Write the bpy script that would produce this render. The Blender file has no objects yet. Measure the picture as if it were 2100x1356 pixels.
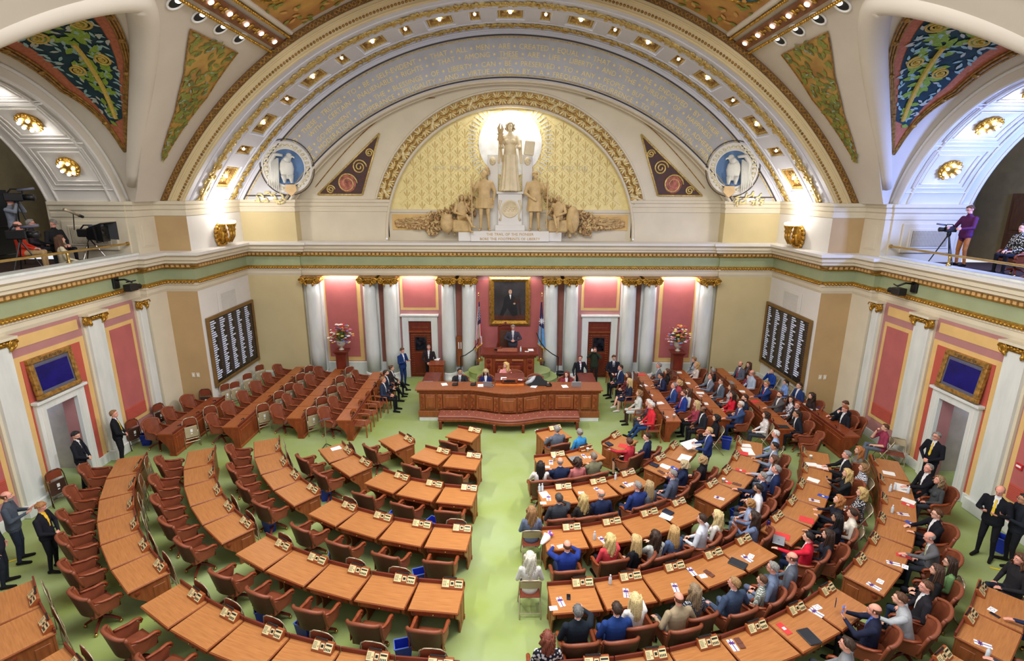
import bpy, bmesh, math, random
import numpy as np
from mathutils import Vector, Matrix
R = math.radians
sin, cos, pi = math.sin, math.cos, math.pi
rnd = random.Random(7)
SC = bpy.context.scene
COL = SC.collection
# ------------------------------------------------------------------ camera
F_PX, PITCH, CAMX, CAMZ, ROLL = 1092.0, R(14.77), 0.1, 8.2, R(0.2)
cam = bpy.data.cameras.new('camera'); cam.sensor_width = 36; cam.lens = 36 * F_PX / 2100
cam.clip_start = 0.05; cam.clip_end = 200
camo = bpy.data.objects.new('camera', cam); COL.objects.link(camo)
camo.matrix_world = Matrix.Translation((CAMX, 0, CAMZ)) @ Matrix.Rotation(pi / 2 - PITCH, 4, 'X') @ Matrix.Rotation(ROLL, 4, 'Z')
SC.camera = camo
# ------------------------------------------------------------------ view, world, lamps
SC.view_settings.view_transform = 'Standard'; SC.view_settings.look = 'None'
SC.view_settings.gamma = 1.0; SC.view_settings.use_curve_mapping = False
SC.view_settings.exposure = 0.28
wd = bpy.data.worlds.new('world'); SC.world = wd; wd.use_nodes = True
wd.node_tree.nodes['Background'].inputs[0].default_value = (0.92, 0.95, 1.0, 1)
wd.node_tree.nodes['Background'].inputs[1].default_value = 0.75

def lamp(kind, name, loc, energy, col=(1, 1, 1), aim=None, size=1.0, size_y=None, spot=60, blend=0.5):
    l = bpy.data.lights.new(name, kind); l.energy = energy; l.color = col
    if kind == 'AREA':
        l.size = size
        if size_y: l.shape = 'RECTANGLE'; l.size_y = size_y
    elif kind == 'SPOT':
        l.spot_size = R(spot); l.spot_blend = blend; l.shadow_soft_size = size
    else:
        l.shadow_soft_size = size
    o = bpy.data.objects.new(name, l); COL.objects.link(o); o.location = loc
    if aim is not None:
        d = Vector(aim) - Vector(loc); o.rotation_euler = d.to_track_quat('-Z', 'Y').to_euler()
    return o
# the laylight high over the floor, the round downlights in the vault, the cove and lunette lamps
lamp('AREA', 'laylight', (0, 8.5, 13.3), 1900, (1.0, 0.985, 0.96), (0, 9.5, 0), 11, 7)
for s in (-1, 1):
    for i in range(4):
        lamp('SPOT', 'downlight_lamp', (s * 7.6, 13.9 + i, 12.2), 750, (1.0, 0.96, 0.88), (-s * (8.5 - i), 8.5 + i * 2.0, 0), 0.1, spot=62, blend=0.5)
    lamp('POINT', 'sconce_lamp', (s * 10.45, 20.6, 7.75), 75, (1.0, 0.96, 0.9), None, 0.12)
    for y in (14.8, 16.0, 17.0):
        lamp('POINT', 'rosette_lamp', (s * 13.35, y, {14.8: 10.4, 16.0: 9.75, 17.0: 8.7}[y]), 9, (1.0, 0.97, 0.95) if s < 0 else (0.9, 0.93, 1.0), None, 0.1)
    for x in (7.3, 3.95):
        lamp('AREA', 'bay_lamp', (s * x, 22.62, 4.62), 26, (1.0, 0.97, 0.93), (s * x, 22.8, 0), 1.4, 0.12)
lamp('AREA', 'bay_lamp', (0, 22.62, 4.62), 16, (1.0, 0.95, 0.92), (0, 22.8, 0), 2.2, 0.12)
lamp('AREA', 'lunette_lamp', (0, 22.72, 11.22), 45, (1.0, 0.98, 0.95), (0, 23.1, 9.6), 2.0, 0.15)
lamp('AREA', 'gallery_screen_lamp', (14.6, 13.2, 8.6), 330, (0.25, 0.38, 1.0), (13.2, 17.6, 7.4), 0.8)
lamp('AREA', 'gallery_lamp', (-14.6, 12.2, 9.2), 22, (1.0, 0.95, 0.9), (-13.4, 16.5, 6), 0.8)
# ------------------------------------------------------------------ colour and material helpers
def lin(c):
    return tuple(((x / 255) / 12.92 if x / 255 <= 0.04045 else ((x / 255 + 0.055) / 1.055) ** 2.4) for x in c)
MATS = {}
def mat(name, col, rough=0.6, metal=0.0, var=0.08, scale=3.0, bump=0.0, bscale=60.0, emit=0.0, stretch=None, col2=None, spec=0.4, thr=None):
    if name in MATS: return MATS[name]
    m = bpy.data.materials.new(name); m.use_nodes = True; nt = m.node_tree; b = nt.nodes['Principled BSDF']
    c = lin(col); b.inputs['Roughness'].default_value = rough; b.inputs['Metallic'].default_value = metal
    b.inputs['Specular IOR Level'].default_value = spec
    tc = nt.nodes.new('ShaderNodeTexCoord'); mp = nt.nodes.new('ShaderNodeMapping'); nt.links.new(tc.outputs['Object'], mp.inputs[0])
    if stretch: mp.inputs['Scale'].default_value = stretch
    nz = nt.nodes.new('ShaderNodeTexNoise'); nz.inputs['Scale'].default_value = scale; nz.inputs['Detail'].default_value = 4
    nt.links.new(mp.outputs[0], nz.inputs[0])
    rp = nt.nodes.new('ShaderNodeValToRGB'); nt.links.new(nz.outputs[0], rp.inputs[0])
    d = lin(col2) if col2 else tuple(x * (1 - 2 * var) for x in c)
    e = c if col2 else tuple(min(1, x * (1 + var)) for x in c)
    lo, hi = thr if thr else (0.3, 0.7)
    rp.color_ramp.elements[0].color = (*d, 1); rp.color_ramp.elements[1].color = (*e, 1)
    rp.color_ramp.elements[0].position = lo; rp.color_ramp.elements[1].position = hi
    nt.links.new(rp.outputs[0], b.inputs['Base Color'])
    if bump:
        n2 = nt.nodes.new('ShaderNodeTexNoise'); n2.inputs['Scale'].default_value = bscale; nt.links.new(tc.outputs['Object'], n2.inputs[0])
        bp = nt.nodes.new('ShaderNodeBump'); bp.inputs['Strength'].default_value = bump; bp.inputs['Distance'].default_value = 0.02
        nt.links.new(n2.outputs[0], bp.inputs['Height']); nt.links.new(bp.outputs[0], b.inputs['Normal'])
    if emit:
        b.inputs['Emission Color'].default_value = (*c, 1); b.inputs['Emission Strength'].default_value = emit
    MATS[name] = m
    return m
M_PLASTER = mat('plaster_cream', (214, 203, 180), 0.75, var=0.03, scale=1.2)
M_PLASTER_L = mat('plaster_pale', (222, 218, 212), 0.7, var=0.02, scale=1.2)
M_TAN = mat('plaster_tan', (203, 186, 142), 0.75, var=0.03, scale=1.0)
M_TAN_SHADE = mat('plaster_tan_shaded', (186, 156, 112), 0.75, var=0.04, scale=1.0)  # tan wall plaster, deepened partly to put the pier face's shade into its colour
M_VAULT = mat('vault_plaster', (216, 207, 194), 0.75, var=0.03, scale=0.6)
M_GREEN = mat('frieze_green', (154, 164, 128), 0.7, var=0.05, scale=1.5)
M_GOLD = mat('gilding', (196, 150, 62), 0.36, 0.75, var=0.25, scale=14)
M_GOLDP = mat('pale_gilding', (214, 186, 118), 0.42, 0.45, var=0.2, scale=16)
M_GOLDD = mat('old_gilding', (170, 128, 64), 0.45, 0.4, var=0.3, scale=10)
M_BRASS = mat('brass', (206, 170, 100), 0.28, 0.9, var=0.1, scale=6)
M_MARBLE = mat('white_marble', (222, 224, 220), 0.32, var=0.02, scale=1.3, col2=(204, 208, 205), stretch=(3, 3, 0.7))
M_RED = mat('painted_red', (180, 98, 96), 0.7, var=0.05, scale=2)
M_MAUVE = mat('painted_mauve', (176, 124, 122), 0.7, var=0.04, scale=2)
M_OCHRE = mat('painted_ochre', (220, 182, 118), 0.7, var=0.04, scale=2)
M_BRICK = mat('painted_brick_red', (186, 86, 72), 0.7, var=0.04, scale=2)
M_SOFFIT = mat('soffit_paint', (214, 214, 224), 0.6, var=0.02, scale=1)
M_INSCR = mat('inscription_field', (176, 176, 182), 0.42, 0.15, var=0.05, scale=2.2)
M_DARKLINE = mat('dark_line', (74, 64, 56), 0.6)
M_CARPET = mat('green_carpet', (146, 162, 88), 0.95, col2=(158, 174, 126), scale=0.75, bump=0.35, bscale=220, spec=0.1)
M_WOOD = mat('oak_veneer', (182, 122, 70), 0.34, scale=2.2, stretch=(1.2, 16, 6), col2=(160, 102, 56))
M_WOODR = mat('cherry_wood', (146, 70, 36), 0.36, scale=2.0, stretch=(5, 5, 1.4), col2=(116, 52, 27))
M_WOODM = mat('walnut_panel', (154, 88, 48), 0.4, scale=2.0, stretch=(7, 7, 1.2), col2=(126, 68, 35))
M_WOODD = mat('dark_mahogany', (118, 46, 30), 0.34, scale=2.0, stretch=(3, 3, 1.0), col2=(92, 34, 22))
M_WOODK = mat('dark_oak', (74, 44, 26), 0.5, scale=3, stretch=(6, 6, 1), col2=(56, 32, 18))
M_LEATH = mat('brown_leather', (134, 72, 48), 0.38, var=0.1, scale=5, bump=0.15, bscale=90)
M_LEATHD = mat('dark_brown_leather', (84, 52, 36), 0.5, var=0.1, scale=6, bump=0.15, bscale=90)
M_REDL = mat('oxblood_leather', (120, 36, 32), 0.42, var=0.1, scale=5)
M_BLACK = mat('black_plastic', (24, 24, 26), 0.4, var=0.1)
M_DARK = mat('dark_void', (30, 28, 28), 0.8)
M_STEEL = mat('tan_steel', (196, 182, 156), 0.35, 0.5, var=0.06)
M_CHROME = mat('chrome', (200, 200, 205), 0.15, 1.0, var=0.02)
M_BLUE = mat('blue_plastic', (34, 56, 178), 0.4, var=0.05)
M_PAPER = mat('white_paper', (238, 238, 238), 0.7, var=0.02)
M_SCREEN = mat('dark_blue_screen', (18, 14, 92), 0.25, var=0.35, scale=2.5, emit=0.25)
M_GREYP = mat('grey_plastic', (92, 94, 112), 0.45, var=0.05)
M_BULB = mat('lit_bulb', (255, 248, 236), 0.5, emit=7)
M_GLASS = mat('mirror_pane', (60, 60, 70), 0.08, 0.6, var=0.5, scale=5)
# ------------------------------------------------------------------ mesh builder
def cv(rx, ry, rz, n=12, m=8):
    v = [(0, 0, -rz)]; f = []
    for j in range(1, m):
        a = -pi / 2 + pi * j / m
        for i in range(n):
            b = 2 * pi * i / n; v.append((rx * cos(a) * cos(b), ry * cos(a) * sin(b), rz * sin(a)))
    v.append((0, 0, rz)); k = len(v) - 1
    for i in range(n):
        f.append((0, 1 + (i + 1) % n, 1 + i)); f.append((k, k - n + i, k - n + (i + 1) % n))
    for j in range(m - 2):
        for i in range(n):
            a0 = 1 + j * n; f.append((a0 + i, a0 + (i + 1) % n, a0 + n + (i + 1) % n, a0 + n + i))
    return v, f
class MB:
    def __init__(s): s.v = []; s.f = []; s.m = []
    def add(s, v, f, mi=0, mx=None):
        o = len(s.v)
        if mx is not None: v = [tuple(mx @ Vector(p)) for p in v]
        s.v += [tuple(p) for p in v]; s.f += [tuple(i + o for i in q) for q in f]; s.m += [mi] * len(f)
        return s
    def box(s, x0, x1, y0, y1, z0, z1, mi=0, mx=None):
        v = [(x0, y0, z0), (x1, y0, z0), (x1, y1, z0), (x0, y1, z0), (x0, y0, z1), (x1, y0, z1), (x1, y1, z1), (x0, y1, z1)]
        return s.add(v, [(3, 2, 1, 0), (4, 5, 6, 7), (0, 1, 5, 4), (1, 2, 6, 5), (2, 3, 7, 6), (3, 0, 4, 7)], mi, mx)
    def prism(s, poly, d, mi=0, mx=None):
        """poly: 3-D points of one face, d: extrusion vector"""
        n = len(poly); v = list(poly) + [tuple(a + b for a, b in zip(p, d)) for p in poly]
        f = [tuple(range(n))[::-1], tuple(range(n, 2 * n))] + [(i, (i + 1) % n, n + (i + 1) % n, n + i) for i in range(n)]
        return s.add(v, f, mi, mx)
    def ball(s, c, r, mi=0, n=10, m=6, mx=None):
        r = (r, r, r) if not isinstance(r, tuple) else r
        v, f = cv(*r, n, m); v = [(p[0] + c[0], p[1] + c[1], p[2] + c[2]) for p in v]
        return s.add(v, f, mi, mx)
    def lathe(s, prof, c=(0, 0, 0), n=20, mi=0, mx=None, a0=0, a1=2 * pi):
        full = abs(a1 - a0 - 2 * pi) < 1e-6; k = n if full else n + 1; v = []; f = []
        for r, z in prof:
            for i in range(k):
                a = a0 + (a1 - a0) * i / n; v.append((c[0] + r * cos(a), c[1] + r * sin(a), c[2] + z))
        for j in range(len(prof) - 1):
            for i in range(n):
                i2 = (i + 1) % k; f.append((j * k + i, j * k + i2, (j + 1) * k + i2, (j + 1) * k + i))
        if prof[0][0] > 1e-4: f.append(tuple(range(k))[::-1])
        if prof[-1][0] > 1e-4: f.append(tuple((len(prof) - 1) * k + i for i in range(k)))
        return s.add(v, f, mi, mx)
    def tube(s, path, r, n=8, mi=0, mx=None, cap=True, flat=1.0):
        P = [Vector(p) for p in path]; k = len(P); rr = r if isinstance(r, (list, tuple)) else [r] * k
        v = []; f = []; up = None
        for i, p in enumerate(P):
            t = (P[min(i + 1, k - 1)] - P[max(i - 1, 0)]).normalized()
            if up is None:
                up = Vector((0, 0, 1)) if abs(t.z) < 0.9 else Vector((0, 1, 0))
            sd = t.cross(up).normalized(); up = sd.cross(t).normalized()
            for j in range(n):
                a = 2 * pi * j / n; q = p + (sd * cos(a) + up * sin(a) * flat) * rr[i]; v.append(tuple(q))
        for i in range(k - 1):
            for j in range(n): f.append((i * n + j, i * n + (j + 1) % n, (i + 1) * n + (j + 1) % n, (i + 1) * n + j))
        if cap: f.append(tuple(range(n))[::-1]); f.append(tuple((k - 1) * n + j for j in range(n)))
        return s.add(v, f, mi, mx)
    def grid(s, fn, nu, nv, mi=0, mx=None, closed=False):
        v = [fn(i / nu, j / nv) for j in range(nv + 1) for i in range(nu + 1)]
        f = [(j * (nu + 1) + i, j * (nu + 1) + i + 1, (j + 1) * (nu + 1) + i + 1, (j + 1) * (nu + 1) + i) for j in range(nv) for i in range(nu)]
        return s.add(v, f, mi, mx)
    def mesh(s, name, mats, smooth=False, bevel=0.0):
        me = bpy.data.meshes.new(name); me.from_pydata(s.v, [], s.f)
        for m in (mats if isinstance(mats, (list, tuple)) else [mats]): me.materials.append(m)
        if any(s.m): me.polygons.foreach_set('material_index', s.m)
        b = bmesh.new(); b.from_mesh(me)
        bmesh.ops.recalc_face_normals(b, faces=b.faces[:])
        if bevel:
            bmesh.ops.remove_doubles(b, verts=b.verts[:], dist=1e-5)
            ed = [e for e in b.edges if len(e.link_faces) == 2 and e.calc_face_angle(0) > 0.6]
            bmesh.ops.bevel(b, geom=ed, offset=bevel, segments=1, affect='EDGES', clamp_overlap=True)
        b.to_mesh(me); b.free()
        if smooth is True: me.polygons.foreach_set('use_smooth', [True] * len(me.polygons))
        me.update()
        return me
    def build(s, name, mats, parent=None, smooth=False, bevel=0.0, loc=None, rz=0.0):
        return obj(name, s.mesh(name, mats, smooth, bevel), parent, loc, rz)
def obj(name, me, parent=None, loc=None, rz=0.0):
    o = bpy.data.objects.new(name, me); COL.objects.link(o)
    if parent: o.parent = parent
    if loc is not None: o.location = loc
    if rz: o.rotation_euler.z = rz
    return o
def tag(o, label=None, cat=None, group=None, kind=None):
    if label: o['label'] = label
    if cat: o['category'] = cat
    if group: o['group'] = group
    if kind: o['kind'] = kind
    return o
def thing(name, label, cat, loc=(0, 0, 0), rz=0.0, group=None):
    o = obj(name, None, None, loc, rz); return tag(o, label, cat, group)
def struct(name, mb, mats, parent=None, smooth=False, bevel=0.0):
    o = mb.build(name, mats, parent, smooth, bevel)
    if not parent: o['kind'] = 'structure'
    return o
def sgroup(name):
    o = obj(name, None); o['kind'] = 'structure'; return o
CHILD = {}
def kids(o): return CHILD.get(o.name, [])
def reg(root, parts):      # parts: list of (object, [sub-parts])
    CHILD[root.name] = parts; return root
def dup(root, loc, rz, label=None, group=None, scale=None, cat=None):
    r = root.copy(); COL.objects.link(r); r.location = loc; r.rotation_euler = (0, 0, rz)
    if scale: r.scale = scale
    if label: r['label'] = label
    if group: r['group'] = group
    for ch, subs in CHILD[root.name]:
        c = ch.copy(); COL.objects.link(c); c.parent = r
        for g in subs:
            d = g.copy(); COL.objects.link(d); d.parent = c
    return r
def at(px, py, z):
    """world point of the photograph's pixel on the horizontal plane z"""
    u = (px - 1050) / F_PX; v = (py - 678) / F_PX; c, s = cos(ROLL), sin(ROLL); u, v = u * c + v * s, v * c - u * s
    d = (u, cos(PITCH) - v * sin(PITCH), -sin(PITCH) - v * cos(PITCH)); t = (z - CAMZ) / d[2]
    return Vector((CAMX + d[0] * t, d[1] * t, z))
def atx(px, py, x):
    u = (px - 1050) / F_PX; v = (py - 678) / F_PX; c, s = cos(ROLL), sin(ROLL); u, v = u * c + v * s, v * c - u * s
    d = (u, cos(PITCH) - v * sin(PITCH), -sin(PITCH) - v * cos(PITCH)); t = (x - CAMX) / d[0]
    return Vector((x, d[1] * t, CAMZ + d[2] * t))
def aty(px, py, y):
    u = (px - 1050) / F_PX; v = (py - 678) / F_PX; c, s = cos(ROLL), sin(ROLL); u, v = u * c + v * s, v * c - u * s
    d = (u, cos(PITCH) - v * sin(PITCH), -sin(PITCH) - v * cos(PITCH)); t = y / d[1]
    return Vector((CAMX + d[0] * t, y, CAMZ + d[2] * t))
# ================================================================== ROOM SHELL
WX, AZ = 12.42, 1.2                       # side walls, height of the big arches' centre
def sweep(path, prof, mb, closed=False):
    """prof: [(out, z, mat_index of the strip up to the next point)]"""
    n = len(path); nr = []
    for i in range(n - 1):
        d = Vector((path[i + 1][0] - path[i][0], path[i + 1][1] - path[i][1])).normalized(); nr.append(Vector((d.y, -d.x)))
    off = []
    for i in range(n):
        a = nr[max(i - 1, 0)]; b = nr[min(i, n - 2)]; off.append((a + b) / (1 + a.dot(b)))
    for k in range(len(prof) - 1):
        v = []; f = []
        for i in range(n):
            for o, z, _ in (prof[k], prof[k + 1]): v.append((path[i][0] + off[i].x * o, path[i][1] + off[i].y * o, z))
        for i in range(n - 1): f.append((2 * i, 2 * i + 2, 2 * i + 3, 2 * i + 1))
        mb.add(v, f, prof[k][2])
    return mb
LP = [(-12.42, 3.0), (-12.42, 17.63), (-12.2, 17.63), (-12.2, 18.67), (-11.1, 18.67), (-11.1, 22.4), (-8.85, 22.4), (-8.85, 22.5)]
PATH = LP + [(-x, y) for x, y in LP[::-1]]
# floor
struct('floor', MB().box(-16, 16, 1.5, 24, -0.2, 0), M_CARPET)
def mirror(poly, s): return [(s * -x, y) for x, y in poly]
BLOCK = [(-14.9, 17.57), (-12.42, 17.57), (-12.42, 17.63), (-12.2, 17.63), (-12.2, 18.67), (-11.1, 18.67), (-11.1, 22.4), (-8.85, 22.4), (-8.85, 23.6), (-14.9, 23.6)]
SIDE = {-1: 'left', 1: 'right'}
for s in (-1, 1):
    mb = MB(); P = [(-s * x if s > 0 else x, y) for x, y in BLOCK]
    n = len(P); v = [(x, y, 0) for x, y in P] + [(x, y, 7.8) for x, y in P]
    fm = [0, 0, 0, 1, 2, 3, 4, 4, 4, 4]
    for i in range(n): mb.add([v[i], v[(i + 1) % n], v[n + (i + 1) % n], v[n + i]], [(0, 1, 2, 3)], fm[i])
    mb.add(v[n:], [tuple(range(n))], 0)
    struct('wall_' + SIDE[s] + '_pier', mb, [M_PLASTER, M_PLASTER, M_TAN_SHADE, M_PLASTER_L, M_TAN])  # tones per face: paint differences mixed with painted-in light and shade
    # side wall with the lobby door opening
    mb = MB(); x0, x1 = (-WX - 0.35, -WX) if s < 0 else (WX, WX + 0.35)
    mb.box(x0, x1, 3, 13.17, 0, 4.7).box(x0, x1, 14.2, 17.57, 0, 4.7).box(x0, x1, 13.17, 14.2, 2.5, 4.7)
    mb.box(x0, x1, 3, 17.57, 4.7, 6.1, 1)
    wall = struct('wall_' + SIDE[s], mb, [M_MAUVE, M_PLASTER])
    X = lambda d: s * (WX - d)
    def slab(name, y0, y1, z0, z1, d, m, par=wall, b=0.0):
        a, c = sorted((X(0), X(d))); return MB().box(a, c, y0, y1, z0, z1).build(name, m, par, bevel=b)
    # painted panels of the two bays and the marble pilasters between them
    for yo, y1 in ((15.66, 17.24), (10.5, 12.08)):
        slab('painted_panel', yo + 0.2, y1 - 0.22, 4.28, 4.57, 0.015, M_OCHRE)
        slab('painted_border', yo + 0.16, y1 - 0.18, 0.72, 4.06, 0.015, M_OCHRE)
        slab('painted_panel', yo + 0.3, y1 - 0.32, 0.86, 3.94, 0.03, M_RED)
        slab('wall_grille', yo + 0.32, y1 - 0.34, 0.86, 1.28, 0.04, M_BRICK)
        for k in range(9): slab('grille_slat', yo + 0.32, y1 - 0.34, 0.89 + k * 0.043, 0.91 + k * 0.043, 0.055, M_BRICK)
    slab('painted_panel', 12.8, 14.85, 4.28, 4.57, 0.015, M_OCHRE)
    slab('painted_border', 12.68, 14.95, 2.6, 4.06, 0.015, M_OCHRE); slab('painted_panel', 12.86, 14.77, 2.6, 3.93, 0.03, M_BRICK)
    for y0, y1, m_, d_ in ((12.68, 12.86, M_OCHRE, 0.015), (14.77, 14.95, M_OCHRE, 0.015), (12.86, 13.0, M_BRICK, 0.03), (14.4, 14.77, M_BRICK, 0.03)): slab('painted_border', y0, y1, 0.3, 2.6, d_, m_)
    for y0, y1 in ((17.26, 17.6), (15.03, 15.66), (12.0, 12.6), (9.9, 10.5)):
        pil = sgroup('pilaster')
        slab('shaft', y0 + 0.02, y1 - 0.02, 0.35, 4.45, 0.16, M_MARBLE, pil, 0.01)
        slab('return', y0 - 0.06, y1 + 0.06, 0.35, 4.62, 0.07, M_PLASTER, pil)
        slab('base', y0 - 0.05, y1 + 0.05, 0, 0.35, 0.24, M_MARBLE, pil, 0.02)
        c = MB(); xx = X(0.2); ym = (y0 + y1) / 2; hw = (y1 - y0) / 2 + 0.04
        a, b_ = sorted((X(0), X(0.2)))
        c.box(a, b_, y0 - 0.02, y1 + 0.02, 4.45, 4.52)
        for e in (-1, 1):
            c.tube([(X(0.2) + 0.001, ym + e * (hw - 0.02) + 0.13 * cos(t) * (1 - t / 16) * e, 4.48 + 0.13 * sin(t) * (1 - t / 16)) for t in np.linspace(0.2, 11, 30)], [0.035 - 0.0007 * i for i in range(30)], 6)
            c.ball((X(0.17), ym + e * (hw - 0.02), 4.48), (0.05, 0.15, 0.15), n=10, m=6)
            c.tube([(X(0.2), ym + e * hw * 0.75, 4.44), (X(0.22), ym + e * hw * 0.7, 4.36), (X(0.2), ym + e * hw * 0.62, 4.31)], [0.05, 0.045, 0.02], 6)
        for k in range(5): c.ball((X(0.2), ym - 0.16 + k * 0.08, 4.53 + 0.02 * (k % 2)), 0.045, n=8, m=5)
        c.build('capital', M_GOLD, pil, True)
        slab('abacus', y0 - 0.08, y1 + 0.08, 4.62, 4.69, 0.3, M_PLASTER, pil)
    # lobby door: marble trim, hall behind, a studded leather leaf standing open
    dr = sgroup('door_1' if s < 0 else 'door_2')
    slab('door_jamb', 12.9, 13.17, 0, 2.72, 0.14, M_MARBLE, dr, 0.012); slab('door_jamb', 14.2, 14.48, 0, 2.72, 0.14, M_MARBLE, dr, 0.012)
    slab('door_head', 13.17, 14.2, 2.5, 2.72, 0.14, M_MARBLE, dr, 0.012); slab('door_cornice', 12.86, 14.54, 2.72, 2.8, 0.22, M_MARBLE, dr, 0.012)
    slab('door_fillet', 13.0, 13.04, 0, 2.6, 0.155, M_PLASTER_L, dr); slab('door_fillet', 14.33, 14.37, 0, 2.6, 0.155, M_PLASTER_L, dr)
    lf = MB().box(*sorted((s * 12.8, s * 13.75)), 13.2, 13.26, 0, 2.45).build('door_leaf', M_REDL, dr)
    mb = MB()
    for i in range(26):
        for u in (0.08, 0.87): mb.ball((s * (12.8 + u), 13.27, 0.1 + i * 0.09), 0.014, n=6, m=4)
        if i % 2: mb.ball((s * (12.8 + 0.2 + 0.5 * (i / 26)), 13.27, 0.1 + i * 0.09), 0.014, n=6, m=4)
    mb.build('stud', M_BRASS, lf)['kind'] = 'stuff'
    MB().box(*sorted((s * 13.75, s * 13.85)), 13.18, 13.42, 0, 2.5).build('door_post', M_WOODK, dr)
    mb = MB().box(*sorted((s * 15.4, s * 15.5)), 11.5, 17, 0, 3).box(*sorted((s * 12.77, s * 15.5)), 14.55, 14.7, 0, 3).box(*sorted((s * 12.77, s * 15.5)), 11.5, 11.6, 0, 3).box(*sorted((s * 12.77, s * 15.5)), 11.5, 17, 3, 3.1)
    mb.build('hall_wall', mat('hall_plaster', (176, 168, 156), 0.35), dr)
    lamp('AREA', 'hall_lamp', (s * 14.2, 13.2, 2.85), 26, (1, 0.97, 0.95), (s * 14.2, 13.2, 0), 0.7)
    lamp('AREA', 'hall_screen_lamp', (s * 14.6, 13.55, 1.7), 5, (0.3, 0.45, 1.0), (s * 13.4, 14.6, 1.5), 0.4)
    # baseboard
    mb = MB()
    for y0, y1 in ((3, 12.9), (14.48, 17.63)): mb.box(*sorted((X(0), X(0.05))), y0, y1, 0, 0.3)
    struct('baseboard_' + SIDE[s], mb, M_MARBLE, bevel=0.008)
    # gallery floor, parapet, back wall
    struct('floor_gallery_' + SIDE[s], MB().box(*sorted((s * (WX - 0.05), s * 17)), 3, 17.57, 5.75, 5.95), mat('gallery_carpet', (60, 40, 34), 0.9))
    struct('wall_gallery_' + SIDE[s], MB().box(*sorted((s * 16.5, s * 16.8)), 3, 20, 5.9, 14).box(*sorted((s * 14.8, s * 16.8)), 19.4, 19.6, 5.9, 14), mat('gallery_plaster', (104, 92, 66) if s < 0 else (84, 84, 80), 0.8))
    gd = sgroup('door_3' if s < 0 else 'door_4')
    for y0, y1 in ((14.6, 16.1), (16.2, 17.9)):
        MB().box(*sorted((s * 16.38, s * 16.5)), y0, y1, 5.95, 8.15).build('door_leaf', M_WOODK if s > 0 else M_BLACK, gd, bevel=0.01)
        for z0, z1 in ((6.1, 6.9), (7.0, 8.0)): MB().box(*sorted((s * 16.34, s * 16.4)), y0 + 0.15, y1 - 0.15, z0, z1).build('door_panel', M_WOODK if s > 0 else M_BLACK, gd, bevel=0.02)
    MB().tube([(s * 16.45, 15.3 + 1.9 * cos(t), 8.25 + 1.9 * sin(t)) for t in np.linspace(0, pi, 25)], 0.09, 6).build('arch_moulding', M_PLASTER, gd)
    # jamb of the gallery arch: framed panel with a grille
    jp = sgroup('trim_1' if s < 0 else 'trim_2')
    MB().box(*sorted((s * 12.75, s * 14.5)), 17.5, 17.58, 6.25, 7.2).build('jamb_panel', M_PLASTER, jp, bevel=0.02)
    MB().box(*sorted((s * 12.95, s * 14.3)), 17.47, 17.52, 6.4, 7.05).build('jamb_frame', M_PLASTER, jp, bevel=0.02)
    mb = MB().box(*sorted((s * 13.05, s * 14.2)), 17.455, 17.49, 6.48, 6.97)
    mb.build('grille', mat('grille_grey', (128, 120, 108), 0.6), jp)
    mb = MB()
    for k in range(24): mb.box(*sorted((s * (13.07 + k * 0.047), s * (13.085 + k * 0.047))), 17.44, 17.46, 6.48, 6.97)
    for k in range(10): mb.box(*sorted((s * 13.05, s * 14.2)), 17.44, 17.46, 6.5 + k * 0.047, 6.512 + k * 0.047)
    mb.build('grille_bar', M_PLASTER, jp)['kind'] = 'stuff'
# switch plates, boards' vents
for s in (-1, 1):
    for dx in (-0.085, 0.085):
        t = thing('switch_plate', 'cream switch plate on the %s tan pier, the one %s the board' % ('crowded wing' if s > 0 else 'empty wing', 'nearer to' if dx * s < 0 else 'further from'), 'switch', (s * 11.62 + dx, 18.67, 1.53), 0, 'switch plates on the %s pier' % ('crowded-wing' if s > 0 else 'empty-wing'))
        MB().box(-0.06, 0.06, -0.02, 0, -0.09, 0.09).build('plate', M_PLASTER, t, bevel=0.006); MB().box(-0.02, 0.02, -0.03, -0.015, -0.04, 0.04).build('toggle', M_PAPER, t)
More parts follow.
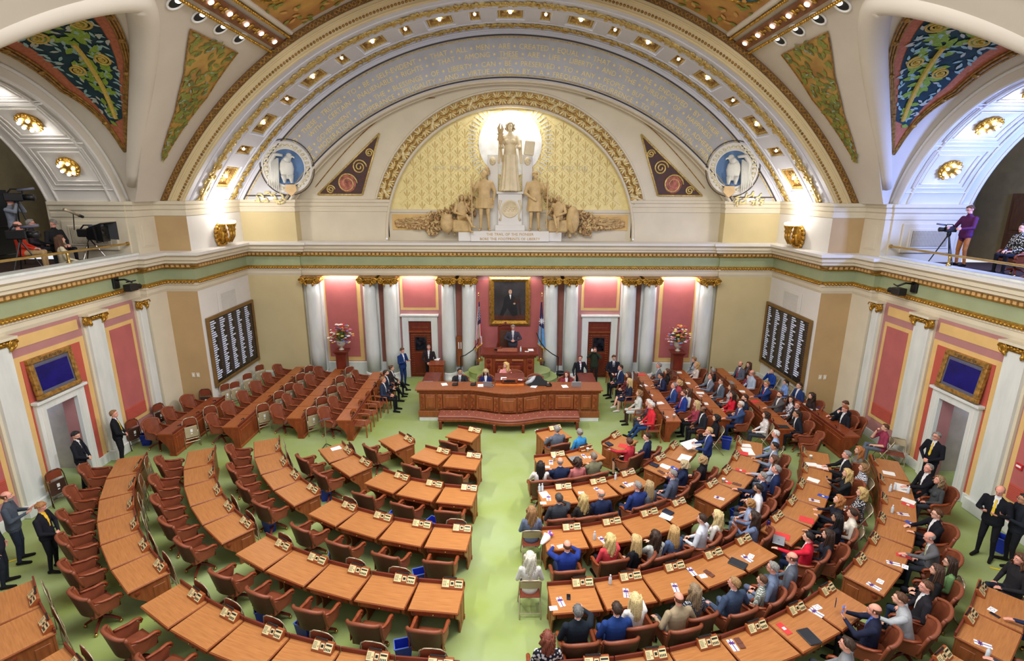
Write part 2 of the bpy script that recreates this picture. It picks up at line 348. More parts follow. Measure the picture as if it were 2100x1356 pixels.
# ---- back wall behind the columns
mb = MB().box(-8.85, -4.46, 22.85, 23.1, 0, 4.7).box(-3.47, 3.47, 22.85, 23.1, 0, 4.7).box(4.46, 8.85, 22.85, 23.1, 0, 4.7).box(-4.46, -3.47, 22.85, 23.1, 2.61, 4.7).box(3.47, 4.46, 22.85, 23.1, 2.61, 4.7)
wb = struct('wall_back', mb, M_MAUVE)
struct('wall_back_upper', MB().box(-8.85, 8.85, 22.5, 23.6, 4.68, 6.1), M_PLASTER)
def bslab(name, x0, x1, z0, z1, d, m, par=wb, b=0.0): return MB().box(x0, x1, 22.85 - d, 22.86, z0, z1).build(name, m, par, bevel=b)
for s in (-1, 1):
    a, b_ = sorted((s * 8.25, s * 6.5)); bslab('painted_border', a, b_, 0.75, 4.6, 0.015, M_OCHRE)
    a, b_ = sorted((s * 8.03, s * 6.68)); bslab('painted_panel', a, b_, 0.95, 4.48, 0.03, M_RED)
    a, b_ = sorted((s * 4.78, s * 3.12)); bslab('painted_border', a, b_, 3.1, 4.6, 0.015, M_OCHRE)
    a, b_ = sorted((s * 4.66, s * 3.24)); bslab('painted_panel', a, b_, 3.22, 4.5, 0.03, M_RED)
    d = sgroup('door_5' if s < 0 else 'door_6')
    for e in (-1, 1):
        xm = s * 3.965 + e * 0.64; MB().box(xm - 0.14, xm + 0.14, 22.72, 22.86, 0, 2.87).build('door_jamb', M_MARBLE, d, bevel=0.012)
    MB().box(s * 3.965 - 0.5, s * 3.965 + 0.5, 22.72, 22.86, 2.61, 2.87).build('door_head', M_MARBLE, d, bevel=0.012)
    MB().box(s * 3.965 - 0.84, s * 3.965 + 0.84, 22.64, 22.86, 2.84, 2.92).build('door_cornice', M_MARBLE, d, bevel=0.012)
    MB().box(s * 3.965 - 0.5, s * 3.965 + 0.5, 22.84, 22.95, 0, 2.1).build('door_leaf', M_WOODD, d)
    MB().box(s * 3.965 - 0.5, s * 3.965 + 0.5, 22.82, 22.95, 2.16, 2.62).build('transom', M_WOODD, d, bevel=0.015)
    MB().box(s * 3.965 - 0.5, s * 3.965 + 0.5, 22.76, 22.95, 2.08, 2.17).build('transom_bar', M_WOODR, d, bevel=0.012)
    g = MB().box(s * 3.965 - 0.24, s * 3.965 + 0.24, 22.82, 22.86, 1.25, 1.85).build('window_pane', M_GLASS, d)
    MB().box(s * 3.965 - 0.27, s * 3.965 + 0.27, 22.825, 22.85, 1.22, 1.88).build('pane_frame', M_WOODK, d)
    mb = MB()
    for i in range(18):
        for x in (-0.4, 0.4, -0.33, 0.33): mb.ball((s * 3.965 + x, 22.835, 0.15 + i * 0.107), 0.014, n=6, m=4)
    for i in range(12):
        for z in (0.15, 1.15, 1.98, 2.32): mb.ball((s * 3.965 - 0.33 + i * 0.06, 22.82 if z > 2.2 else 22.835, z), 0.014, n=6, m=4)
    mb.build('stud', M_BRASS, d)['kind'] = 'stuff'
    MB().tube([(s * 3.965 - s * 0.42, 22.83, 0.95), (s * 3.965 - s * 0.42, 22.77, 1.0), (s * 3.965 - s * 0.42, 22.77, 1.2), (s * 3.965 - s * 0.42, 22.83, 1.25)], 0.018, 6).build('door_handle', M_BRASS, d)
bslab('painted_panel', -1.55, 1.55, 0.6, 4.45, 0.02, M_RED)
for x in (-1.72, 1.55): bslab('painted_border', x, x + 0.17, 0.6, 4.62, 0.025, M_PLASTER)
mb = MB().box(-8.85, -4.8, 22.75, 22.86, 0, 0.72).box(4.8, 8.85, 22.75, 22.86, 0, 0.72).box(-3.13, 3.13, 22.75, 22.86, 0, 0.55)
for s in (-1, 1): mb.box(*sorted((s * 8.85, s * 11.1)), 22.33, 22.41, 0, 0.42)
for s in (-1, 1): mb.box(*sorted((s * 11.04, s * 11.12)), 18.67, 22.4, 0, 0.42)
struct('baseboard_back', mb, M_MARBLE, bevel=0.01)
# ---- entablature
mb = sweep(PATH, [(0.0, 4.68, 0), (0.03, 4.78, 0), (0.03, 4.9, 0), (0.06, 4.92, 0), (0.06, 5.0, 1), (0.11, 5.03, 1), (0.11, 5.09, 1), (0.03, 5.11, 2), (0.03, 5.48, 1), (0.1, 5.52, 1), (0.1, 5.56, 3), (0.16, 5.6, 3), (0.16, 5.66, 0), (0.3, 5.72, 0), (0.3, 5.8, 0), (0.36, 5.83, 0), (0.36, 5.93, 0), (0.44, 6.0, 4), (0.44, 6.09, 4), (-0.1, 6.12, 4)], MB())
struct('trim_entablature', mb, [M_PLASTER, M_GOLD, M_GREEN, M_GOLDD, M_PLASTER_L])
# dentils and the bead rope: past any count, one mesh each
def along(path, step, off):
    for i in range(len(path) - 1):
        a = Vector(path[i]); b = Vector(path[i + 1]); L = (b - a).length
        if L < 0.15: continue
        d = (b - a) / L; nrm = Vector((d.y, -d.x)); k = int(L / step)
        for j in range(k): yield a + d * ((j + 0.5) * L / k) + nrm * off, d
mb = MB()
for p, d in along(PATH, 0.17, 0.14):
    m = Matrix.Translation((p.x, p.y, 5.61)) @ Matrix.Rotation(math.atan2(d.y, d.x), 4, 'Z')
    mb.box(-0.05, 0.05, -0.05, 0.03, -0.045, 0.04, 0, m)
o = mb.build('dentil', mat('dentil_buff', (208, 166, 108), 0.6)); o['kind'] = 'structure'; o.name = 'trim_dentils'
mb = MB()
for p, d in along(PATH, 0.11, 0.1): mb.ball((p.x, p.y, 5.02), (0.05, 0.05, 0.045), n=6, m=4)
o = mb.build('trim_bead_rope', M_GOLD, None, True); o['kind'] = 'structure'
# ---- columns of the back wall
def column(x, half=False):
    c = sgroup('column'); y = 22.42
    MB().lathe([(0.30, 0.42), (0.3, 1.4), (0.285, 2.6), (0.265, 3.8), (0.25, 4.36)], (x, y, 0), 28).build('shaft', M_MARBLE, c, True)
    MB().lathe([(0.42, 0.0), (0.42, 0.18), (0.4, 0.19), (0.4, 0.27), (0.345, 0.31), (0.36, 0.38), (0.315, 0.42)], (x, y, 0), 28).build('base', M_MARBLE, c, True)
    MB().box(x - 0.36, x + 0.36, y - 0.34, 22.85, 4.6, 4.68).build('abacus', M_GOLDD, c, bevel=0.01)
    k = MB(); k.lathe([(0.25, 4.34), (0.3, 4.4), (0.33, 4.5), (0.33, 4.6)], (x, y, 0), 20)
    for e in (-1, 1):
        k.tube([(x + e * 0.3 + 0.135 * cos(t) * (1 - t / 15) * e, y - 0.33, 4.49 + 0.135 * sin(t) * (1 - t / 15)) for t in np.linspace(0.2, 10, 26)], [0.04 - 0.0009 * i for i in range(26)], 6)
        k.ball((x + e * 0.3, y - 0.28, 4.49), (0.14, 0.06, 0.14), n=10, m=6)
        k.tube([(x + e * 0.3, y - 0.3, 4.49), (x + e * 0.3, y + 0.3, 4.49)], [0.12, 0.1], 10)
        k.tube([(x + e * 0.17, y - 0.3, 4.42), (x + e * 0.15, y - 0.34, 4.33), (x + e * 0.12, y - 0.32, 4.27)], [0.05, 0.045, 0.02], 6)
    for i in range(6): k.ball((x - 0.15 + i * 0.06, y - 0.33, 4.53 + 0.025 * (i % 2)), 0.042, n=7, m=5)
    k.build('capital', M_GOLD, c, True)
for x in (8.42, 6.0, 5.14, 2.66, 1.78):
    for s in (-1, 1): column(s * x)
for s in (-1, 1):
    p = sgroup('trim_3' if s < 0 else 'trim_4')
    MB().box(*sorted((s * 8.85, s * 8.1)), 22.55, 22.86, 0.4, 4.6).build('pilaster', M_MARBLE, p, bevel=0.02)
    for x in (5.57, 2.22): MB().box(s * x - 0.13, s * x + 0.13, 22.83, 22.86, 0.55, 4.6).build('strip', mat('painted_umber', (150, 92, 78), 0.7), p)
    for x in (6.0, 5.14, 2.66, 1.78): MB().box(s * x - 0.3, s * x + 0.3, 22.74, 22.86, 0.4, 4.6).build('return_pilaster', M_MARBLE, p, bevel=0.01)
# ================================================================== UPPER ZONE AND ARCHES
UP = [(-14.8, 17.57), (-12.42, 17.57), (-12.42, 17.63), (-12.2, 17.63), (-12.2, 18.67), (-11.1, 18.67), (-11.1, 22.4), (-8.85, 22.4), (-8.85, 22.9), (-5.12, 22.9), (-5.12, 23.15)]
PR = [(0.004, 7.3, 0), (0.03, 7.32, 0), (0.03, 7.44, 0), (0.008, 7.46, 0), (0.008, 7.5, 0), (0.05, 7.54, 0), (0.05, 7.66, 0), (0.1, 7.7, 0), (0.1, 7.8, 0), (-0.05, 7.82, 0)]
mb = sweep(UP, PR, MB()); sweep([(-x, y) for x, y in UP[::-1]], PR, mb)
struct('trim_springing', mb, M_PLASTER)
for s in (-1, 1):        # shallow framed panel on each pier's inner face
    tp = sgroup('trim_5' if s < 0 else 'trim_6')
    a, b_ = sorted((s * 12.2, s * 12.185)); MB().box(a, b_, 17.8, 18.5, 6.3, 7.15).build('panel_frame', M_PLASTER, tp, bevel=0.006)
    a, b_ = sorted((s * 12.19, s * 12.17)); MB().box(a, b_, 17.92, 18.38, 6.35, 7.05).build('panel_field', M_PLASTER, tp, bevel=0.006)
def arcpt(R_, a, y): return (R_ * sin(a), y, AZ + R_ * cos(a))
def amax(R_, z=7.8): return math.acos((z - AZ) / R_)
def ringface(mb, R0, R1, y, mi=0, n=96, z=7.8):
    a0, a1 = amax(R0, z), amax(R1, z); v = []; f = []
    for i in range(n + 1):
        t = -1 + 2 * i / n; v += [arcpt(R0, a0 * t, y), arcpt(R1, a1 * t, y)]
    for i in range(n): f.append((2 * i, 2 * i + 1, 2 * i + 3, 2 * i + 2))
    return mb.add(v, f, mi)
def ringsoffit(mb, R_, y0, y1, mi=0, n=96, z=7.8):
    a = amax(R_, z); v = []; f = []
    for i in range(n + 1): v += [arcpt(R_, a * (-1 + 2 * i / n), y0), arcpt(R_, a * (-1 + 2 * i / n), y1)]
    for i in range(n): f.append((2 * i, 2 * i + 1, 2 * i + 3, 2 * i + 2))
    return mb.add(v, f, mi)
def ringtube(mb, R_, y, r, mi=0, n=96, z=7.8, seg=8):
    a = amax(R_, z); return mb.tube([arcpt(R_, a * (-1 + 2 * i / n), y) for i in range(n + 1)], r, seg, mi)
RS = 12.92
mb = ringface(MB(), RS, 13.95, 18.67); ringtube(mb, RS + 0.03, 18.68, 0.05); ringtube(mb, 13.28, 18.66, 0.03); ringtube(mb, 13.72, 18.62, 0.05)
struct('wall_arch_face', mb, mat('arch_tan', (214, 194, 150), 0.75, var=0.03, scale=1))
# coffered soffit with openings for the coffers
BIG = [R(11 * k) for k in range(-5, 6)]; SMALL = [R(5.5 + 11 * k) for k in range(-5, 5)]
HB, HS = R(2.3), R(0.92)
cuts = sorted([(a - HB, a + HB) for a in BIG] + [(a - HS, a + HS) for a in SMALL]); am = amax(RS)
mb = MB(); edges = [-am] + [e for c in cuts for e in c] + [am]; hol = set(range(1, len(edges) - 1, 2))
for i in range(len(edges) - 1):
    a, b_ = edges[i], edges[i + 1]
    for j, (y0, y1) in enumerate(((18.67, 20.28), (20.28, 21.4), (21.4, 22.3))):
        if j == 1 and i in hol: continue
        for k in range(3):
            p, q = a + (b_ - a) * k / 3, a + (b_ - a) * (k + 1) / 3
            mb.add([arcpt(RS, p, y0), arcpt(RS, q, y0), arcpt(RS, q, y1), arcpt(RS, p, y1)], [(0, 1, 2, 3)])
for y in (19.05, 20.05, 21.55, 22.2): ringtube(mb, RS - 0.005, y, 0.028)
sof = struct('ceiling_soffit', mb, M_SOFFIT)
def coffer(a, hw, big):
    """local: x along the arc, y depth, z towards the arch's centre"""
    c = obj('coffer', None, sof); y0, y1 = -0.56, 0.56
    z = Vector((-sin(a), 0, -cos(a))); x = Vector((cos(a), 0, -sin(a)))
    c.matrix_local = Matrix(((x.x, 0, z.x, RS * sin(a)), (x.y, 1, z.y, 20.84), (x.z, 0, z.z, AZ + RS * cos(a)), (0, 0, 0, 1)))
    b = MB(); D = -0.1 if big else -0.09
    for (sx0, sx1, d0, d1, mi) in ((1.0, 0.97, 0.0, D * 0.5, 0), (0.97, 0.86, D * 0.5, D * 0.5, 0), (0.86, 0.8, D * 0.5, D, 1), (0.8, 0.68, D, D, 1), (0.68, 0.62, D, D * 1.7, 2)):
        def q(k): return k
        o = [(hw * sx0 * e, y0 * sx0 if f < 0 else y1 * sx0, d0) for e, f in ((-1, -1), (1, -1), (1, 1), (-1, 1))]
        i_ = [(hw * sx1 * e, y0 * sx1 if f < 0 else y1 * sx1, d1) for e, f in ((-1, -1), (1, -1), (1, 1), (-1, 1))]
        for k in range(4): b.add([o[k], o[(k + 1) % 4], i_[(k + 1) % 4], i_[k]], [(0, 1, 2, 3)], mi)
    b.add([(hw * 0.62 * e, 0.56 * 0.62 * f, D * 1.7) for e, f in ((-1, -1), (1, -1), (1, 1), (-1, 1))], [(0, 1, 2, 3)], 2)
    b.build('coffer_frame', [M_SOFFIT, M_GOLDP, M_GOLDD], c)
    g = MB(); k = 9 if big else 4
    for e in (-1, 1):
        for i in range(k):
            u = -0.78 + 1.56 * (i + 0.5) / k
            g.ball((hw * u, e * 0.56 * 0.76, D + 0.01), (hw * 0.6 / k, 0.03, 0.02), n=6, m=4)
        for i in range(8):
            u = -0.78 + 1.56 * (i + 0.5) / 8
            g.ball((e * hw * 0.76, 0.56 * u, D + 0.01), (0.03 if big else 0.014, 0.045, 0.02), n=6, m=4)
    g.build('egg_moulding', M_GOLDP, c, True)
    g = MB(); nl = 10
    rx = 0.30 if big else 0.1
    for i in range(nl):
        t = 2 * pi * i / nl; m = Matrix.Rotation(t, 4, 'Z')
        g.ball((rx * 0.62, 0, 0), (rx * 0.38, rx * 0.2, 0.03), n=6, m=4, mx=Matrix.Translation((0, 0, D * 1.5)) @ m)
    if not big:
        for e in (-1, 1): g.ball((0, e * 0.22, D * 1.4), (0.07, 0.09, 0.03), n=6, m=4)
    g.build('rosette', M_GOLDP, c, True)
    MB().ball((0, 0, D * 1.1 if big else D), 0.065 if big else 0.05, n=10, m=6).build('bulb', M_BULB, c, True)
for a in BIG: coffer(a, RS * HB, True)
for a in SMALL: coffer(a, RS * HS, False)
# the two gilded leaf garlands, the guilloche and the bead: carved runs, too many leaves to part
def garland(name, R_, y, w, step, m1, m2, seed):
    r = random.Random(seed); a = amax(R_); n = int(2 * a * R_ / step); mb = MB()
    ringtube(mb, R_ + 0.05, y, w * 0.6, 0, 96, 7.85, 6)
    for i in range(n):
        t = -a + 2 * a * (i + 0.5) / n
        for k in range(3):
            th = t + r.uniform(-1, 1) * step / R_ * 0.5; yy = y + (k - 1) * w * 0.75 + r.uniform(-.3, .3) * w
            c = arcpt(R_ - 0.01 - r.random() * 0.03, th, yy)
            mx = Matrix.Translation(c) @ Matrix.Rotation(th, 4, 'Y') @ Matrix.Rotation(r.uniform(-0.9, 0.9) + (0.6 if k == 0 else -0.6 if k == 2 else 0), 4, 'Z')
            mb.ball((0, 0, 0), (step * 0.62, w * 0.26, 0.035), k % 2, 6, 4, mx)
    o = mb.build(name, [m1, m2], None, True); o['kind'] = 'structure'
garland('trim_garland_front', RS - 0.02, 19.55, 0.21, 0.2, M_GOLDP, M_GOLD, 3)
garland('trim_garland_rear', RS - 0.02, 21.86, 0.17, 0.2, M_GOLDP, M_GOLD, 4)
mb = MB(); Rg = 13.5; a = amax(Rg); n = 190
ringface(mb, 13.4, 13.62, 18.655, 1)
for i in range(n):
    t = -a + 2 * a * (i + 0.5) / n
    for e in (-1, 1):
        mx = Matrix.Translation(arcpt(Rg, t, 18.64)) @ Matrix.Rotation(t, 4, 'Y') @ Matrix.Rotation(e * 0.8, 4, 'Y')
        mb.box(-0.1, 0.1, -0.015 - .004 * e, 0.015, -0.018, 0.018, 0, mx)
mb.build('trim_guilloche', [M_GOLDD, mat('guilloche_ground', (120, 88, 56), 0.6)])['kind'] = 'structure'
mb = MB(); Rg = 13.08; a = amax(Rg); n = 230
for i in range(n): mb.ball(arcpt(Rg, -a + 2 * a * (i + 0.5) / n, 18.64), (0.045, 0.03, 0.045), n=6, m=4)
mb.build('trim_bead', M_GOLDD, None, True)['kind'] = 'structure'
# ---- inscription ring
YR = 22.3
mb = ringface(MB(), 11.05, RS, YR, 0); ringface(mb, 11.2, 12.68, YR - 0.006, 1)
ins = struct('wall_inscription', mb, [M_SOFFIT, M_INSCR])
mb = MB(); ringtube(mb, 12.68, YR - 0.01, 0.028, 0); ringtube(mb, 12.6, YR - 0.012, 0.02, 1); ringtube(mb, 11.2, YR - 0.01, 0.028, 0); ringtube(mb, 11.28, YR - 0.012, 0.02, 1)
ringtube(mb, RS - 0.05, YR - 0.02, 0.05, 2)
mb.build('border', [M_DARKLINE, M_GOLDP, M_SOFFIT], ins)
mb = ringsoffit(MB(), 11.05, YR, 22.92); ringtube(mb, 11.1, YR - 0.01, 0.04); ringtube(mb, 11.03, 22.6, 0.03)
struct('ceiling_reveal', mb, M_PLASTER)
# text on the ring
def textmesh(s, size):
    c = bpy.data.curves.new('t', 'FONT'); c.body = s; c.size = size; c.extrude = 0.004; c.resolution_u = 2
    o = bpy.data.objects.new('t', c); COL.objects.link(o)
    me = bpy.data.meshes.new_from_object(o.evaluated_get(bpy.context.evaluated_depsgraph_get()))
    COL.objects.unlink(o); bpy.data.objects.remove(o)
    v = [tuple(p.co) for p in me.vertices]; f = [tuple(p.vertices) for p in me.polygons]; bpy.data.meshes.remove(me)
    return v, f
M_LETTER = mat('gold_lettering', (236, 214, 140), 0.4, 0.1, var=0.03)
def flatline(name, words, size, place, par, m=M_LETTER, gap=0.55, star=True):
    """words laid end to end; place(x) -> (origin, xdir, zdir) """
    W = [textmesh(w, size) if w != '*' else None for w in words]
    wd_ = [max(p[0] for p in w[0]) if w else size * 0.5 for w in W]; tot = sum(wd_) + gap * size * (len(W) - 1); x = -tot / 2
    mb = MB()
    for w, L in zip(W, wd_):
        vs = w[0] if w else None
        if vs is None:
            pts = [(L / 2 + size * 0.26 * (1 if k % 2 == 0 else 0.42) * sin(pi * k / 5), size * 0.34 + size * 0.26 * (1 if k % 2 == 0 else 0.42) * cos(pi * k / 5), 0) for k in range(10)]
            vs = pts; fs = [tuple(range(10))]
        else: fs = w[1]
        mb.add([place(x + p[0], p[1], p[2]) for p in vs], fs)
        x += L + gap * size
    return mb.build(name, m, par)
def ringplace(R_): return lambda x, y, z: ((R_ + y) * sin(x / R_), YR - 0.012 - z, AZ + (R_ + y) * cos(x / R_))
def W(s): return s.replace('*', ' * ').split()
flatline('inscription_line', W('WE*HOLD*THESE*TRUTHS*TO*BE*SELF-EVIDENT** THAT*ALL*MEN*ARE*CREATED*EQUAL** THAT*THEY*ARE*ENDOWED*BY*THEIR*CREATOR*'), 0.262, ringplace(12.2), ins, gap=0.38)
flatline('inscription_line', W('WITH*CERTAIN*INALIENABLE*RIGHTS** THAT*AMONG*THESE*ARE*LIFE*LIBERTY*AND*THE*PURSUIT*OF*HAPPINESS'), 0.262, ringplace(11.93), ins, gap=0.42)
flatline('inscription_line', ['THOMAS', 'JEFFERSON'], 0.11, ringplace(11.83), ins)
flatline('inscription_line', W('NO*FREE*GOVERNMENT*OR*THE*BLESSINGS*OF*LIBERTY*CAN*BE*PRESERVED*TO*ANY*PEOPLE*BUT*BY*A*FIRM*ADHERENCE*TO'), 0.262, ringplace(11.6), ins, gap=0.4)
flatline('inscription_line', W('JUSTICE*MODERATION*TEMPERANCE*FRUGALITY*AND*VIRTUE*AND*BY*A*FREQUENT*RECURRENCE*TO*FUNDAMENTAL*PRINCIPLES'), 0.262, ringplace(11.34), ins, gap=0.4)
flatline('inscription_line', ['PATRICK', 'HENRY'], 0.1, ringplace(11.245), ins)
# ---- spandrel wall with the lunette
LZ, LR = 6.23, 5.2
mb = MB(); xs = np.linspace(-9.05, 9.05, 145)
for x0, x1 in zip(xs[:-1], xs[1:]):
    def bot(x): return LZ + math.sqrt(LR * LR - x * x) if abs(x) < LR - 1e-6 else 6.1
    def top(x): return AZ + math.sqrt(11.06 ** 2 - x * x)
    b0, b1 = bot(x0), bot(x1)
    mb.add([(x0, 22.9, b0), (x1, 22.9, b1), (x1, 22.9, top(x1)), (x0, 22.9, top(x0))], [(0, 1, 2, 3)])
sp = struct('wall_spandrel', mb, M_PLASTER)
mb = MB(); n = 64
def lun(r, t, y): return (r * cos(t), y, LZ + r * sin(t))
for i in range(n): mb.add([lun(LR, pi * i / n, 22.9), lun(LR, pi * (i + 1) / n, 22.9), lun(LR, pi * (i + 1) / n, 23.16), lun(LR, pi * i / n, 23.16)], [(0, 1, 2, 3)])
for s in (-1, 1): mb.add([(s * LR, 22.9, 6.1), (s * LR, 23.16, 6.1), (s * LR, 23.16, LZ), (s * LR, 22.9, LZ)], [(0, 1, 2, 3)])
mb.tube([lun(LR + 0.02, pi * i / n, 22.88) for i in range(n + 1)], 0.06, 6); mb.tube([lun(LR + 0.62, 0.28 + (pi - 0.56) * i / n, 22.88) for i in range(n + 1)], 0.05, 6)
struct('trim_lunette', mb, M_PLASTER)
mb = MB(); n = 66; t0 = 0.29
for i in range(n):
    t = t0 + (pi - 2 * t0) * (i + 0.5) / n
    c = lun(LR + 0.33, t, 22.86)
    if i % 8 == 0:
        for e in (-1, 1): mb.box(-0.3, 0.3, -0.03 - .006 * e, 0.03, -0.05, 0.05, 1, Matrix.Translation(c) @ Matrix.Rotation(-t + pi / 2 + e * 0.8 + pi / 2, 4, 'Y'))
    for k in (-2, -1, 0, 1, 2):
        mx = Matrix.Translation(c) @ Matrix.Rotation(-t + k * 0.5 * (1 if i % 2 else -1) + (0 if i % 2 else pi), 4, 'Y')
        mb.ball((0.15, 0, 0), (0.16, 0.05, 0.045), k % 2, 6, 4, mx)
for i in range(n): mb.add([lun(LR + 0.08, t0 + (pi - 2 * t0) * (i + e) / n, 22.893) for e in (0, 1)] + [lun(LR + 0.58, t0 + (pi - 2 * t0) * (i + e) / n, 22.893) for e in (1, 0)], [(0, 1, 2, 3)], 2)
mb.build('trim_leaf_arch', [M_GOLDP, mat('cream_gilding', (226, 208, 160), 0.45, 0.2), M_GOLDD], None, True)['kind'] = 'structure'
M_MOSAIC = mat('gold_mosaic', (232, 214, 150), 0.45, 0.15, var=0.05, scale=6)
mb = MB(); mb.add([lun(LR + 0.01, pi * i / 64, 23.15) for i in range(65)], [tuple(range(65))]).box(-LR, LR, 23.15, 23.3, 6.05, 7.4)
lw = struct('wall_lunette', mb, [M_MOSAIC])
mb = MB().box(-LR, LR, 23.05, 23.16, 7.28, 7.4).box(-2.6, 2.6, 23.1, 23.16, 6.1, 7.28)
for s in (-1, 1): mb.box(*sorted((s * 5.15, s * 2.6)), 23.1, 23.16, 6.1, 7.28)
mb.build('dado', M_PLASTER, lw)
for s in (-1, 1):
    a, b_ = sorted((s * 5.0, s * 3.5)); MB().box(a, b_, 23.06, 23.12, 6.55, 7.2).build('painted_panel', M_OCHRE, lw)
    # diagonal trellis of the mosaic with fleur motifs: flat relief
mb = MB()
def inside(x, z, m=0.12): return (x * x + (z - LZ) ** 2 < (LR - m) ** 2) and z > 7.45
st = 0.62
for i in range(-14, 15):
    for j in range(0, 14):
        x = i * st / 2; z = 7.1 + j * st * 0.78 + (st * 0.39 if i % 2 else 0)
        if not inside(x, z): continue
        for (dx, dz, w, h, a_) in ((0, 0.03, 0.036, 0.13, 0), (-0.085, -0.02, 0.03, 0.085, -.5), (0.085, -0.02, 0.03, 0.085, .5), (0, -0.1, 0.09, 0.014, 0), (0, -.16, .025, .06, 0)):
            mb.ball((0, 0, 0), (w, .008, h), 0, 7, 4, Matrix.Translation((x + dx, 23.15, z + dz)) @ Matrix.Rotation(a_, 4, 'Y'))
        for e in (-1, 1):
            for k in range(5):
                px_, pz_ = x + e * st / 2 * (k + 0.5) / 5, z + st * 0.39 * (1 - (k + 0.5) / 5) + 0.0
                if inside(px_, pz_): mb.box(px_ - 0.022, px_ + 0.022, 23.144, 23.152, pz_ - 0.014, pz_ + 0.014)
mb.build('fleur_trellis', mat('mosaic_ink', (206, 180, 112), 0.5), lw)['kind'] = 'stuff'
MB().lathe([(1.3, 0), (1.3, 0.012), (0, 0.02)], n=48, mx=Matrix.Translation((0, 23.145, 10.05)) @ Matrix.Rotation(pi / 2, 4, 'X')).build('halo', mat('halo_white', (240, 240, 236), 0.5), lw)
mb = MB()
for i in range(60): mb.box(1.42, 1.75, -0.02, 0.02, 0, 0.02, 0, Matrix.Translation((0, 23.125, 10.05)) @ Matrix.Rotation(pi / 2, 4, 'X') @ Matrix.Rotation(2 * pi * i / 60, 4, 'Z'))
mb.build('halo_fret', mat('halo_grey', (214, 214, 206), 0.5), lw)['kind'] = 'stuff'
M_FAINT = mat('faint_letter', (206, 196, 160), 0.5)
flatline('inscription_line', ['VOX', 'POPULI'], 0.26, lambda x, y, z: (x - 2.45, 23.135 - z, 9.0 + y), lw, M_FAINT, 0.6)
flatline('inscription_line', ['EST', 'VOX', 'DEI'], 0.26, lambda x, y, z: (x + 2.4, 23.135 - z, 9.0 + y), lw, M_FAINT, 0.6)
# corner ornaments on the spandrels
for s in (-1, 1):
    tri = [(s * 8.0, 8.0), (s * 6.15, 8.0), (s * 5.3, 10.4)]
    orn = MB().prism([(x, 22.895, z) for x, z in tri], (0, -0.02, 0)).build('painted_spandrel', mat('spandrel_dark', (92, 50, 40), 0.6, col2=(60, 56, 60), scale=7), sp)
    mb = MB()
    for k in range(3): mb.tube([(tri[k][0], 22.87, tri[k][1]), (tri[(k + 1) % 3][0], 22.87, tri[(k + 1) % 3][1])], 0.04, 6)
    for (cx, cz, r0, turns) in ((s * 6.75, 8.45, 0.42, 2.2), (s * 6.2, 9.1, 0.3, 2.2), (s * 5.75, 9.65, 0.17, 2), (s * 7.45, 8.2, 0.18, 2)):
        mb.tube([(cx + r0 * (1 - t / (turns * 7)) * cos(t), 22.865, cz + r0 * (1 - t / (turns * 7)) * sin(t)) for t in np.linspace(0, turns * 6.0, 40)], 0.035, 5)
    mb.build('scroll', M_GOLDP, orn, True)
    MB().lathe([(0.36, 0), (0.3, 0.03), (0, 0.05)], n=24, mx=Matrix.Translation((s * 6.75, 22.875, 8.45)) @ Matrix.Rotation(pi / 2, 4, 'X')).build('roundel', mat('roundel_rose', (176, 104, 88), 0.6, var=0.3, scale=9), orn)
    mb = MB().tube([(s * 8.35 * (1 - t) + s * 3.0 * t, 22.89, 8.0 + 3.75 * sin(t * 1.57) ** 1.0) for t in np.linspace(0.05, 1, 20)], 0.02, 5)
    mb.build('incised_line', M_GOLDD, sp)
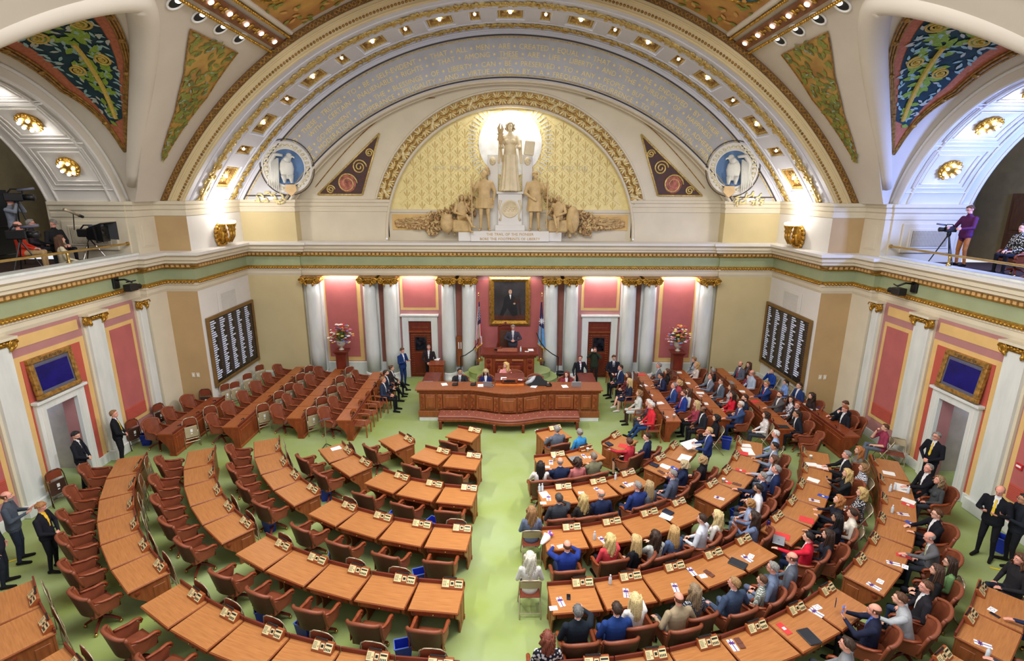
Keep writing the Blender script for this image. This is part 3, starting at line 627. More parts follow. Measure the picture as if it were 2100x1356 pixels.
# eagle roundels on the ring
M_RELIEF = mat('relief_white', (216, 216, 210), 0.5, var=0.05)
for s in (-1, 1):
    c = Vector((s * 8.93, YR - 0.01, 9.05)); rd = obj('roundel', None, ins); rd.location = c
    FX = Matrix.Rotation(pi / 2, 4, 'X')
    MB().lathe([(1.0, 0), (1.0, 0.03), (0.94, 0.05), (0.94, 0.02), (0.74, 0.02), (0.74, 0.05), (0.7, 0.05), (0.7, 0.01)], n=48, mx=FX).build('rim', M_PLASTER_L, rd)
    MB().lathe([(0.72, 0.012), (0, 0.013)], n=40, mx=FX).build('field', mat('roundel_blue', (92, 124, 168), 0.5), rd)
    mb = MB()
    for k in range(30): mb.ball((0.84 * cos(k * pi / 15), -0.04, 0.84 * sin(k * pi / 15)), (0.08, 0.02, 0.05), n=6, m=4)
    mb.build('laurel', mat('laurel_cream', (214, 206, 172), 0.5), rd, True)
    e = MB(); q = -s        # eagle: body, folded wings, head turned, tail feathers, legs
    e.ball((0, -0.08, -0.05), (0.3, 0.1, 0.42)).ball((q * 0.16, -0.12, 0.42), (0.13, 0.08, 0.13)).tube([(q * 0.05, -0.1, 0.25), (q * 0.14, -0.12, 0.4)], [0.16, 0.12], 8)
    e.tube([(q * 0.25, -0.13, 0.42), (q * 0.36, -0.13, 0.38), (q * 0.37, -0.12, 0.33)], [0.05, 0.03, 0.01], 6)
    e.tube([(-q * 0.1, -0.1, 0.45), (-q * 0.4, -0.1, 0.5), (-q * 0.58, -0.1, 0.2), (-q * 0.6, -0.08, -0.3)], [0.1, 0.17, 0.18, 0.06], 8, flat=0.5)
    for k in range(7): e.tube([(-q * (0.3 + k * 0.05), -0.14, 0.35 - k * 0.03), (-q * (0.34 + k * 0.06), -0.13, -0.35), (-q * (0.4 + k * 0.07), -0.1, -0.95 + k * 0.05)], [0.05, 0.045, 0.02], 5)
    for x in (-0.12, 0.16): e.tube([(q * x, -0.12, -0.3), (q * (x + 0.02), -0.12, -0.6)], [0.12, 0.05], 7)
    e.build('eagle', M_RELIEF, rd, True)
    MB().prism([(q * x, -0.06, z) for x, z in ((-0.1, -0.66), (0.3, -0.66), (0.34, -0.9), (0.1, -1.12), (-0.14, -0.9))], (0, -0.05, 0)).build('shield', mat('shield_buff', (220, 188, 140), 0.5), rd)
    mb = MB(); r = random.Random(5)
    for k in range(22):
        x, z = -q * (0.25 + r.random() * 1.1), -0.95 - r.random() * 0.42; mb.ball((0, 0, 0), (0.13, 0.02, 0.04), 0, 6, 4, Matrix.Translation((x, -0.03, z)) @ Matrix.Rotation(r.uniform(-1, 1) + q * 0.6, 4, 'Y'))
    mb.build('olive_leaf', mat('olive_gilt', (222, 206, 150), 0.5), rd, True)['kind'] = 'stuff'
    mb = MB()
    mb.tube([(s * (8.93 + 1.08 * cos(t)) if False else c.x + 1.08 * cos(t), YR - 0.012, c.z + 1.08 * sin(t)) for t in np.linspace(0, 2 * pi, 48)], 0.022, 5)
    mb.tube([(s * 10.75, YR - 0.012, 7.95), (s * 9.1, YR - 0.012, 7.95)], 0.03, 5)
    mb.build('border', M_DARKLINE, ins)
# ================================================================== VAULT
RV = 13.62; YC = 13.18; A0, A1 = R(29.0), R(53.5); GH = 4.45
def vpt(al, y, s, r=RV): return (s * r * cos(al), y, AZ + r * sin(al))          # al measured up from the springing
def groin(ph, near=1):
    x = sin(ph); al = A0 + (A1 - A0) * x; return al, YC + near * 4.25 * max(0.0, 1 - x ** 1.2) ** .72
RA = 4.9; T0 = math.asin((7.8 - 6.38) / RA)
def warch(ph, r=RA):
    t = T0 + (pi / 2 - T0) * ph / (pi / 2) if ph <= pi / 2 else pi - (T0 + (pi / 2 - T0) * (pi - ph) / (pi / 2))
    return YC + r * cos(t), 6.38 + r * sin(t)
def gpt(ph, s, r=RV):
    p = ph if ph <= pi / 2 else pi - ph; al, y = groin(p, 1 if ph <= pi / 2 else -1); return vpt(al, y, s, r)
def svault(ph, t, s, drop=0.0):
    y, z = warch(ph); a = Vector((s * WX, y, z)); b = Vector(gpt(ph, s)); p = a.lerp(b, t); bulge = 0.25 * sin(pi * t) * sin(ph)
    p.z += bulge - drop; p.x -= s * drop * 0.4; return p
mb = MB(); N = 30
mb.grid(lambda u, v: vpt(A1 + (pi - 2 * A1) * u, 4 + 14.67 * v, 1), 40, 12)
for s in (-1, 1):
    for near in (1, -1):
        def fn(u, v):
            ph = u * pi / 2; al, y = groin(ph, near); return vpt(al, y + ((18.67 if near > 0 else 4.0) - y) * v, s)
        mb.grid(fn, N, 10)
vault = struct('ceiling', mb, M_VAULT, None, True)
for s in (-1, 1):
    mb = MB().grid(lambda u, v: tuple(svault(u * pi, v, s)), 48, 8)
    # archivolt, soffit and far jamb of the gallery arch
    def ring(r0, r1, x, mi):
        for i in range(48):
            q = []
            for e, r in ((i, r0), (i + 1, r0), (i + 1, r1), (i, r1)):
                y, z = warch(e * pi / 48, r); q.append((x, y, z))
            mb.add(q, [(0, 1, 2, 3)], mi)
    ring(4.6, RA + 0.02, s * WX, 0)
    sv = struct('ceiling_side_' + SIDE[s], mb, M_VAULT, None, True)
    mb = MB(); r = 4.6
    mb.grid(lambda u, v: (s * (WX + 2.4 * v), *warch(u * pi, 4.6)), 48, 2)
    for x in (12.46, 12.75, 14.45, 14.78): mb.tube([(s * x, *warch(pi * i / 48, 4.58)) for i in range(49)], 0.045, 6)
    mb.tube([(s * 12.4, *warch(pi * i / 48, 4.85)) for i in range(49)], 0.05, 6)
    mb.box(*sorted((s * WX, s * 14.8)), 8.6, 8.75, 5.9, 7.8)
    mb.box(*sorted((s * WX, s * (WX + 0.2))), 3, 8.75, 6.1, 7.8)
    so = struct('ceiling_gallery_' + SIDE[s], mb, M_PLASTER_L, None, True)
    for k, a in enumerate((18.5, 37, 57)):           # stepped frames round the rosette lights
        for j, (w, h) in enumerate(((0.95, 0.8), (0.78, 0.64), (0.62, 0.5))):
            m = MB()
            def P(u, v): 
                t = R(90 - a) + v / 4.6; return (s * (13.45 + u), YC + (4.57 - j * 0.012) * cos(t), 6.38 + (4.57 - j * 0.012) * sin(t))
            m.tube([P(-w, -h), P(-w, 0), P(-w, h), P(0, h), P(w, h), P(w, 0), P(w, -h), P(0, -h), P(-w, -h)], 0.022, 5)
            m.build('panel_moulding', M_PLASTER_L, so)
        t = R(90 - a); c = Vector((s * 13.45, YC + 4.52 * cos(t), 6.38 + 4.52 * sin(t))); nrm = Vector((0, -cos(t), -sin(t)))
        if k == 0 and s > 0: pass
        ro = thing('rosette_light', 'gilded rosette lamp of bulbs, %s in the arch over the %s' % (('topmost', 'middle one', 'lowest')[k], 'camera crew gallery' if s < 0 else 'lone cameraman gallery'), 'lamp', c)
        ro.rotation_euler = nrm.to_track_quat('Z', 'Y').to_euler(); ro['group'] = 'rosette lamps in the gallery arches'
        m = MB().lathe([(0.3, -0.06), (0.3, 0.0), (0.25, 0.05), (0.1, 0.1), (0, 0.11)], n=20)
        for i in range(14): m.ball((0.29 * cos(i * pi / 7), 0.29 * sin(i * pi / 7), 0.02), (0.05, 0.05, 0.035), n=6, m=4)
        m.build('rosette', M_GOLD, ro, True)
        for i in range(7): MB().ball((0.2 * cos(i * 2 * pi / 7), 0.2 * sin(i * 2 * pi / 7), 0.11), 0.05, n=8, m=6).build('bulb', M_BULB, ro, True)
    # smooth cove along the groin
    m = MB(); m.tube([Vector(gpt(pi * i / 40, s, RV + 0.2)) for i in range(1, 40)], [0.08 + 0.27 * sin(pi * i / 40) ** .7 for i in range(1, 40)], 14)
    m.build('groin_cove', M_VAULT, vault, True)
    # painted spandrel over the gallery
    def band(ph): return min(1, max(0, (ph - R(20)) / R(34))) ** 0.7 * (1 if ph < pi / 2 else 1)
    def tl(ph): return 0.5 - 0.38 * band(ph)
    def tr(ph): return 0.5 + 0.28 * band(ph)
    P0, P1 = R(20), R(125)
    MB().grid(lambda u, v: tuple(svault(P0 + (P1 - P0) * u, tl(P0 + (P1 - P0) * u) + (tr(P0 + (P1 - P0) * u) - tl(P0 + (P1 - P0) * u)) * v, s, 0.03)), 40, 6).build('spandrel_border', mat('terracotta', (184, 108, 78), 0.7, var=0.12, scale=14), sv, True)
    def fld(u, v, d=0.05):
        ph = R(32) + (P1 - R(32)) * u; a, b = tl(ph), tr(ph); w = b - a; k = 0.15
        return svault(ph, a + w * (k + (1 - 2 * k) * v), s, d)
    MB().grid(lambda u, v: tuple(fld(u, v)), 40, 6).build('spandrel_field', mat('deep_teal', (28, 66, 74), 0.7, col2=(22, 44, 62), scale=3), sv, True)
    r = random.Random(11); lv = [MB(), MB(), MB(), MB()]
    def leaf(mbx, p, nrm, ang, L, Wd):
        zz = nrm.normalized(); xx = zz.orthogonal().normalized(); yy = zz.cross(xx)
        d = xx * cos(ang) + yy * sin(ang); e = zz.cross(d)
        mbx.add([tuple(p - d * L), tuple(p - d * L * .3 + e * Wd), tuple(p + d * L * .4 + e * Wd * .8), tuple(p + d * L), tuple(p + d * L * .4 - e * Wd * .8), tuple(p - d * L * .3 - e * Wd)], [(0, 1, 2, 3, 4, 5)])
    for i in range(420):
        u, v = r.random() ** 0.8, r.random(); p = fld(u, v, 0.075); q = fld(u + 0.01, v, 0.075); w = fld(u, min(1, v + 0.02), 0.075) if v < .97 else fld(u, v - 0.02, 0.075)
        n_ = (q - p).cross(w - p)
        if n_.length < 1e-9: continue
        big = abs(v - 0.5) < 0.28; k = 0 if big and r.random() < .55 else (1 if r.random() < .6 else 3)
        leaf(lv[k], p, n_, r.uniform(0, 6.28), (0.24 if k == 0 else 0.15) * (0.5 + 0.6 * u), (0.115 if k == 0 else 0.055) * (0.5 + 0.6 * u))
    for u, v, rr in ((0.28, 0.25, 0.2), (0.28, 0.75, 0.2), (0.5, 0.2, 0.25), (0.5, 0.8, 0.25)):
        c = fld(u, v, 0.085); q = fld(u + 0.01, v, 0.085) - c; w = fld(u, v + 0.02, 0.085) - c; q.normalize(); w = (w - q * w.dot(q)).normalized()
        lv[2].tube([tuple(c + (q * cos(t) + w * sin(t)) * rr * (1 - t / 16)) for t in np.linspace(0, 13, 36)], 0.028, 5)
        lv[2].tube([tuple(c - q * 0.01), tuple(c + q * 0.01)], 0.06, 8)
    lv[2].tube([tuple(fld(u, 0.5, 0.08)) for u in np.linspace(0.02, 0.4, 10)], [0.06] * 10, 6)
    lv[2].tube([tuple(fld(0.62, v, 0.08)) for v in np.linspace(0.25, 0.75, 8)], [0.09] * 8, 6)
    for k, (nm, m_) in enumerate((('painted_leaf', mat('leaf_green', (136, 166, 62), 0.7, var=0.15, scale=20)), ('painted_leaf', mat('leaf_blue', (148, 184, 184), 0.7, var=0.12, scale=20)), ('painted_scroll', mat('scroll_gold', (206, 176, 86), 0.6, var=0.1, scale=20)), ('painted_leaf', mat('leaf_pale', (182, 186, 176), 0.7)))):
        lv[k].build(nm, m_, sv)['kind'] = 'stuff'
    for fn_ in (tl, tr):           # reeded gilt mouldings
        m = MB()
        for o in (-0.022, 0, 0.022): m.tube([tuple(svault(p, fn_(p) + o, s, 0.06)) for p in np.linspace(P0, P1, 44)], 0.03, 5)
        for p in np.linspace(R(34), P1, 7): 
            c = svault(p, fn_(p), s, 0.08); m.ball(tuple(c), (0.09, 0.09, 0.06), n=8, m=5)
        m.build('reeded_moulding', M_GOLDD, sv, True)
    # gold triangle on the barrel, above the pier, and its twin on the near side
    for near in (1, -1):
        def tri(u, v, d=0.03):
            al = R(35.6) + R(17.9) * u; dg = math.degrees(al); yb = float(np.interp(dg, [36, 46, 53.5], [17.85, 17.9, 17.4])); yl = float(np.interp(dg, [35.6, 36.6, 42.6, 48.1, 53.5], [17.84, 17.6, 17.05, 16.2, 15.0])); y = yb + (yl - yb) * v
            if near < 0: y = 2 * YC - y
            return Vector(vpt(al, y, s, RV - d))
        MB().grid(lambda u, v: tuple(tri(u, v)), 24, 6).build('gold_panel', mat('gold_leaf_ground', (206, 168, 84), 0.55, 0.1, col2=(160, 116, 58), scale=1.6), vault, True)
        l2 = [MB(), MB(), MB()]
        for i in range(150):
            u = r.random() ** 0.7; v = r.uniform(0.06, 0.94); p = tri(u, v, 0.05); n_ = Vector((-p.x, 0, AZ - p.z))
            k = r.choice((0, 0, 1, 2)); leaf(l2[k], p, n_, r.uniform(0, 6.28), 0.16 if k < 2 else 0.1, 0.065 if k < 2 else 0.035)
        for k, m_ in enumerate((mat('leaf_olive', (140, 146, 66), 0.7, var=0.15, scale=20), mat('leaf_moss', (112, 120, 60), 0.7, var=0.15, scale=20), mat('leaf_sage', (150, 168, 150), 0.7))):
            l2[k].build('painted_leaf', m_, vault)['kind'] = 'stuff'
        m = MB(); m.tube([tuple(tri(u, 0, 0.04)) for u in np.linspace(0, 1, 20)] + [tuple(tri(1, v, 0.04)) for v in np.linspace(0.1, 1, 8)] + [tuple(tri(u, 1, 0.04)) for u in np.linspace(0.97, 0, 20)], 0.02, 5)
        m.build('panel_moulding', M_GOLDD, vault)
    # round downlights in the vault
    for i in range(6):
        y = 11.9 + i; al = math.acos(7.75 / RV); c = Vector(vpt(al, y, s, RV - 0.005)); nrm = Vector((-c.x, 0, AZ - c.z)).normalized()
        if y < 13: continue
        d = thing('downlight', 'round recessed white downlight beside the %s vault rib, %s from the big arch' % ('empty-half' if s < 0 else 'crowded-half', ('', '', 'fourth', 'third', 'second', 'first')[i]), 'lamp', c, 0, 'round downlights along the vault ribs')
        d.rotation_euler = nrm.to_track_quat('Z', 'Y').to_euler()
        MB().lathe([(0.24, 0.0), (0.24, 0.03), (0.2, 0.03), (0.17, -0.02)], n=24).build('trim_ring', M_PAPER, d, True)
        MB().lathe([(0.0, 0.012), (0.17, 0.014)], n=24).build('baffle', M_DARK, d)
        MB().ball((0, 0.07, 0.02), (0.1, 0.06, 0.03), n=10, m=6).build('lens', M_BULB, d, True)
    # gilded rib band with its row of lamps
    rb = sgroup('trim_7' if s < 0 else 'trim_8')
    def rp(x, y, d): 
        al = math.acos(x / RV); return vpt(al, y, s, RV - d)
    m = MB().grid(lambda u, v: rp(7.32 - 0.36 * u + 0.18, 6 + 12.6 * v, 0.07), 4, 20); m.build('rib_ground', mat('rib_umber', (134, 84, 48), 0.6, col2=(110, 66, 38), scale=5), rb, True)
    for x in (7.62, 6.98):
        m = MB(); n = 120
        for i in range(n): m.ball(rp(x, 6 + 12.6 * (i + 0.5) / n, 0.08), (0.05, 0.05, 0.05), n=6, m=4)
        m.tube([rp(x, 6 + 12.6 * i / 20, 0.06) for i in range(21)], 0.04, 5)
        m.build('bead_moulding', M_GOLD, rb, True)
    for i in range(9):
        y = 18.2 - i * 0.9; c = Vector(rp(7.32, y, 0.09)); nrm = Vector((-c.x, 0, AZ - c.z)).normalized()
        MB().lathe([(0.075, 0), (0.07, 0.02), (0, 0.025)], n=14, mx=Matrix.Translation(c) @ nrm.to_track_quat('Z', 'Y').to_matrix().to_4x4()).build('rib_lamp', M_BULB, rb, True)
        m = MB(); c = Vector(rp(7.32, y - 0.45, 0.08))
        for e in (-1, 1):
            m.box(-0.1, 0.1, e * 0.2 - 0.06, e * 0.2 + 0.06, -0.02, 0.02, 0, Matrix.Translation(c) @ nrm.to_track_quat('Z', 'X').to_matrix().to_4x4().inverted().transposed())
        m.ball(tuple(c), (0.07, 0.07, 0.04), n=8, m=5); m.build('rib_flower', M_GOLD, rb, True)
    # painted ceiling compartment beside the rib
    def cp(u, v, d): return Vector(rp(6.85 - 5.0 * u, 18.4 - 4.2 * v, d))
    MB().grid(lambda u, v: tuple(cp(u, v, 0.02)), 20, 8).build('ceiling_painting', mat('ceiling_gold', (206, 160, 82), 0.6, col2=(158, 98, 56), scale=1.1), vault, True)
    m = MB(); m.tube([tuple(cp(0, v, 0.05)) for v in np.linspace(0, 1, 12)], 0.08, 6); m.build('panel_moulding', M_VAULT, vault)
    ov = MB(); oc = []
    for i in range(33):
        t = 2 * pi * i / 32; oc.append(tuple(cp(0.24 + 0.2 * cos(t), 0.62 + 0.22 * sin(t), 0.03)))
    ov.add([tuple(cp(0.24, 0.62, 0.03))] + oc[:-1], [(0, 1 + i, 1 + (i + 1) % 32) for i in range(32)]); ov.build('medallion', mat('medallion_teal', (48, 92, 108), 0.6, var=0.1), vault)
    m = MB().tube(oc, 0.05, 6); m.build('medallion_rim', M_GOLD, vault)
    l3 = [MB(), MB()]
    for i in range(130):
        u, v = r.random(), r.random(); p = cp(u, v, 0.05); ino = ((u - .24) / .2) ** 2 + ((v - .62) / .22) ** 2 < 0.8
        leaf(l3[0 if ino else r.choice((0, 1))], p, Vector((-p.x, 0, AZ - p.z)), r.uniform(0, 6.28), 0.15, 0.07)
    l3[0].build('painted_leaf', mat('leaf_olive', (140, 146, 66), 0.7), vault)['kind'] = 'stuff'; l3[1].build('painted_leaf', mat('leaf_peach', (212, 164, 96), 0.7), vault)['kind'] = 'stuff'
# ================================================================== MEMBER DESKS
def ords(n): return ('first', 'second', 'third', 'fourth', 'fifth', 'sixth', 'seventh', 'eighth', 'ninth', 'tenth', 'eleventh', 'twelfth', 'thirteenth', 'fourteenth')[n]
M_EDGE = mat('desk_edge', (150, 78, 40), 0.35, scale=2, stretch=(2, 9, 4))
M_RAIL = mat('desk_rail', (116, 48, 32), 0.35, var=0.1, scale=3)
M_PLATE = mat('brass_plate', (232, 214, 160), 0.4, 0.25, var=0.05, scale=9)
def quadtop(wc, ws, d, z0, z1, m, inset=0.0):
    a = [(-ws / 2 + inset, -d / 2 + inset), (ws / 2 - inset, -d / 2 + inset), (wc / 2 - inset, d / 2 - inset), (-wc / 2 + inset, d / 2 - inset)]
    return [(x, y, z0) for x, y in a], (0, 0, z1 - z0)
def endpanel(x, d, w=0.035):
    h = d / 2
    P = [(h - 0.02, 0.0), (h - 0.02, 0.72), (-h + 0.05, 0.72), (-h + 0.05, 0.6), (-h + 0.13, 0.5), (-h + 0.27, 0.36), (-h + 0.34, 0.22), (-h + 0.34, 0.0)]
    return MB().prism([(x - w / 2, y, z) for y, z in P], (w, 0, 0))
def make_console(par):
    c = MB(); P = [(0.37, 0.76), (0.37, 0.885), (0.33, 0.9), (0.215, 0.79), (0.205, 0.76)]
    c.prism([(0.02, y, z) for y, z in P], (0.42, 0, 0))
    con = c.build('voting_console', M_EDGE, par, bevel=0.004)
    n = Vector((0, -0.11, 0.115)).normalized(); T = Vector((0, 0.115, 0.11)).normalized()
    B = Matrix(((1, 0, 0, 0.02), (0, T.y, n.y, 0.213), (0, T.z, n.z, 0.79), (0, 0, 0, 1)))
    b = MB().box(0.012, 0.148, 0.012, 0.145, 0, 0.006, 0, B)
    for i in range(5):
        for j in range(4): b.box(0.025 + j * 0.018, 0.037 + j * 0.018, 0.035 + i * 0.02, 0.043 + i * 0.02, 0.006, 0.008, 1, B)
    b.box(0.118, 0.13, 0.06, 0.075, 0.006, 0.011, 1, B)
    s1 = b.build('speaker_plate', [M_PLATE, M_DARK], con)
    b = MB().box(0.158, 0.252, 0.02, 0.14, 0, 0.004, 0, B).box(0.168, 0.242, 0.04, 0.125, 0.004, 0.008, 1, B).box(0.18, 0.23, 0.06, 0.105, 0.008, 0.0095, 2, B)
    s2 = b.build('display', [M_EDGE, M_PLATE, M_BLACK], con)
    b = MB().box(0.262, 0.408, 0.012, 0.145, 0, 0.006, 0, B).box(0.275, 0.395, 0.1, 0.125, 0.006, 0.009, 1, B)
    for i in range(4): b.box(0.275 + i * 0.032, 0.292 + i * 0.032, 0.03, 0.065, 0.006, 0.012, 1, B)
    s3 = b.build('button_plate', [M_PLATE, M_BLACK], con)
    m = MB().tube([(0.05, 0.35, 0.9), (0.05, 0.34, 0.925), (0.28, 0.33, 0.93)], [0.012, 0.014, 0.016], 6); m.ball((0.29, 0.33, 0.93), 0.02, n=7, m=5)
    s4 = m.build('microphone', M_BLACK, con)
    return con, [s1, s2, s3, s4]
def make_desk(wc, ws, d, name='member_desk', console=True, ends=True, wood=None):
    t = obj(name, None); parts = []
    P, e = quadtop(wc, ws, d, 0.715, 0.745, None); parts.append((MB().prism(P, e).build('top_edge', M_EDGE, t, bevel=0.006), []))
    P, e = quadtop(wc, ws, d, 0.745, 0.757, None, 0.014); parts.append((MB().prism(P, e).build('desk_top', wood or M_WOOD, t, bevel=0.003), []))
    parts.append((MB().box(-wc / 2, wc / 2, d / 2 - 0.03, d / 2, 0.745, 0.84).build('back_rail', M_RAIL, t, bevel=0.006), []))
    fp = MB().box(-wc / 2 + 0.02, wc / 2 - 0.02, d / 2 - 0.06, d / 2 - 0.03, 0.03, 0.715).build('front_panel', M_WOODM if not wood else M_WOODR, t)
    pn = MB().box(-wc / 2 + 0.13, wc / 2 - 0.13, d / 2 - 0.035, d / 2 - 0.012, 0.16, 0.6).build('raised_panel', M_WOODM if not wood else M_WOODR, fp, bevel=0.012)
    pl = MB().box(-wc / 2 + 0.01, wc / 2 - 0.01, d / 2 - 0.07, d / 2 - 0.005, 0.0, 0.09).build('plinth', M_EDGE, fp, bevel=0.008)
    parts.append((fp, [pn, pl]))
    if ends:
        for e in (-1, 1):
            x = e * (min(wc, ws) / 2 - 0.045); p = endpanel(x, d).build('side_panel', M_WOODM, t, bevel=0.006)
            q = MB().box(*sorted((x + e * 0.012, x + e * 0.026)), -d / 2 + 0.42, d / 2 - 0.1, 0.14, 0.6).build('raised_panel', M_WOODM, p, bevel=0.008)
            r = MB().lathe([(0.05, 0), (0.05, 0.012), (0.03, 0.02), (0.03, 0.03), (0, 0.032)], n=14, mx=Matrix.Translation((x + e * 0.015, -d / 2 + 0.16, 0.62)) @ Matrix.Rotation(e * pi / 2, 4, 'Y')).build('scroll_boss', M_WOODR, p)
            parts.append((p, [q, r]))
        dw = MB().box(-ws / 2 + 0.09, ws / 2 - 0.09, -d / 2 + 0.025, -d / 2 + 0.06, 0.615, 0.71).build('drawer', M_WOODR, t, bevel=0.006)
        kn = MB().ball((0, -d / 2 + 0.012, 0.662), 0.016, n=8, m=6).build('knob', M_BRASS, dw, True); parts.append((dw, [kn]))
    else:
        for e in (-1, 1):
            x = e * (wc / 2 - 0.02); p = endpanel(x, d, 0.03).build('side_panel', M_WOODM if not wood else M_WOODR, t)
            q = MB().box(*sorted((x + e * 0.01, x + e * 0.022)), -d / 2 + 0.36, d / 2 - 0.08, 0.14, 0.6).build('raised_panel', M_WOODM if not wood else M_WOODR, p, bevel=0.008); parts.append((p, [q]))
    if console:
        c, sub = make_console(t); dd = d - 0.74
        parts.append((c, sub))
    else:
        c = MB().box(-0.22, 0.25, d / 2 - 0.1, d / 2 - 0.035, 0.755, 0.795).build('voting_console', M_WOODK, t, bevel=0.006)
        m = MB().tube([(0.0, d / 2 - 0.07, 0.79), (0.0, d / 2 - 0.08, 0.85), (0.12, d / 2 - 0.1, 0.86)], 0.014, 6).build('microphone', M_BLACK, c)
        b = MB().box(-0.2, -0.05, d / 2 - 0.095, d / 2 - 0.06, 0.795, 0.8).build('button_plate', M_GOLDD, c); parts.append((c, [m, b]))
    return reg(t, parts)
DC, DY = 0.3, 17.8
ROWS = [  # row radius at the console, wedges of boundary angles counted from the centre aisle outwards
    (2.29, [[13.5, 35.3]]), (3.9, [[6.3, 20.0, 33.7], [39.9, 53.3]]), (5.6, [[4.6, 13.8, 23.8, 33.6], [37.9, 47.9, 57.5]]),
    (7.28, [[3.7, 10.9, 18.6, 26.6, 33.7], [37.2, 45.0, 52.3, 60.4, 68.6]]), (9.03, [[3.1, 9.0, 15.3, 21.6, 28.0, 33.9], [36.8, 43.0, 49.0, 55.7, 61.5, 68.5]]),
    (10.82, [[2.2, 7.9, 13.0, 18.2, 23.7, 28.9, 34.0], [36.5, 41.7, 47.1, 52.4, 57.9, 63.5, 69.6]]), (12.65, [[24.6, 29.4, 34.1], [36.2, 40.6, 45.3]])]
RN = ('front', 'second', 'third', 'fourth', 'fifth', 'sixth', 'rear')
DESKS = {}          # (side, row, index) -> (x, y, heading)
DEPTH = 0.74
for ri, (rc, wedges) in enumerate(ROWS):
    rm = rc + DEPTH / 2; proto = None; k = 0
    for wd in wedges:
        for a0, a1 in zip(wd[:-1], wd[1:]):
            am_ = R((a0 + a1) / 2); wc = 2 * rc * sin(R(a1 - a0) / 2) - 0.012
            for s in (-1, 1):
                x = s * (DC + rm * sin(am_)); y = DY - rm * cos(am_); h = s * am_
                if ri == 6 and s < 0 and False: continue
                lab = 'wooden desk with brass voting console, %s half, %s row, %s from the aisle' % ('empty' if s < 0 else 'crowded', RN[ri], ords(k + (5 if ri == 6 else 0)))
                if proto is None:
                    W0 = wc; proto = make_desk(wc, wc * (1 + 0.35 * DEPTH / rc), DEPTH)
                    proto.location = (x, y, 0); proto.rotation_euler.z = h; tag(proto, lab, 'desk', 'member desks in the curved rows')
                else: dup(proto, (x, y, 0), h, lab, scale=(wc / W0, 1, 1))
                DESKS[(s, ri, k)] = (x, y, h)
            k += 1
# straight wing rows: heading -90 faces the centre from the empty wing, +90 from the crowded wing
WROWS = [(10.78, 15.3, 18.42, 3), (9.0, 15.83, 21.95, 6), (7.22, 16.55, 21.7, 5), (5.5, 16.4, 21.3, 5)]
WD = []
wp = {}
for wi, (x, y0, y1, n) in enumerate(WROWS):
    L = (y1 - y0) / n
    for s in (-1, 1):
        for k in range(n):
            y = y0 + L * (k + 0.5); h = s * pi / 2
            wdm = M_WOODR if wi == 0 or (wi == 1 and k < 0) else M_WOOD
            lab = 'straight-row wooden desk, %s wing, %s row from the vote board, %s from the open end' % ('empty' if s < 0 else 'crowded', ords(wi), ords(k))
            key = (wi,)
            if key not in wp:
                p = make_desk(L - 0.008, L - 0.008, 0.56, 'wing_desk', False, False, M_WOODR if wi == 0 else mat('honey_oak', (170, 98, 50), 0.36, scale=2.2, stretch=(1.2, 16, 6), col2=(146, 80, 38)))
                wp[key] = p; p.location = (s * x, y, 0); p.rotation_euler.z = h; tag(p, lab, 'desk', 'wing desks in straight rows')
            else: dup(wp[key], (s * x, y, 0), h, lab)
            WD.append((s, wi, k, s * x, y, h))
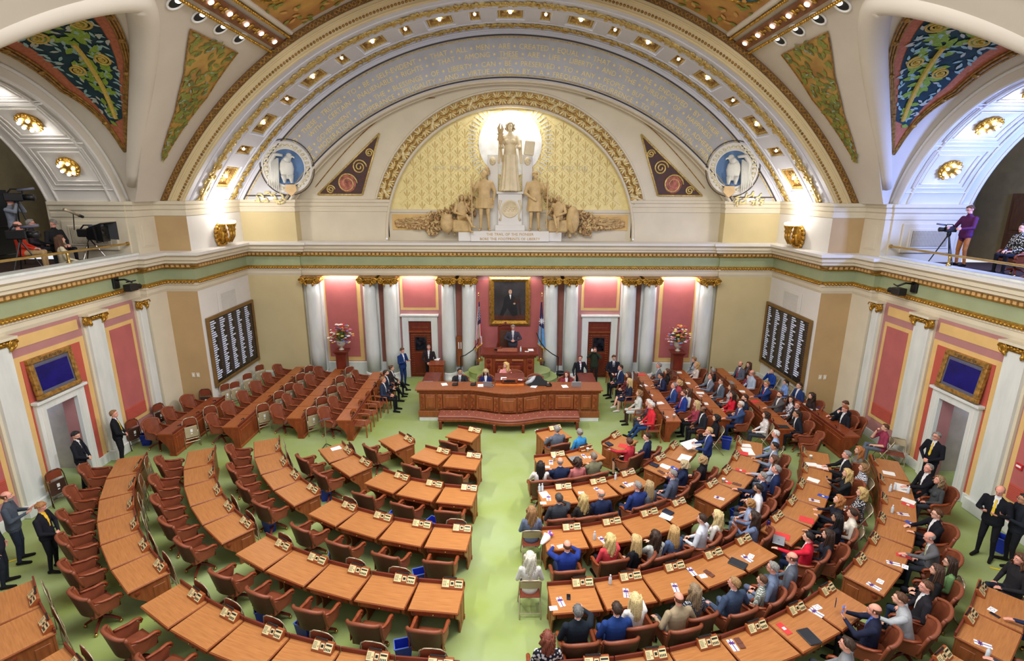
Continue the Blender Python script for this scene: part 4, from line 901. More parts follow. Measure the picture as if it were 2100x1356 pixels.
# ================================================================== CHAIRS
def make_swivel():
    t = obj('swivel_chair', None); P = []
    s = MB().grid(lambda u, v: ((u - .5) * (0.52 - 0.06 * v), -0.22 + 0.48 * v, 0.47 + 0.035 * sin(pi * u) * sin(pi * v) - 0.03 * max(0, v - .85) / .15), 8, 8)
    s.box(-0.25, 0.25, -0.22, 0.25, 0.39, 0.465); P.append((s.build('seat', M_LEATH, t, True), []))
    def bk(u, v, o):
        a = (u - .5) * 2; h = 0.46 + (0.43 + 0.09 * cos(a * 1.35) ** 2) * v
        r = 0.36; return ((0.285 + .02 * v) * sin(a * 1.2) / sin(1.2), 0.13 - r * cos(a * .85) - 0.11 * v - o * cos(a * .85), h)
    b = MB().grid(lambda u, v: bk(u, v, 0.0), 12, 6, 0); b.grid(lambda u, v: bk(u, v, 0.065), 12, 6, 1)
    def rim(i, e): return Vector(bk(i / 12, 1, 0)).lerp(Vector(bk(i / 12, 1, 0.065)), 0.5)
    b.tube([tuple(rim(i, 0)) for i in range(13)], 0.035, 8, 0)
    for u in (0, 1): b.tube([tuple(Vector(bk(u, v / 6, 0.0)).lerp(Vector(bk(u, v / 6, 0.065)), 0.5)) for v in range(7)], 0.032, 8, 0)
    P.append((b.build('backrest', [M_LEATH, M_LEATHD], t, True), []))
    for e in (-1, 1):
        a = MB().tube([(e * 0.27, -0.16, 0.74), (e * 0.295, -0.05, 0.70), (e * 0.30, 0.08, 0.675), (e * 0.30, 0.2, 0.68), (e * 0.3, 0.26, 0.655), (e * 0.3, 0.285, 0.61), (e * 0.3, 0.26, 0.575), (e * 0.3, 0.23, 0.59), (e * 0.3, 0.235, 0.62)], [0.026, 0.032, 0.036, 0.036, 0.034, 0.032, 0.03, 0.026, 0.018], 8, flat=0.75)
        ar = a.build('armrest', M_WOODR, t, True)
        sd = MB().prism([(e * 0.285, y, z) for y, z in ((-0.2, 0.42), (0.2, 0.42), (0.24, 0.56), (0.2, 0.65), (0.08, 0.655), (-0.05, 0.68), (-0.18, 0.72))], (e * 0.025, 0, 0)).build('arm_panel', M_LEATH, ar, bevel=0.008)
        P.append((ar, [sd]))
    P.append((MB().lathe([(0.03, 0.16), (0.03, 0.32), (0.07, 0.34), (0.12, 0.39)], n=10).build('post', M_BLACK, t), []))
    for i in range(4):
        c, s_ = cos(pi / 4 + i * pi / 2), sin(pi / 4 + i * pi / 2)
        l = MB().tube([(0.02 * c, 0.02 * s_, 0.2), (0.15 * c, 0.15 * s_, 0.17), (0.3 * c, 0.3 * s_, 0.075)], [0.035, 0.03, 0.024], 6)
        lg = l.build('leg', M_WOODD, t); cs = MB().ball((0.3 * c, 0.3 * s_, 0.033), (0.033, 0.033, 0.033), n=8, m=5).build('caster', M_BRASS, lg, True); P.append((lg, [cs]))
    return reg(t, P)
M_TANV = mat('tan_vinyl', (176, 160, 128), 0.5, var=0.05)
M_BRV = mat('brown_vinyl', (128, 62, 40), 0.45, var=0.08, scale=5)
def make_folding(folded=False, dark=False):
    t = obj('folding_chair', None); P = []; st = mat('bronze_steel', (92, 66, 50), 0.4, 0.5) if dark else M_STEEL; pn = mat('bronze_panel', (72, 46, 36), 0.5) if dark else M_TANV
    if folded:
        # standing folded: local +Y is the front; the chair leans back a little
        for e in (-1, 1):
            f = MB().tube([(e * 0.22, 0.12, 0.012), (e * 0.215, 0.0, 0.8), (e * 0.19, -0.02, 0.93), (e * 0.12, -0.03, 0.99), (0, -0.03, 1.0)], 0.013, 6); P.append((f.build('front_leg', st, t, True), []))
            f = MB().tube([(e * 0.2, 0.02, 0.012), (e * 0.19, 0.03, 0.55)], 0.012, 6); P.append((f.build('rear_leg', st, t, True), []))
        P.append((MB().grid(lambda u, v: ((u - .5) * (0.36 - 0.1 * max(0, v - .6)), -0.035, 0.75 + 0.23 * v), 6, 4).grid(lambda u, v: ((u - .5) * 0.36, -0.01 - 0.01 * sin(pi * u), 0.75 + 0.21 * v), 6, 4).build('backrest', M_BRV, t, True), []))
        se = MB().box(-0.185, 0.185, 0.035, 0.06, 0.33, 0.72).build('seat', pn, t, bevel=0.012)
        tg = MB().box(-0.045, 0.02, 0.06, 0.063, 0.52, 0.62).box(-0.03, 0.02, 0.06, 0.063, 0.45, 0.48).build('paper_label', M_PAPER, se); P.append((se, [tg]))
        P.append((MB().tube([(-0.21, 0.09, 0.2), (0.21, 0.09, 0.2)], 0.01, 6).tube([(-0.2, 0.03, 0.28), (0.2, 0.03, 0.28)], 0.01, 6).build('crossbar', st, t), []))
    else:
        for e in (-1, 1):
            f = MB().tube([(e * 0.23, 0.24, 0.012), (e * 0.22, 0.02, 0.42), (e * 0.21, -0.2, 0.84), (e * 0.15, -0.215, 0.87), (0, -0.218, 0.875)], 0.013, 6); P.append((f.build('front_leg', st, t, True), []))
            f = MB().tube([(e * 0.21, -0.26, 0.012), (e * 0.2, 0.12, 0.44)], 0.012, 6); P.append((f.build('rear_leg', st, t, True), []))
        P.append((MB().grid(lambda u, v: ((u - .5) * 0.4, -0.15 - 0.06 * v - 0.04 * cos((u - .5) * 2.4), 0.66 + 0.2 * v), 8, 3).grid(lambda u, v: ((u - .5) * 0.4, -0.135 - 0.06 * v - 0.04 * cos((u - .5) * 2.4), 0.66 + 0.2 * v), 8, 3).build('backrest', pn, t, True), []))
        P.append((MB().box(-0.2, 0.2, -0.17, 0.2, 0.43, 0.455).build('seat', M_BRV, t, bevel=0.01), []))
        P.append((MB().tube([(-0.22, 0.17, 0.15), (0.22, 0.17, 0.15)], 0.01, 6).tube([(-0.205, -0.2, 0.09), (0.205, -0.2, 0.09)], 0.01, 6).build('crossbar', st, t), []))
    return reg(t, P)
def make_guest():
    t = obj('guest_armchair', None); P = []; m = mat('guest_oak', (164, 92, 48), 0.4, scale=2, stretch=(5, 5, 1.2), col2=(140, 76, 38))
    P.append((MB().box(-0.25, 0.25, -0.23, 0.25, 0.41, 0.44).build('seat_frame', m, t, bevel=0.01), [])); P.append((MB().box(-0.24, 0.24, -0.2, 0.24, 0.44, 0.475).build('seat', M_LEATH, t, bevel=0.015), []))
    for e in (-1, 1):
        P.append((MB().tube([(e * 0.24, 0.23, 0), (e * 0.24, 0.22, 0.43), (e * 0.25, 0.18, 0.64)], [0.02, 0.026, 0.022], 6).build('leg', m, t), []))
        P.append((MB().tube([(e * 0.23, -0.28, 0), (e * 0.23, -0.22, 0.43), (e * 0.22, -0.27, 0.86)], [0.02, 0.026, 0.022], 6).build('leg', m, t), []))
        P.append((MB().tube([(e * 0.23, -0.24, 0.68), (e * 0.27, -0.05, 0.67), (e * 0.27, 0.12, 0.66), (e * 0.25, 0.22, 0.64)], [0.022, 0.028, 0.03, 0.024], 6, flat=0.7).build('armrest', m, t), []))
    P.append((MB().grid(lambda u, v: ((u - .5) * 0.46, -0.215 - 0.05 * v - 0.04 * sin(pi * u), 0.62 + 0.26 * v + 0.03 * sin(pi * u)), 8, 3).grid(lambda u, v: ((u - .5) * 0.46, -0.25 - 0.05 * v - 0.04 * sin(pi * u), 0.62 + 0.26 * v + 0.03 * sin(pi * u)), 8, 3).build('backrest', m, t, True), []))
    for x in (-0.09, 0, 0.09): P.append((MB().box(x - 0.02, x + 0.02, -0.25, -0.235, 0.45, 0.66).build('splat', m, t), []))
    return reg(t, P)
PROTO = {}
def chair(kind, x, y, h, label, group=None, cat='chair'):
    if kind not in PROTO:
        p = {'L': make_swivel, 'G': make_guest, 'F': make_folding, 'FF': lambda: make_folding(True), 'FD': lambda: make_folding(True, True)}[kind]()
        PROTO[kind] = p; p.location = (x, y, 0); p.rotation_euler.z = h; p['label'] = label; p['category'] = cat
        p['group'] = {'L': 'leather swivel chairs', 'G': 'wooden guest armchairs', 'F': 'open folding chairs', 'FF': 'folded tan chairs leaning on furniture', 'FD': 'folded brown chairs leaning on the wall'}[kind]
        return p
    return dup(PROTO[kind], (x, y, 0), h, label)
TAKEN = set()
for (s, ri, k), (x, y, h) in DESKS.items():
    if s > 0: continue
    if ri == 6 and k > 2 and False: continue
    d = 0.69 + rnd.uniform(-0.01, 0.05); jh = rnd.uniform(-0.12, 0.12) + 0.05; fx, fy = -sin(h), cos(h)
    chair('L', x - fx * d, y - fy * d, h + jh, 'vacant brown leather swivel chair, empty half, %s row desk, %s from the aisle' % (RN[ri], ords(k + (5 if ri == 6 else 0))))
for s, wi, k, x, y, h in WD:
    if s > 0: continue
    d = 0.6 + rnd.uniform(-0.02, 0.03); chair('L', x - d, y + rnd.uniform(-0.05, 0.05), h + rnd.uniform(-0.25, 0.1), 'vacant leather swivel chair, empty wing, %s row from the board, %s from open end' % (ords(wi), ords(k)))
for px, py, h, lab in ((1680, 893, 70, 'vacant leather chair behind the leaning man in the dark suit, crowded wing'), (1765, 863, 85, 'vacant leather chair at the end of the red desk by the wall, crowded wing')):
    p = at(px, py, 0.9); hh = R(h); chair('L', p.x + -sin(hh) * 0.25, p.y + cos(hh) * 0.25, hh, lab)
# folded chairs
FL = [(390, 876, -138, 'FF', 'at the open end of the first wing row'), (432, 851, -138, 'FF', 'against the first wing row, second from its open end'), (540, 846, -138, 'FF', 'at the open end of the second wing row'), (574, 819, -138, 'FF', 'against the second wing row, second from its open end'), (595, 802, -138, 'FF', 'against the second wing row, third from its open end'), (618, 781, -138, 'FF', 'against the second wing row, fourth from its open end'), (635, 765, -138, 'FF', 'against the second wing row, fifth from its open end'),
      (641, 853, -138, 'FF', 'at the open end of the third wing row'), (661, 831, -138, 'FF', 'against the third wing row, second from its open end'), (682, 808, -138, 'FF', 'against the third wing row, third from its open end'), (699, 786, -138, 'FF', 'against the third wing row, fourth from its open end'), (718, 767, -138, 'FF', 'against the third wing row, fifth from its open end'),
      (463.6, 803.5, -128, 'FF', 'under the vote board, first from the pier'), (482.8, 799, -128, 'FF', 'under the vote board, second from the pier'), (508.8, 781, -128, 'FF', 'under the vote board, third from the pier'), (533.6, 763, -128, 'FF', 'under the vote board, fourth from the pier'),
      (422, 815, -170, 'FD', 'against the tan pier beside the vote board'), (326, 846, -110, 'FD', 'against the last marble pilaster of the empty wing'), (272, 880, -110, 'FD', 'under the grille beside the guard with yellow tie'), (114, 987, -110, 'FD', 'by the lobby door next to the guard with red folder')]
for px, py, h, k, w in FL:
    p = at(px, py, 0.68); chair(k, p.x, p.y, R(h), 'folded %s chair %s' % ('tan' if k == 'FF' else 'brown', w))
p = at(1838, 930, 0.45); chair('F', p.x, p.y, R(150), 'open folding chair with brown seat, empty, beside the teenager in maroon')
# guest armchairs along the inner wing row
for i, (px, py) in enumerate(((742, 866), (757, 845), (771, 828))):
    p = at(px, py, 0.47); chair('G', p.x, p.y, R(-92), 'empty wooden armchair before the inner wing row, %s from its open end' % ords(i))

# folded chairs tucked behind the consoles of the empty half
for (s, ri, k), (x, y, h) in DESKS.items():
    if s > 0 or not (ri == 3 and k in (0, 3, 6, 7) or ri == 2 and k == 4 or ri == 4 and k in (1, 2, 4, 5, 6) or ri in (5, 6)): continue
    d = .37 + .1; c = chair('FF', x - sin(h) * d + cos(h) * .06, y + cos(h) * d + sin(h) * .06, h, 'folded chair tucked behind the console, empty half, %s row, %s from aisle' % (RN[ri], ords(k + (5 if ri == 6 else 0)))); c.scale = (1.15, .7, .94)
for px, py, qx, qy, w in ((8, 1156, 62, 1138, 'by the wall of the empty half near the bald man'), (2030, 1164, 2064, 1172, 'by the wall of the crowded half near the bald guard')):
    a, b = at(px, py, .006), at(qx, qy, .006); t = thing('floor_tape', 'yellow tape strip ' + w, 'tape', a); d = b - a; n = Vector((-d.y, d.x, 0)).normalized() * .025
    MB().prism([tuple(-n), tuple(d - n), tuple(d + n), tuple(n)], (0, 0, .004)).build('strip', mat('yellow_tape', (226, 200, 40), .5), t)
# ================================================================== FIGURES
def cap_(mb, p0, p1, r0, r1, n=10):
    p0, p1 = Vector(p0), Vector(p1); d = (p1 - p0)
    if d.length < 1e-6: return mb.ball(tuple(p0), r0, n=n, m=6)
    d.normalize(); pts = []; rr = []
    for k in (-1.0, -0.75, -0.3): pts.append(p0 + d * r0 * k); rr.append(r0 * math.sqrt(max(0.02, 1 - k * k)))
    for k in (0.3, 0.75, 1.0): pts.append(p1 + d * r1 * k); rr.append(r1 * math.sqrt(max(0.02, 1 - k * k)))
    return mb.tube(pts, rr, n)
TORSO = [(-.08, .15, .115, 0), (0.0, .183, .135, 0), (.1, .175, .13, 0), (.2, .165, .12, -.005), (.3, .178, .12, -.01), (.4, .196, .118, -.015), (.47, .2, .105, -.02), (.52, .17, .085, -.02), (.565, .1, .07, -.012), (.6, .06, .058, -.008)]
class Body: pass
BODIES = {}
def mk_hand(pr, w, d, n, side, curl=0.5):
    w, d, n = Vector(w), Vector(d).normalized(), Vector(n); n = (n - d * n.dot(d)).normalized(); l = d.cross(n) * side
    for i, o in enumerate((-.03, -.01, .01, .03)):
        k = w + d * 0.085 + l * o * 1.0; pr.append((w + l * o * 0.6 + d * 0.01, k, .014, .013, 2))
        L = (.072, .082, .078, .06)[i]; a = (d * cos(curl * .7) + n * sin(curl * .7) + l * o * 2.2).normalized(); b = (d * cos(curl * 1.8) + n * sin(curl * 1.8) + l * o * 1.0).normalized()
        m = k + a * L * .5; pr.append((k, m, .0105, .0095, 2)); pr.append((m, m + b * L * .5, .0095, .008, 2))
    t = w + d * 0.03 - l * 0.035; q = t + (d * .6 - l * .7 + n * .3).normalized() * .04; pr.append((t, q, .014, .0115, 2)); pr.append((q, q + (d * .85 - l * .3 + n * .4).normalized() * .032, .0105, .009, 2))
LOW = {'lap': ((.27, .02, .74), (.11, .26, .645), (-.5, .85, -.1), (-.2, 0, -1), .7), 'desk': ((.27, .14, .80), (.15, .40, .80), (-.45, .9, -.02), (0, 0, -1), .35),
       'reach': ((.28, .27, .92), (.19, .53, .85), (-.05, 1, -.1), (0, 0, -1), .3), 'chin': ((.19, .26, .80), (.07, .2, 1.09), (-.35, -.15, .9), (0, -1, 0), 1.1), 'phone': ((.25, .2, .84), (.1, .4, .93), (-.15, .65, .7), (-.3, -.6, .6), .9),
       'rest': ((.3, -.03, .78), (.29, .22, .73), (0, .95, -.2), (0, 0, -1), .4), 'write': ((.27, .2, .8), (.1, .45, .795), (-.4, .9, -.1), (0, 0, -1), .8)}
STD = {'clasp': ((.27, .05, 1.14), (.075, .2, .98), (-.75, .45, -.3), (0, -1, -.2), .8), 'read': ((.25, .04, 1.16), (.1, .28, 1.21), (-.3, .8, .3), (0, 0, 1), .6), 'side': ((.28, -.04, 1.17), (.28, .04, .93), (0, .15, -1), (-1, 0, 0), .5),
       'cam': ((.26, .2, 1.35), (.07, .2, 1.62), (-.3, .1, .9), (0, 1, 0), .9), 'hold': ((.27, .1, 1.15), (.2, .36, 1.12), (-.1, .95, 0), (-1, 0, 0), .9), 'button': ((.3, .03, 1.2), (.07, .19, 1.12), (-.85, .3, .1), (0, -1, 0), .7), 'lean': ((.3, .05, 1.15), (.34, .2, .93), (.1, .8, -.5), (0, 0, -1), .2), 'up': ((.3, .15, 1.5), (.4, .22, 1.78), (.1, .2, 1), (0, 1, 0), .9), 'book': ((.29, .02, 1.18), (.33, .18, 1.3), (.2, .3, .9), (0, 0, 1), .5)}
def body(stand, la, ra, legs='n', yaw=0, pitch=0, lean=0, fem=False, robe=False, lift=0):
    key = (stand, la, ra, legs, yaw, pitch, lean, fem, robe, lift)
    if key in BODIES: return BODIES[key]
    B = Body(); pr = []; mb = MB(); z0 = .92 if stand else .52; K = .97 if fem else 1.1
    T = Matrix.Translation((0, 0, z0)) @ Matrix.Rotation(R(-lean), 4, 'X')
    v = []; f = []; n = 18
    for z, hw, hd, yo in TORSO:
        for i in range(n):
            a = 2 * pi * i / n; v.append(tuple(T @ Vector((hw * K * cos(a), yo + hd * sin(a), z))))
        pr.append((T @ Vector((-(hw * K - hd), yo, z)), T @ Vector(((hw * K - hd), yo, z)), hd, hd, 0))
    for j in range(len(TORSO) - 1):
        for i in range(n): f.append((j * n + i, j * n + (i + 1) % n, (j + 1) * n + (i + 1) % n, (j + 1) * n + i))
    f.append(tuple(range(n))[::-1]); f.append(tuple((len(TORSO) - 1) * n + i for i in range(n))); mb.add(v, f)
    nt = len(pr)
    if fem:
        for e in (-1, 1): pr.append((T @ Vector((e * .07, .075, .37)), T @ Vector((e * .07, .08, .36)), .07, .068, 0))
    for e, arm in ((-1, la), (1, ra)):
        el, wr, hd_, hn, cu = (STD if stand else LOW)[arm]; sh = T @ Vector((e * .185 * K, -.02, .49))
        fl = lambda p: Vector((p[0] * e, p[1], p[2]))
        el, wr = fl(el), fl(wr); el.x *= K if abs(el.x) > .2 else 1
        pr.append((sh, el, .066 * K, .049 * K, 0)); pr.append((el, wr, .049 * K, .034, 6)); mk_hand(pr, wr, fl(hd_), fl(hn), -e, cu)
        pr.append((wr - (wr - el).normalized() * .02, wr, .03, .027, 2))
    for e in (-1, 1):
        hp = Vector((e * .095, 0.0, z0 + .0))
        if stand: kn, an, to = Vector((e * .11, .03 + (lift if e > 0 else 0), .5)), Vector((e * .13, -.02, .09)), Vector((e * .16, .17, .035))
        else:
            kn, an, to = Vector((e * .14, .43, .53)), Vector((e * .14, .43, .09)), Vector((e * .16, .62, .035))
            if legs == 'x' and e > 0: kn, an, to = Vector((.0, .45, .63)), Vector((-.14, .6, .27)), Vector((-.2, .74, .22))
            if legs == 'out': an, to = Vector((e * .14, .7, .1)), Vector((e * .18, .86, .12)); kn = Vector((e * .14, .42, .5))
            if legs == 'low' and e > 0: kn, an, to = Vector((.2, .25, .5)), Vector((.1, .5, .12)), Vector((.15, .68, .06))
        pr.append((hp, kn, .092 if not fem else .088, .062, 1)); pr.append((kn, an, .06, .04, 5)); pr.append((an + Vector((0, 0, -.03)), to, .045, .034, 3)); pr.append((an + Vector((0, -.03, -.04)), an + Vector((0, -.02, -.04)), .042, .042, 3))
    if robe:
        prof = [(.19, .95), (.2, .7), (.23, .4), (.27, .1), (.28, .02)]
        v = []; f = []; n = 30
        for r, z in prof:
            for i in range(n):
                a = 2 * pi * i / n; q = r * (1 + .12 * cos(11 * a)); v.append((q * cos(a), q * .8 * sin(a), z))
        for j in range(len(prof) - 1):
            for i in range(n): f.append((j * n + i, j * n + (i + 1) % n, (j + 1) * n + (i + 1) % n, (j + 1) * n + i))
        f.append(tuple(range(n))[::-1]); f.append(tuple((len(prof) - 1) * n + i for i in range(n))); mb.add(v, f)
        for e in (-1, 1): cap_(mb, (e * .25, 0, 1.3), (e * .3, .02, .75), .07, .03)
    nk = T @ Vector((0, -.01, .57)); hc = T @ Vector((0, .02, .745)); pr.append((nk, hc + Vector((0, -.01, -.06)), .056 * K, .052 * K, 2))
    HM = Matrix.Translation(hc) @ Matrix.Rotation(R(yaw), 4, 'Z') @ Matrix.Rotation(R(pitch), 4, 'X')
    def hd3(p, q, a, b): pr.append((HM @ Vector(p), HM @ Vector(q), a, b, 2))
    for p0, p1, r0, r1, rg in pr[nt:]: cap_(mb, p0, p1, r0, r1)
    q0 = len(pr)
    mb.ball((0, -.012, .022), (.077, .096, .094), n=16, m=10, mx=HM); mb.ball((0, .022, -.045), (.058, .068, .072), n=14, m=8, mx=HM)
    hd3((0, -.02, .03), (0, .0, .02), .088, .085); hd3((0, .02, -.04), (0, .02, -.06), .06, .055)
    for p, q, a, b in (((0, .062, -.092), (0, .06, -.09), .024, .024), ((0, .088, .015), (0, .104, -.022), .009, .015), ((-.078, -.008, .012), (-.08, -.01, -.028), .014, .011), ((.078, -.008, .012), (.08, -.01, -.028), .014, .011), ((-.03, .078, .03), (.03, .078, .03), .014, .014), ((-.016, .083, -.056), (.016, .083, -.056), .011, .011)):
        pr.append((HM @ Vector(p), HM @ Vector(q), a, b, 2)); cap_(mb, HM @ Vector(p), HM @ Vector(q), a, b, 8)
    me = mb.mesh('body_src', M_PAPER); o = bpy.data.objects.new('b', me); COL.objects.link(o)
    m = o.modifiers.new('r', 'REMESH'); m.mode = 'VOXEL'; m.voxel_size = .0125; m.use_smooth_shade = True
    sm = o.modifiers.new('s', 'SMOOTH'); sm.factor = .5; sm.iterations = 2
    out = bpy.data.meshes.new_from_object(o.evaluated_get(bpy.context.evaluated_depsgraph_get())); bpy.data.objects.remove(o); bpy.data.meshes.remove(me)
    nf = len(out.polygons); C = np.empty(nf * 3); out.polygons.foreach_get('center', C); C = C.reshape(-1, 3)
    best = np.full(nf, 1e9); reg_ = np.zeros(nf, int)
    for p0, p1, r0, r1, rg in pr:
        a = np.array(p0); b = np.array(p1); ab = b - a; L = ab @ ab
        t = np.clip(((C - a) @ ab) / L, 0, 1) if L > 1e-9 else np.zeros(nf)
        dd = np.linalg.norm(C - a - t[:, None] * ab, axis=1) - (r0 + (r1 - r0) * t)
        if rg == 2 and r0 < .03: dd -= .004
        k = dd < best; best[k] = dd[k]; reg_[k] = rg
    Ti = np.array(T.inverted()); L_ = C @ Ti[:3, :3].T + Ti[:3, 3]
    vz = (L_[:, 2] - .25) / .33
    reg_[(reg_ == 0) & (L_[:, 1] > .02) & (vz > 0) & (np.abs(L_[:, 0]) < .012 + .04 * np.clip(vz, 0, 1.1))] = 4
    reg_[(reg_ == 2) & (L_[:, 2] > .5) & (L_[:, 2] < .632)] = 4
    for i in range(7): out.materials.append(M_PAPER)
    out.polygons.foreach_set('material_index', reg_.astype(np.int32)); out.polygons.foreach_set('use_smooth', [True] * nf); out.update()
    B.mesh = out; B.head = HM; B.torso = T; BODIES[key] = B
    return B
# ---- hair, faces
def hair_mesh(style):
    r = random.Random(hash(style) % 999 if False else len(style) * 7 + 3); mb = MB(); n = 28
    def rad(az, el, g): return Vector((-(.077 + g) * sin(az) * cos(el), -.012 + (.096 + g) * cos(az) * cos(el), .022 + (.094 + g) * sin(el)))
    def line(az):
        a = abs((az + pi) % (2 * pi) - pi)
        if style in ('long', 'bob', 'curly', 'pony', 'updo', 'longcurl'): return R(38) if a < R(35) else R(38) - (a - R(35)) / R(50) * R(60) if a < R(85) else R(-25) - min(1, (a - R(85)) / R(60)) * R(25)
        if style == 'thin': return R(58) if a < R(50) else R(58) - (a - R(50)) / R(35) * R(62) if a < R(85) else R(-5) - min(1, (a - R(85)) / R(60)) * R(40)
        return R(40) if a < R(42) else R(40) - (a - R(42)) / R(35) * R(38) if a < R(77) else R(2) - min(1, max(0, a - R(100)) / R(50)) * R(50)
    th = {'short': .014, 'thin': .006, 'buzz': .005, 'spiky': .02, 'long': .018, 'longcurl': .026, 'curly': .03, 'bob': .02, 'pony': .014, 'updo': .016, 'bald': .006, 'cap': .014, 'wavy': .024}.get(style, .014)
    if style == 'bald':
        mb.grid(lambda u, v: tuple(rad(R(70) + R(220) * u, R(-42) + (R(18) - R(-42)) * v, th * sin(pi * min(1, v * 1.2) * .8))), 20, 6)
    elif style == 'cap':
        mb.grid(lambda u, v: tuple(rad(2 * pi * u, R(20) + R(70) * v, .016)), n, 7); mb.grid(lambda u, v: ((u - .5) * .15, .085 + .07 * v * (1 - (2 * u - 1) ** 2 * .5), .055 - .012 * v), 6, 3); mb.grid(lambda u, v: tuple(rad(R(90) + R(180) * u, R(-30) + R(48) * v, .005)), 14, 4)
    else:
        def f(u, v):
            az = 2 * pi * u; l = line(az); el = l + (pi / 2 - l) * v; g = th * (1 - .5 * (1 - v) ** 3) + (.008 * sin(az * 9) * (1 - v) if style == 'spiky' else 0)
            if style in ('curly', 'longcurl', 'wavy'): g += .008 * sin(az * 7 + v * 9) * (1 - v * v)
            return tuple(rad(az, el, g))
        mb.grid(f, n, 9)
        for i in range(26):        # combed locks
            az = r.uniform(0, 6.28); l = line(az); e0 = l + r.random() * .9 * (pi / 2 - l)
            mb.tube([tuple(rad(az + .05 * k, e0 + (l - e0) * k / 3, th * .85)) for k in range(4)], [.008, .013, .012, .006], 5)
    if style in ('long', 'longcurl', 'bob', 'curly', 'wavy'):
        D = {'long': .36, 'longcurl': .34, 'bob': .1, 'curly': .2, 'wavy': .22}[style]
        def g_(u, v, o):
            az = R(84) + R(192) * u; w = .018 * sin(u * 26 + v * 8) if style != 'long' else .006 * sin(u * 40)
            b = rad(az, R(-2), .01 + o + w); e = v * (D + .02); back = max(0, -cos(az))
            return (b.x * (1 + .25 * v), b.y - .03 * v * back + (.04 * v if back < .3 else 0), b.z - e * (.75 + .25 * back) + .06 * (1 - v))
        mb.grid(lambda u, v: g_(u, v, 0.012), 22, 8); mb.grid(lambda u, v: g_(u, v, -.012), 22, 8)
        mb.tube([g_(i / 22, 1, 0) for i in range(23)], .016, 6)
        for i in range(18):
            u = i / 17; mb.tube([g_(u, v / 5, .014) for v in range(6)], [.012, .015, .015, .014, .012, .006], 5)
    if style == 'pony': mb.tube([(0, -.1, .04), (0, -.15, .02), (0, -.16, -.08), (.01, -.14, -.22)], [.02, .032, .03, .008], 8)
    if style == 'updo': mb.ball((0, -.11, .06), (.045, .04, .045), n=10, m=7)
    return mb.mesh('hair', M_DARK, True)
HAIR = {}; FACE = {}
def get_hair(st):
    if st not in HAIR: HAIR[st] = hair_mesh(st)
    return HAIR[st]
def hcol(c): return mat('hair_%d_%d_%d' % c, c, 0.55, var=.18, scale=40)
def cloth(c, pat=None):
    if pat is None: return mat('cloth_%d_%d_%d' % c, c, 0.85, var=.08, scale=12, bump=.08, bscale=300, spec=.15)
    nm = 'cloth_%s_%d_%d_%d' % (pat[0], *c)
    if nm in MATS: return MATS[nm]
    m = mat(nm, c, .85, spec=.15); nt = m.node_tree; b = nt.nodes['Principled BSDF']; tc = [x for x in nt.nodes if x.type == 'TEX_COORD'][0]; kind, c2 = pat
    mix = nt.nodes.new('ShaderNodeMix'); mix.data_type = 'RGBA'; mix.inputs[6].default_value = (*lin(c), 1); mix.inputs[7].default_value = (*lin(c2), 1)
    if kind in ('plaid', 'check'):
        w = [nt.nodes.new('ShaderNodeTexWave') for _ in range(2)]; w[0].bands_direction = 'X'; w[1].bands_direction = 'Z'
        for q in w: q.inputs['Scale'].default_value = 9 if kind == 'plaid' else 14; q.inputs['Distortion'].default_value = .3; nt.links.new(tc.outputs['Object'], q.inputs[0])
        mu = nt.nodes.new('ShaderNodeMath'); mu.operation = 'MULTIPLY' if kind == 'plaid' else 'MAXIMUM'; nt.links.new(w[0].outputs[1], mu.inputs[0]); nt.links.new(w[1].outputs[1], mu.inputs[1]); src = mu.outputs[0]
    elif kind == 'zigzag' or kind == 'stripe':
        q = nt.nodes.new('ShaderNodeTexWave'); q.bands_direction = 'Z'; q.inputs['Scale'].default_value = 8; q.inputs['Distortion'].default_value = 5 if kind == 'zigzag' else .2; q.inputs['Detail Scale'].default_value = 2.5; nt.links.new(tc.outputs['Object'], q.inputs[0]); src = q.outputs[1]
    else:
        q = nt.nodes.new('ShaderNodeTexVoronoi'); q.inputs['Scale'].default_value = 16 if kind == 'floral' else 30; nt.links.new(tc.outputs['Object'], q.inputs[0]); src = q.outputs[0]
    rp = nt.nodes.new('ShaderNodeValToRGB'); rp.color_ramp.elements[0].position = .38; rp.color_ramp.elements[1].position = .46; nt.links.new(src, rp.inputs[0]); nt.links.new(rp.outputs[0], mix.inputs[0]); nt.links.new(mix.outputs[2], b.inputs['Base Color'])
    return m
SKIN = {'l': mat('skin_light', (226, 172, 148), .55, var=.05, scale=8), 'p': mat('skin_pink', (222, 156, 136), .55, var=.05, scale=8), 't': mat('skin_tan', (190, 136, 106), .55, var=.05, scale=8), 'd': mat('skin_deep', (128, 84, 62), .55, var=.05, scale=8)}
def face_mesh():
    mb = MB()
    for e in (-1, 1):
        mb.ball((e * .03, .079, .012), (.014, .009, .009), 0, 8, 5); mb.ball((e * .03, .086, .012), (.006, .004, .006), 1, 8, 5)
        mb.tube([(e * .015, .088, .034), (e * .03, .09, .038), (e * .046, .08, .033)], .0045, 5, 1)
    mb.tube([(-.022, .084, -.056), (0, .094, -.057), (.022, .084, -.056)], [.003, .0055, .003], 5, 2)
    return mb.mesh('face', [M_PAPER, mat('eye_dark', (44, 32, 26), .4), mat('lip', (178, 96, 88), .5)], True)
FACEM = face_mesh()
def beard_mesh():
    mb = MB(); mb.grid(lambda u, v: ((-.066 + .132 * u) * (1 - .25 * v), .02 + .075 * sin(pi * u) ** .7 - .01 * v, -.045 - .065 * v), 12, 6); mb.tube([(-.026, .088, -.045), (0, .097, -.043), (.026, .088, -.045)], .006, 5)
    return mb.mesh('beard', M_DARK, True)
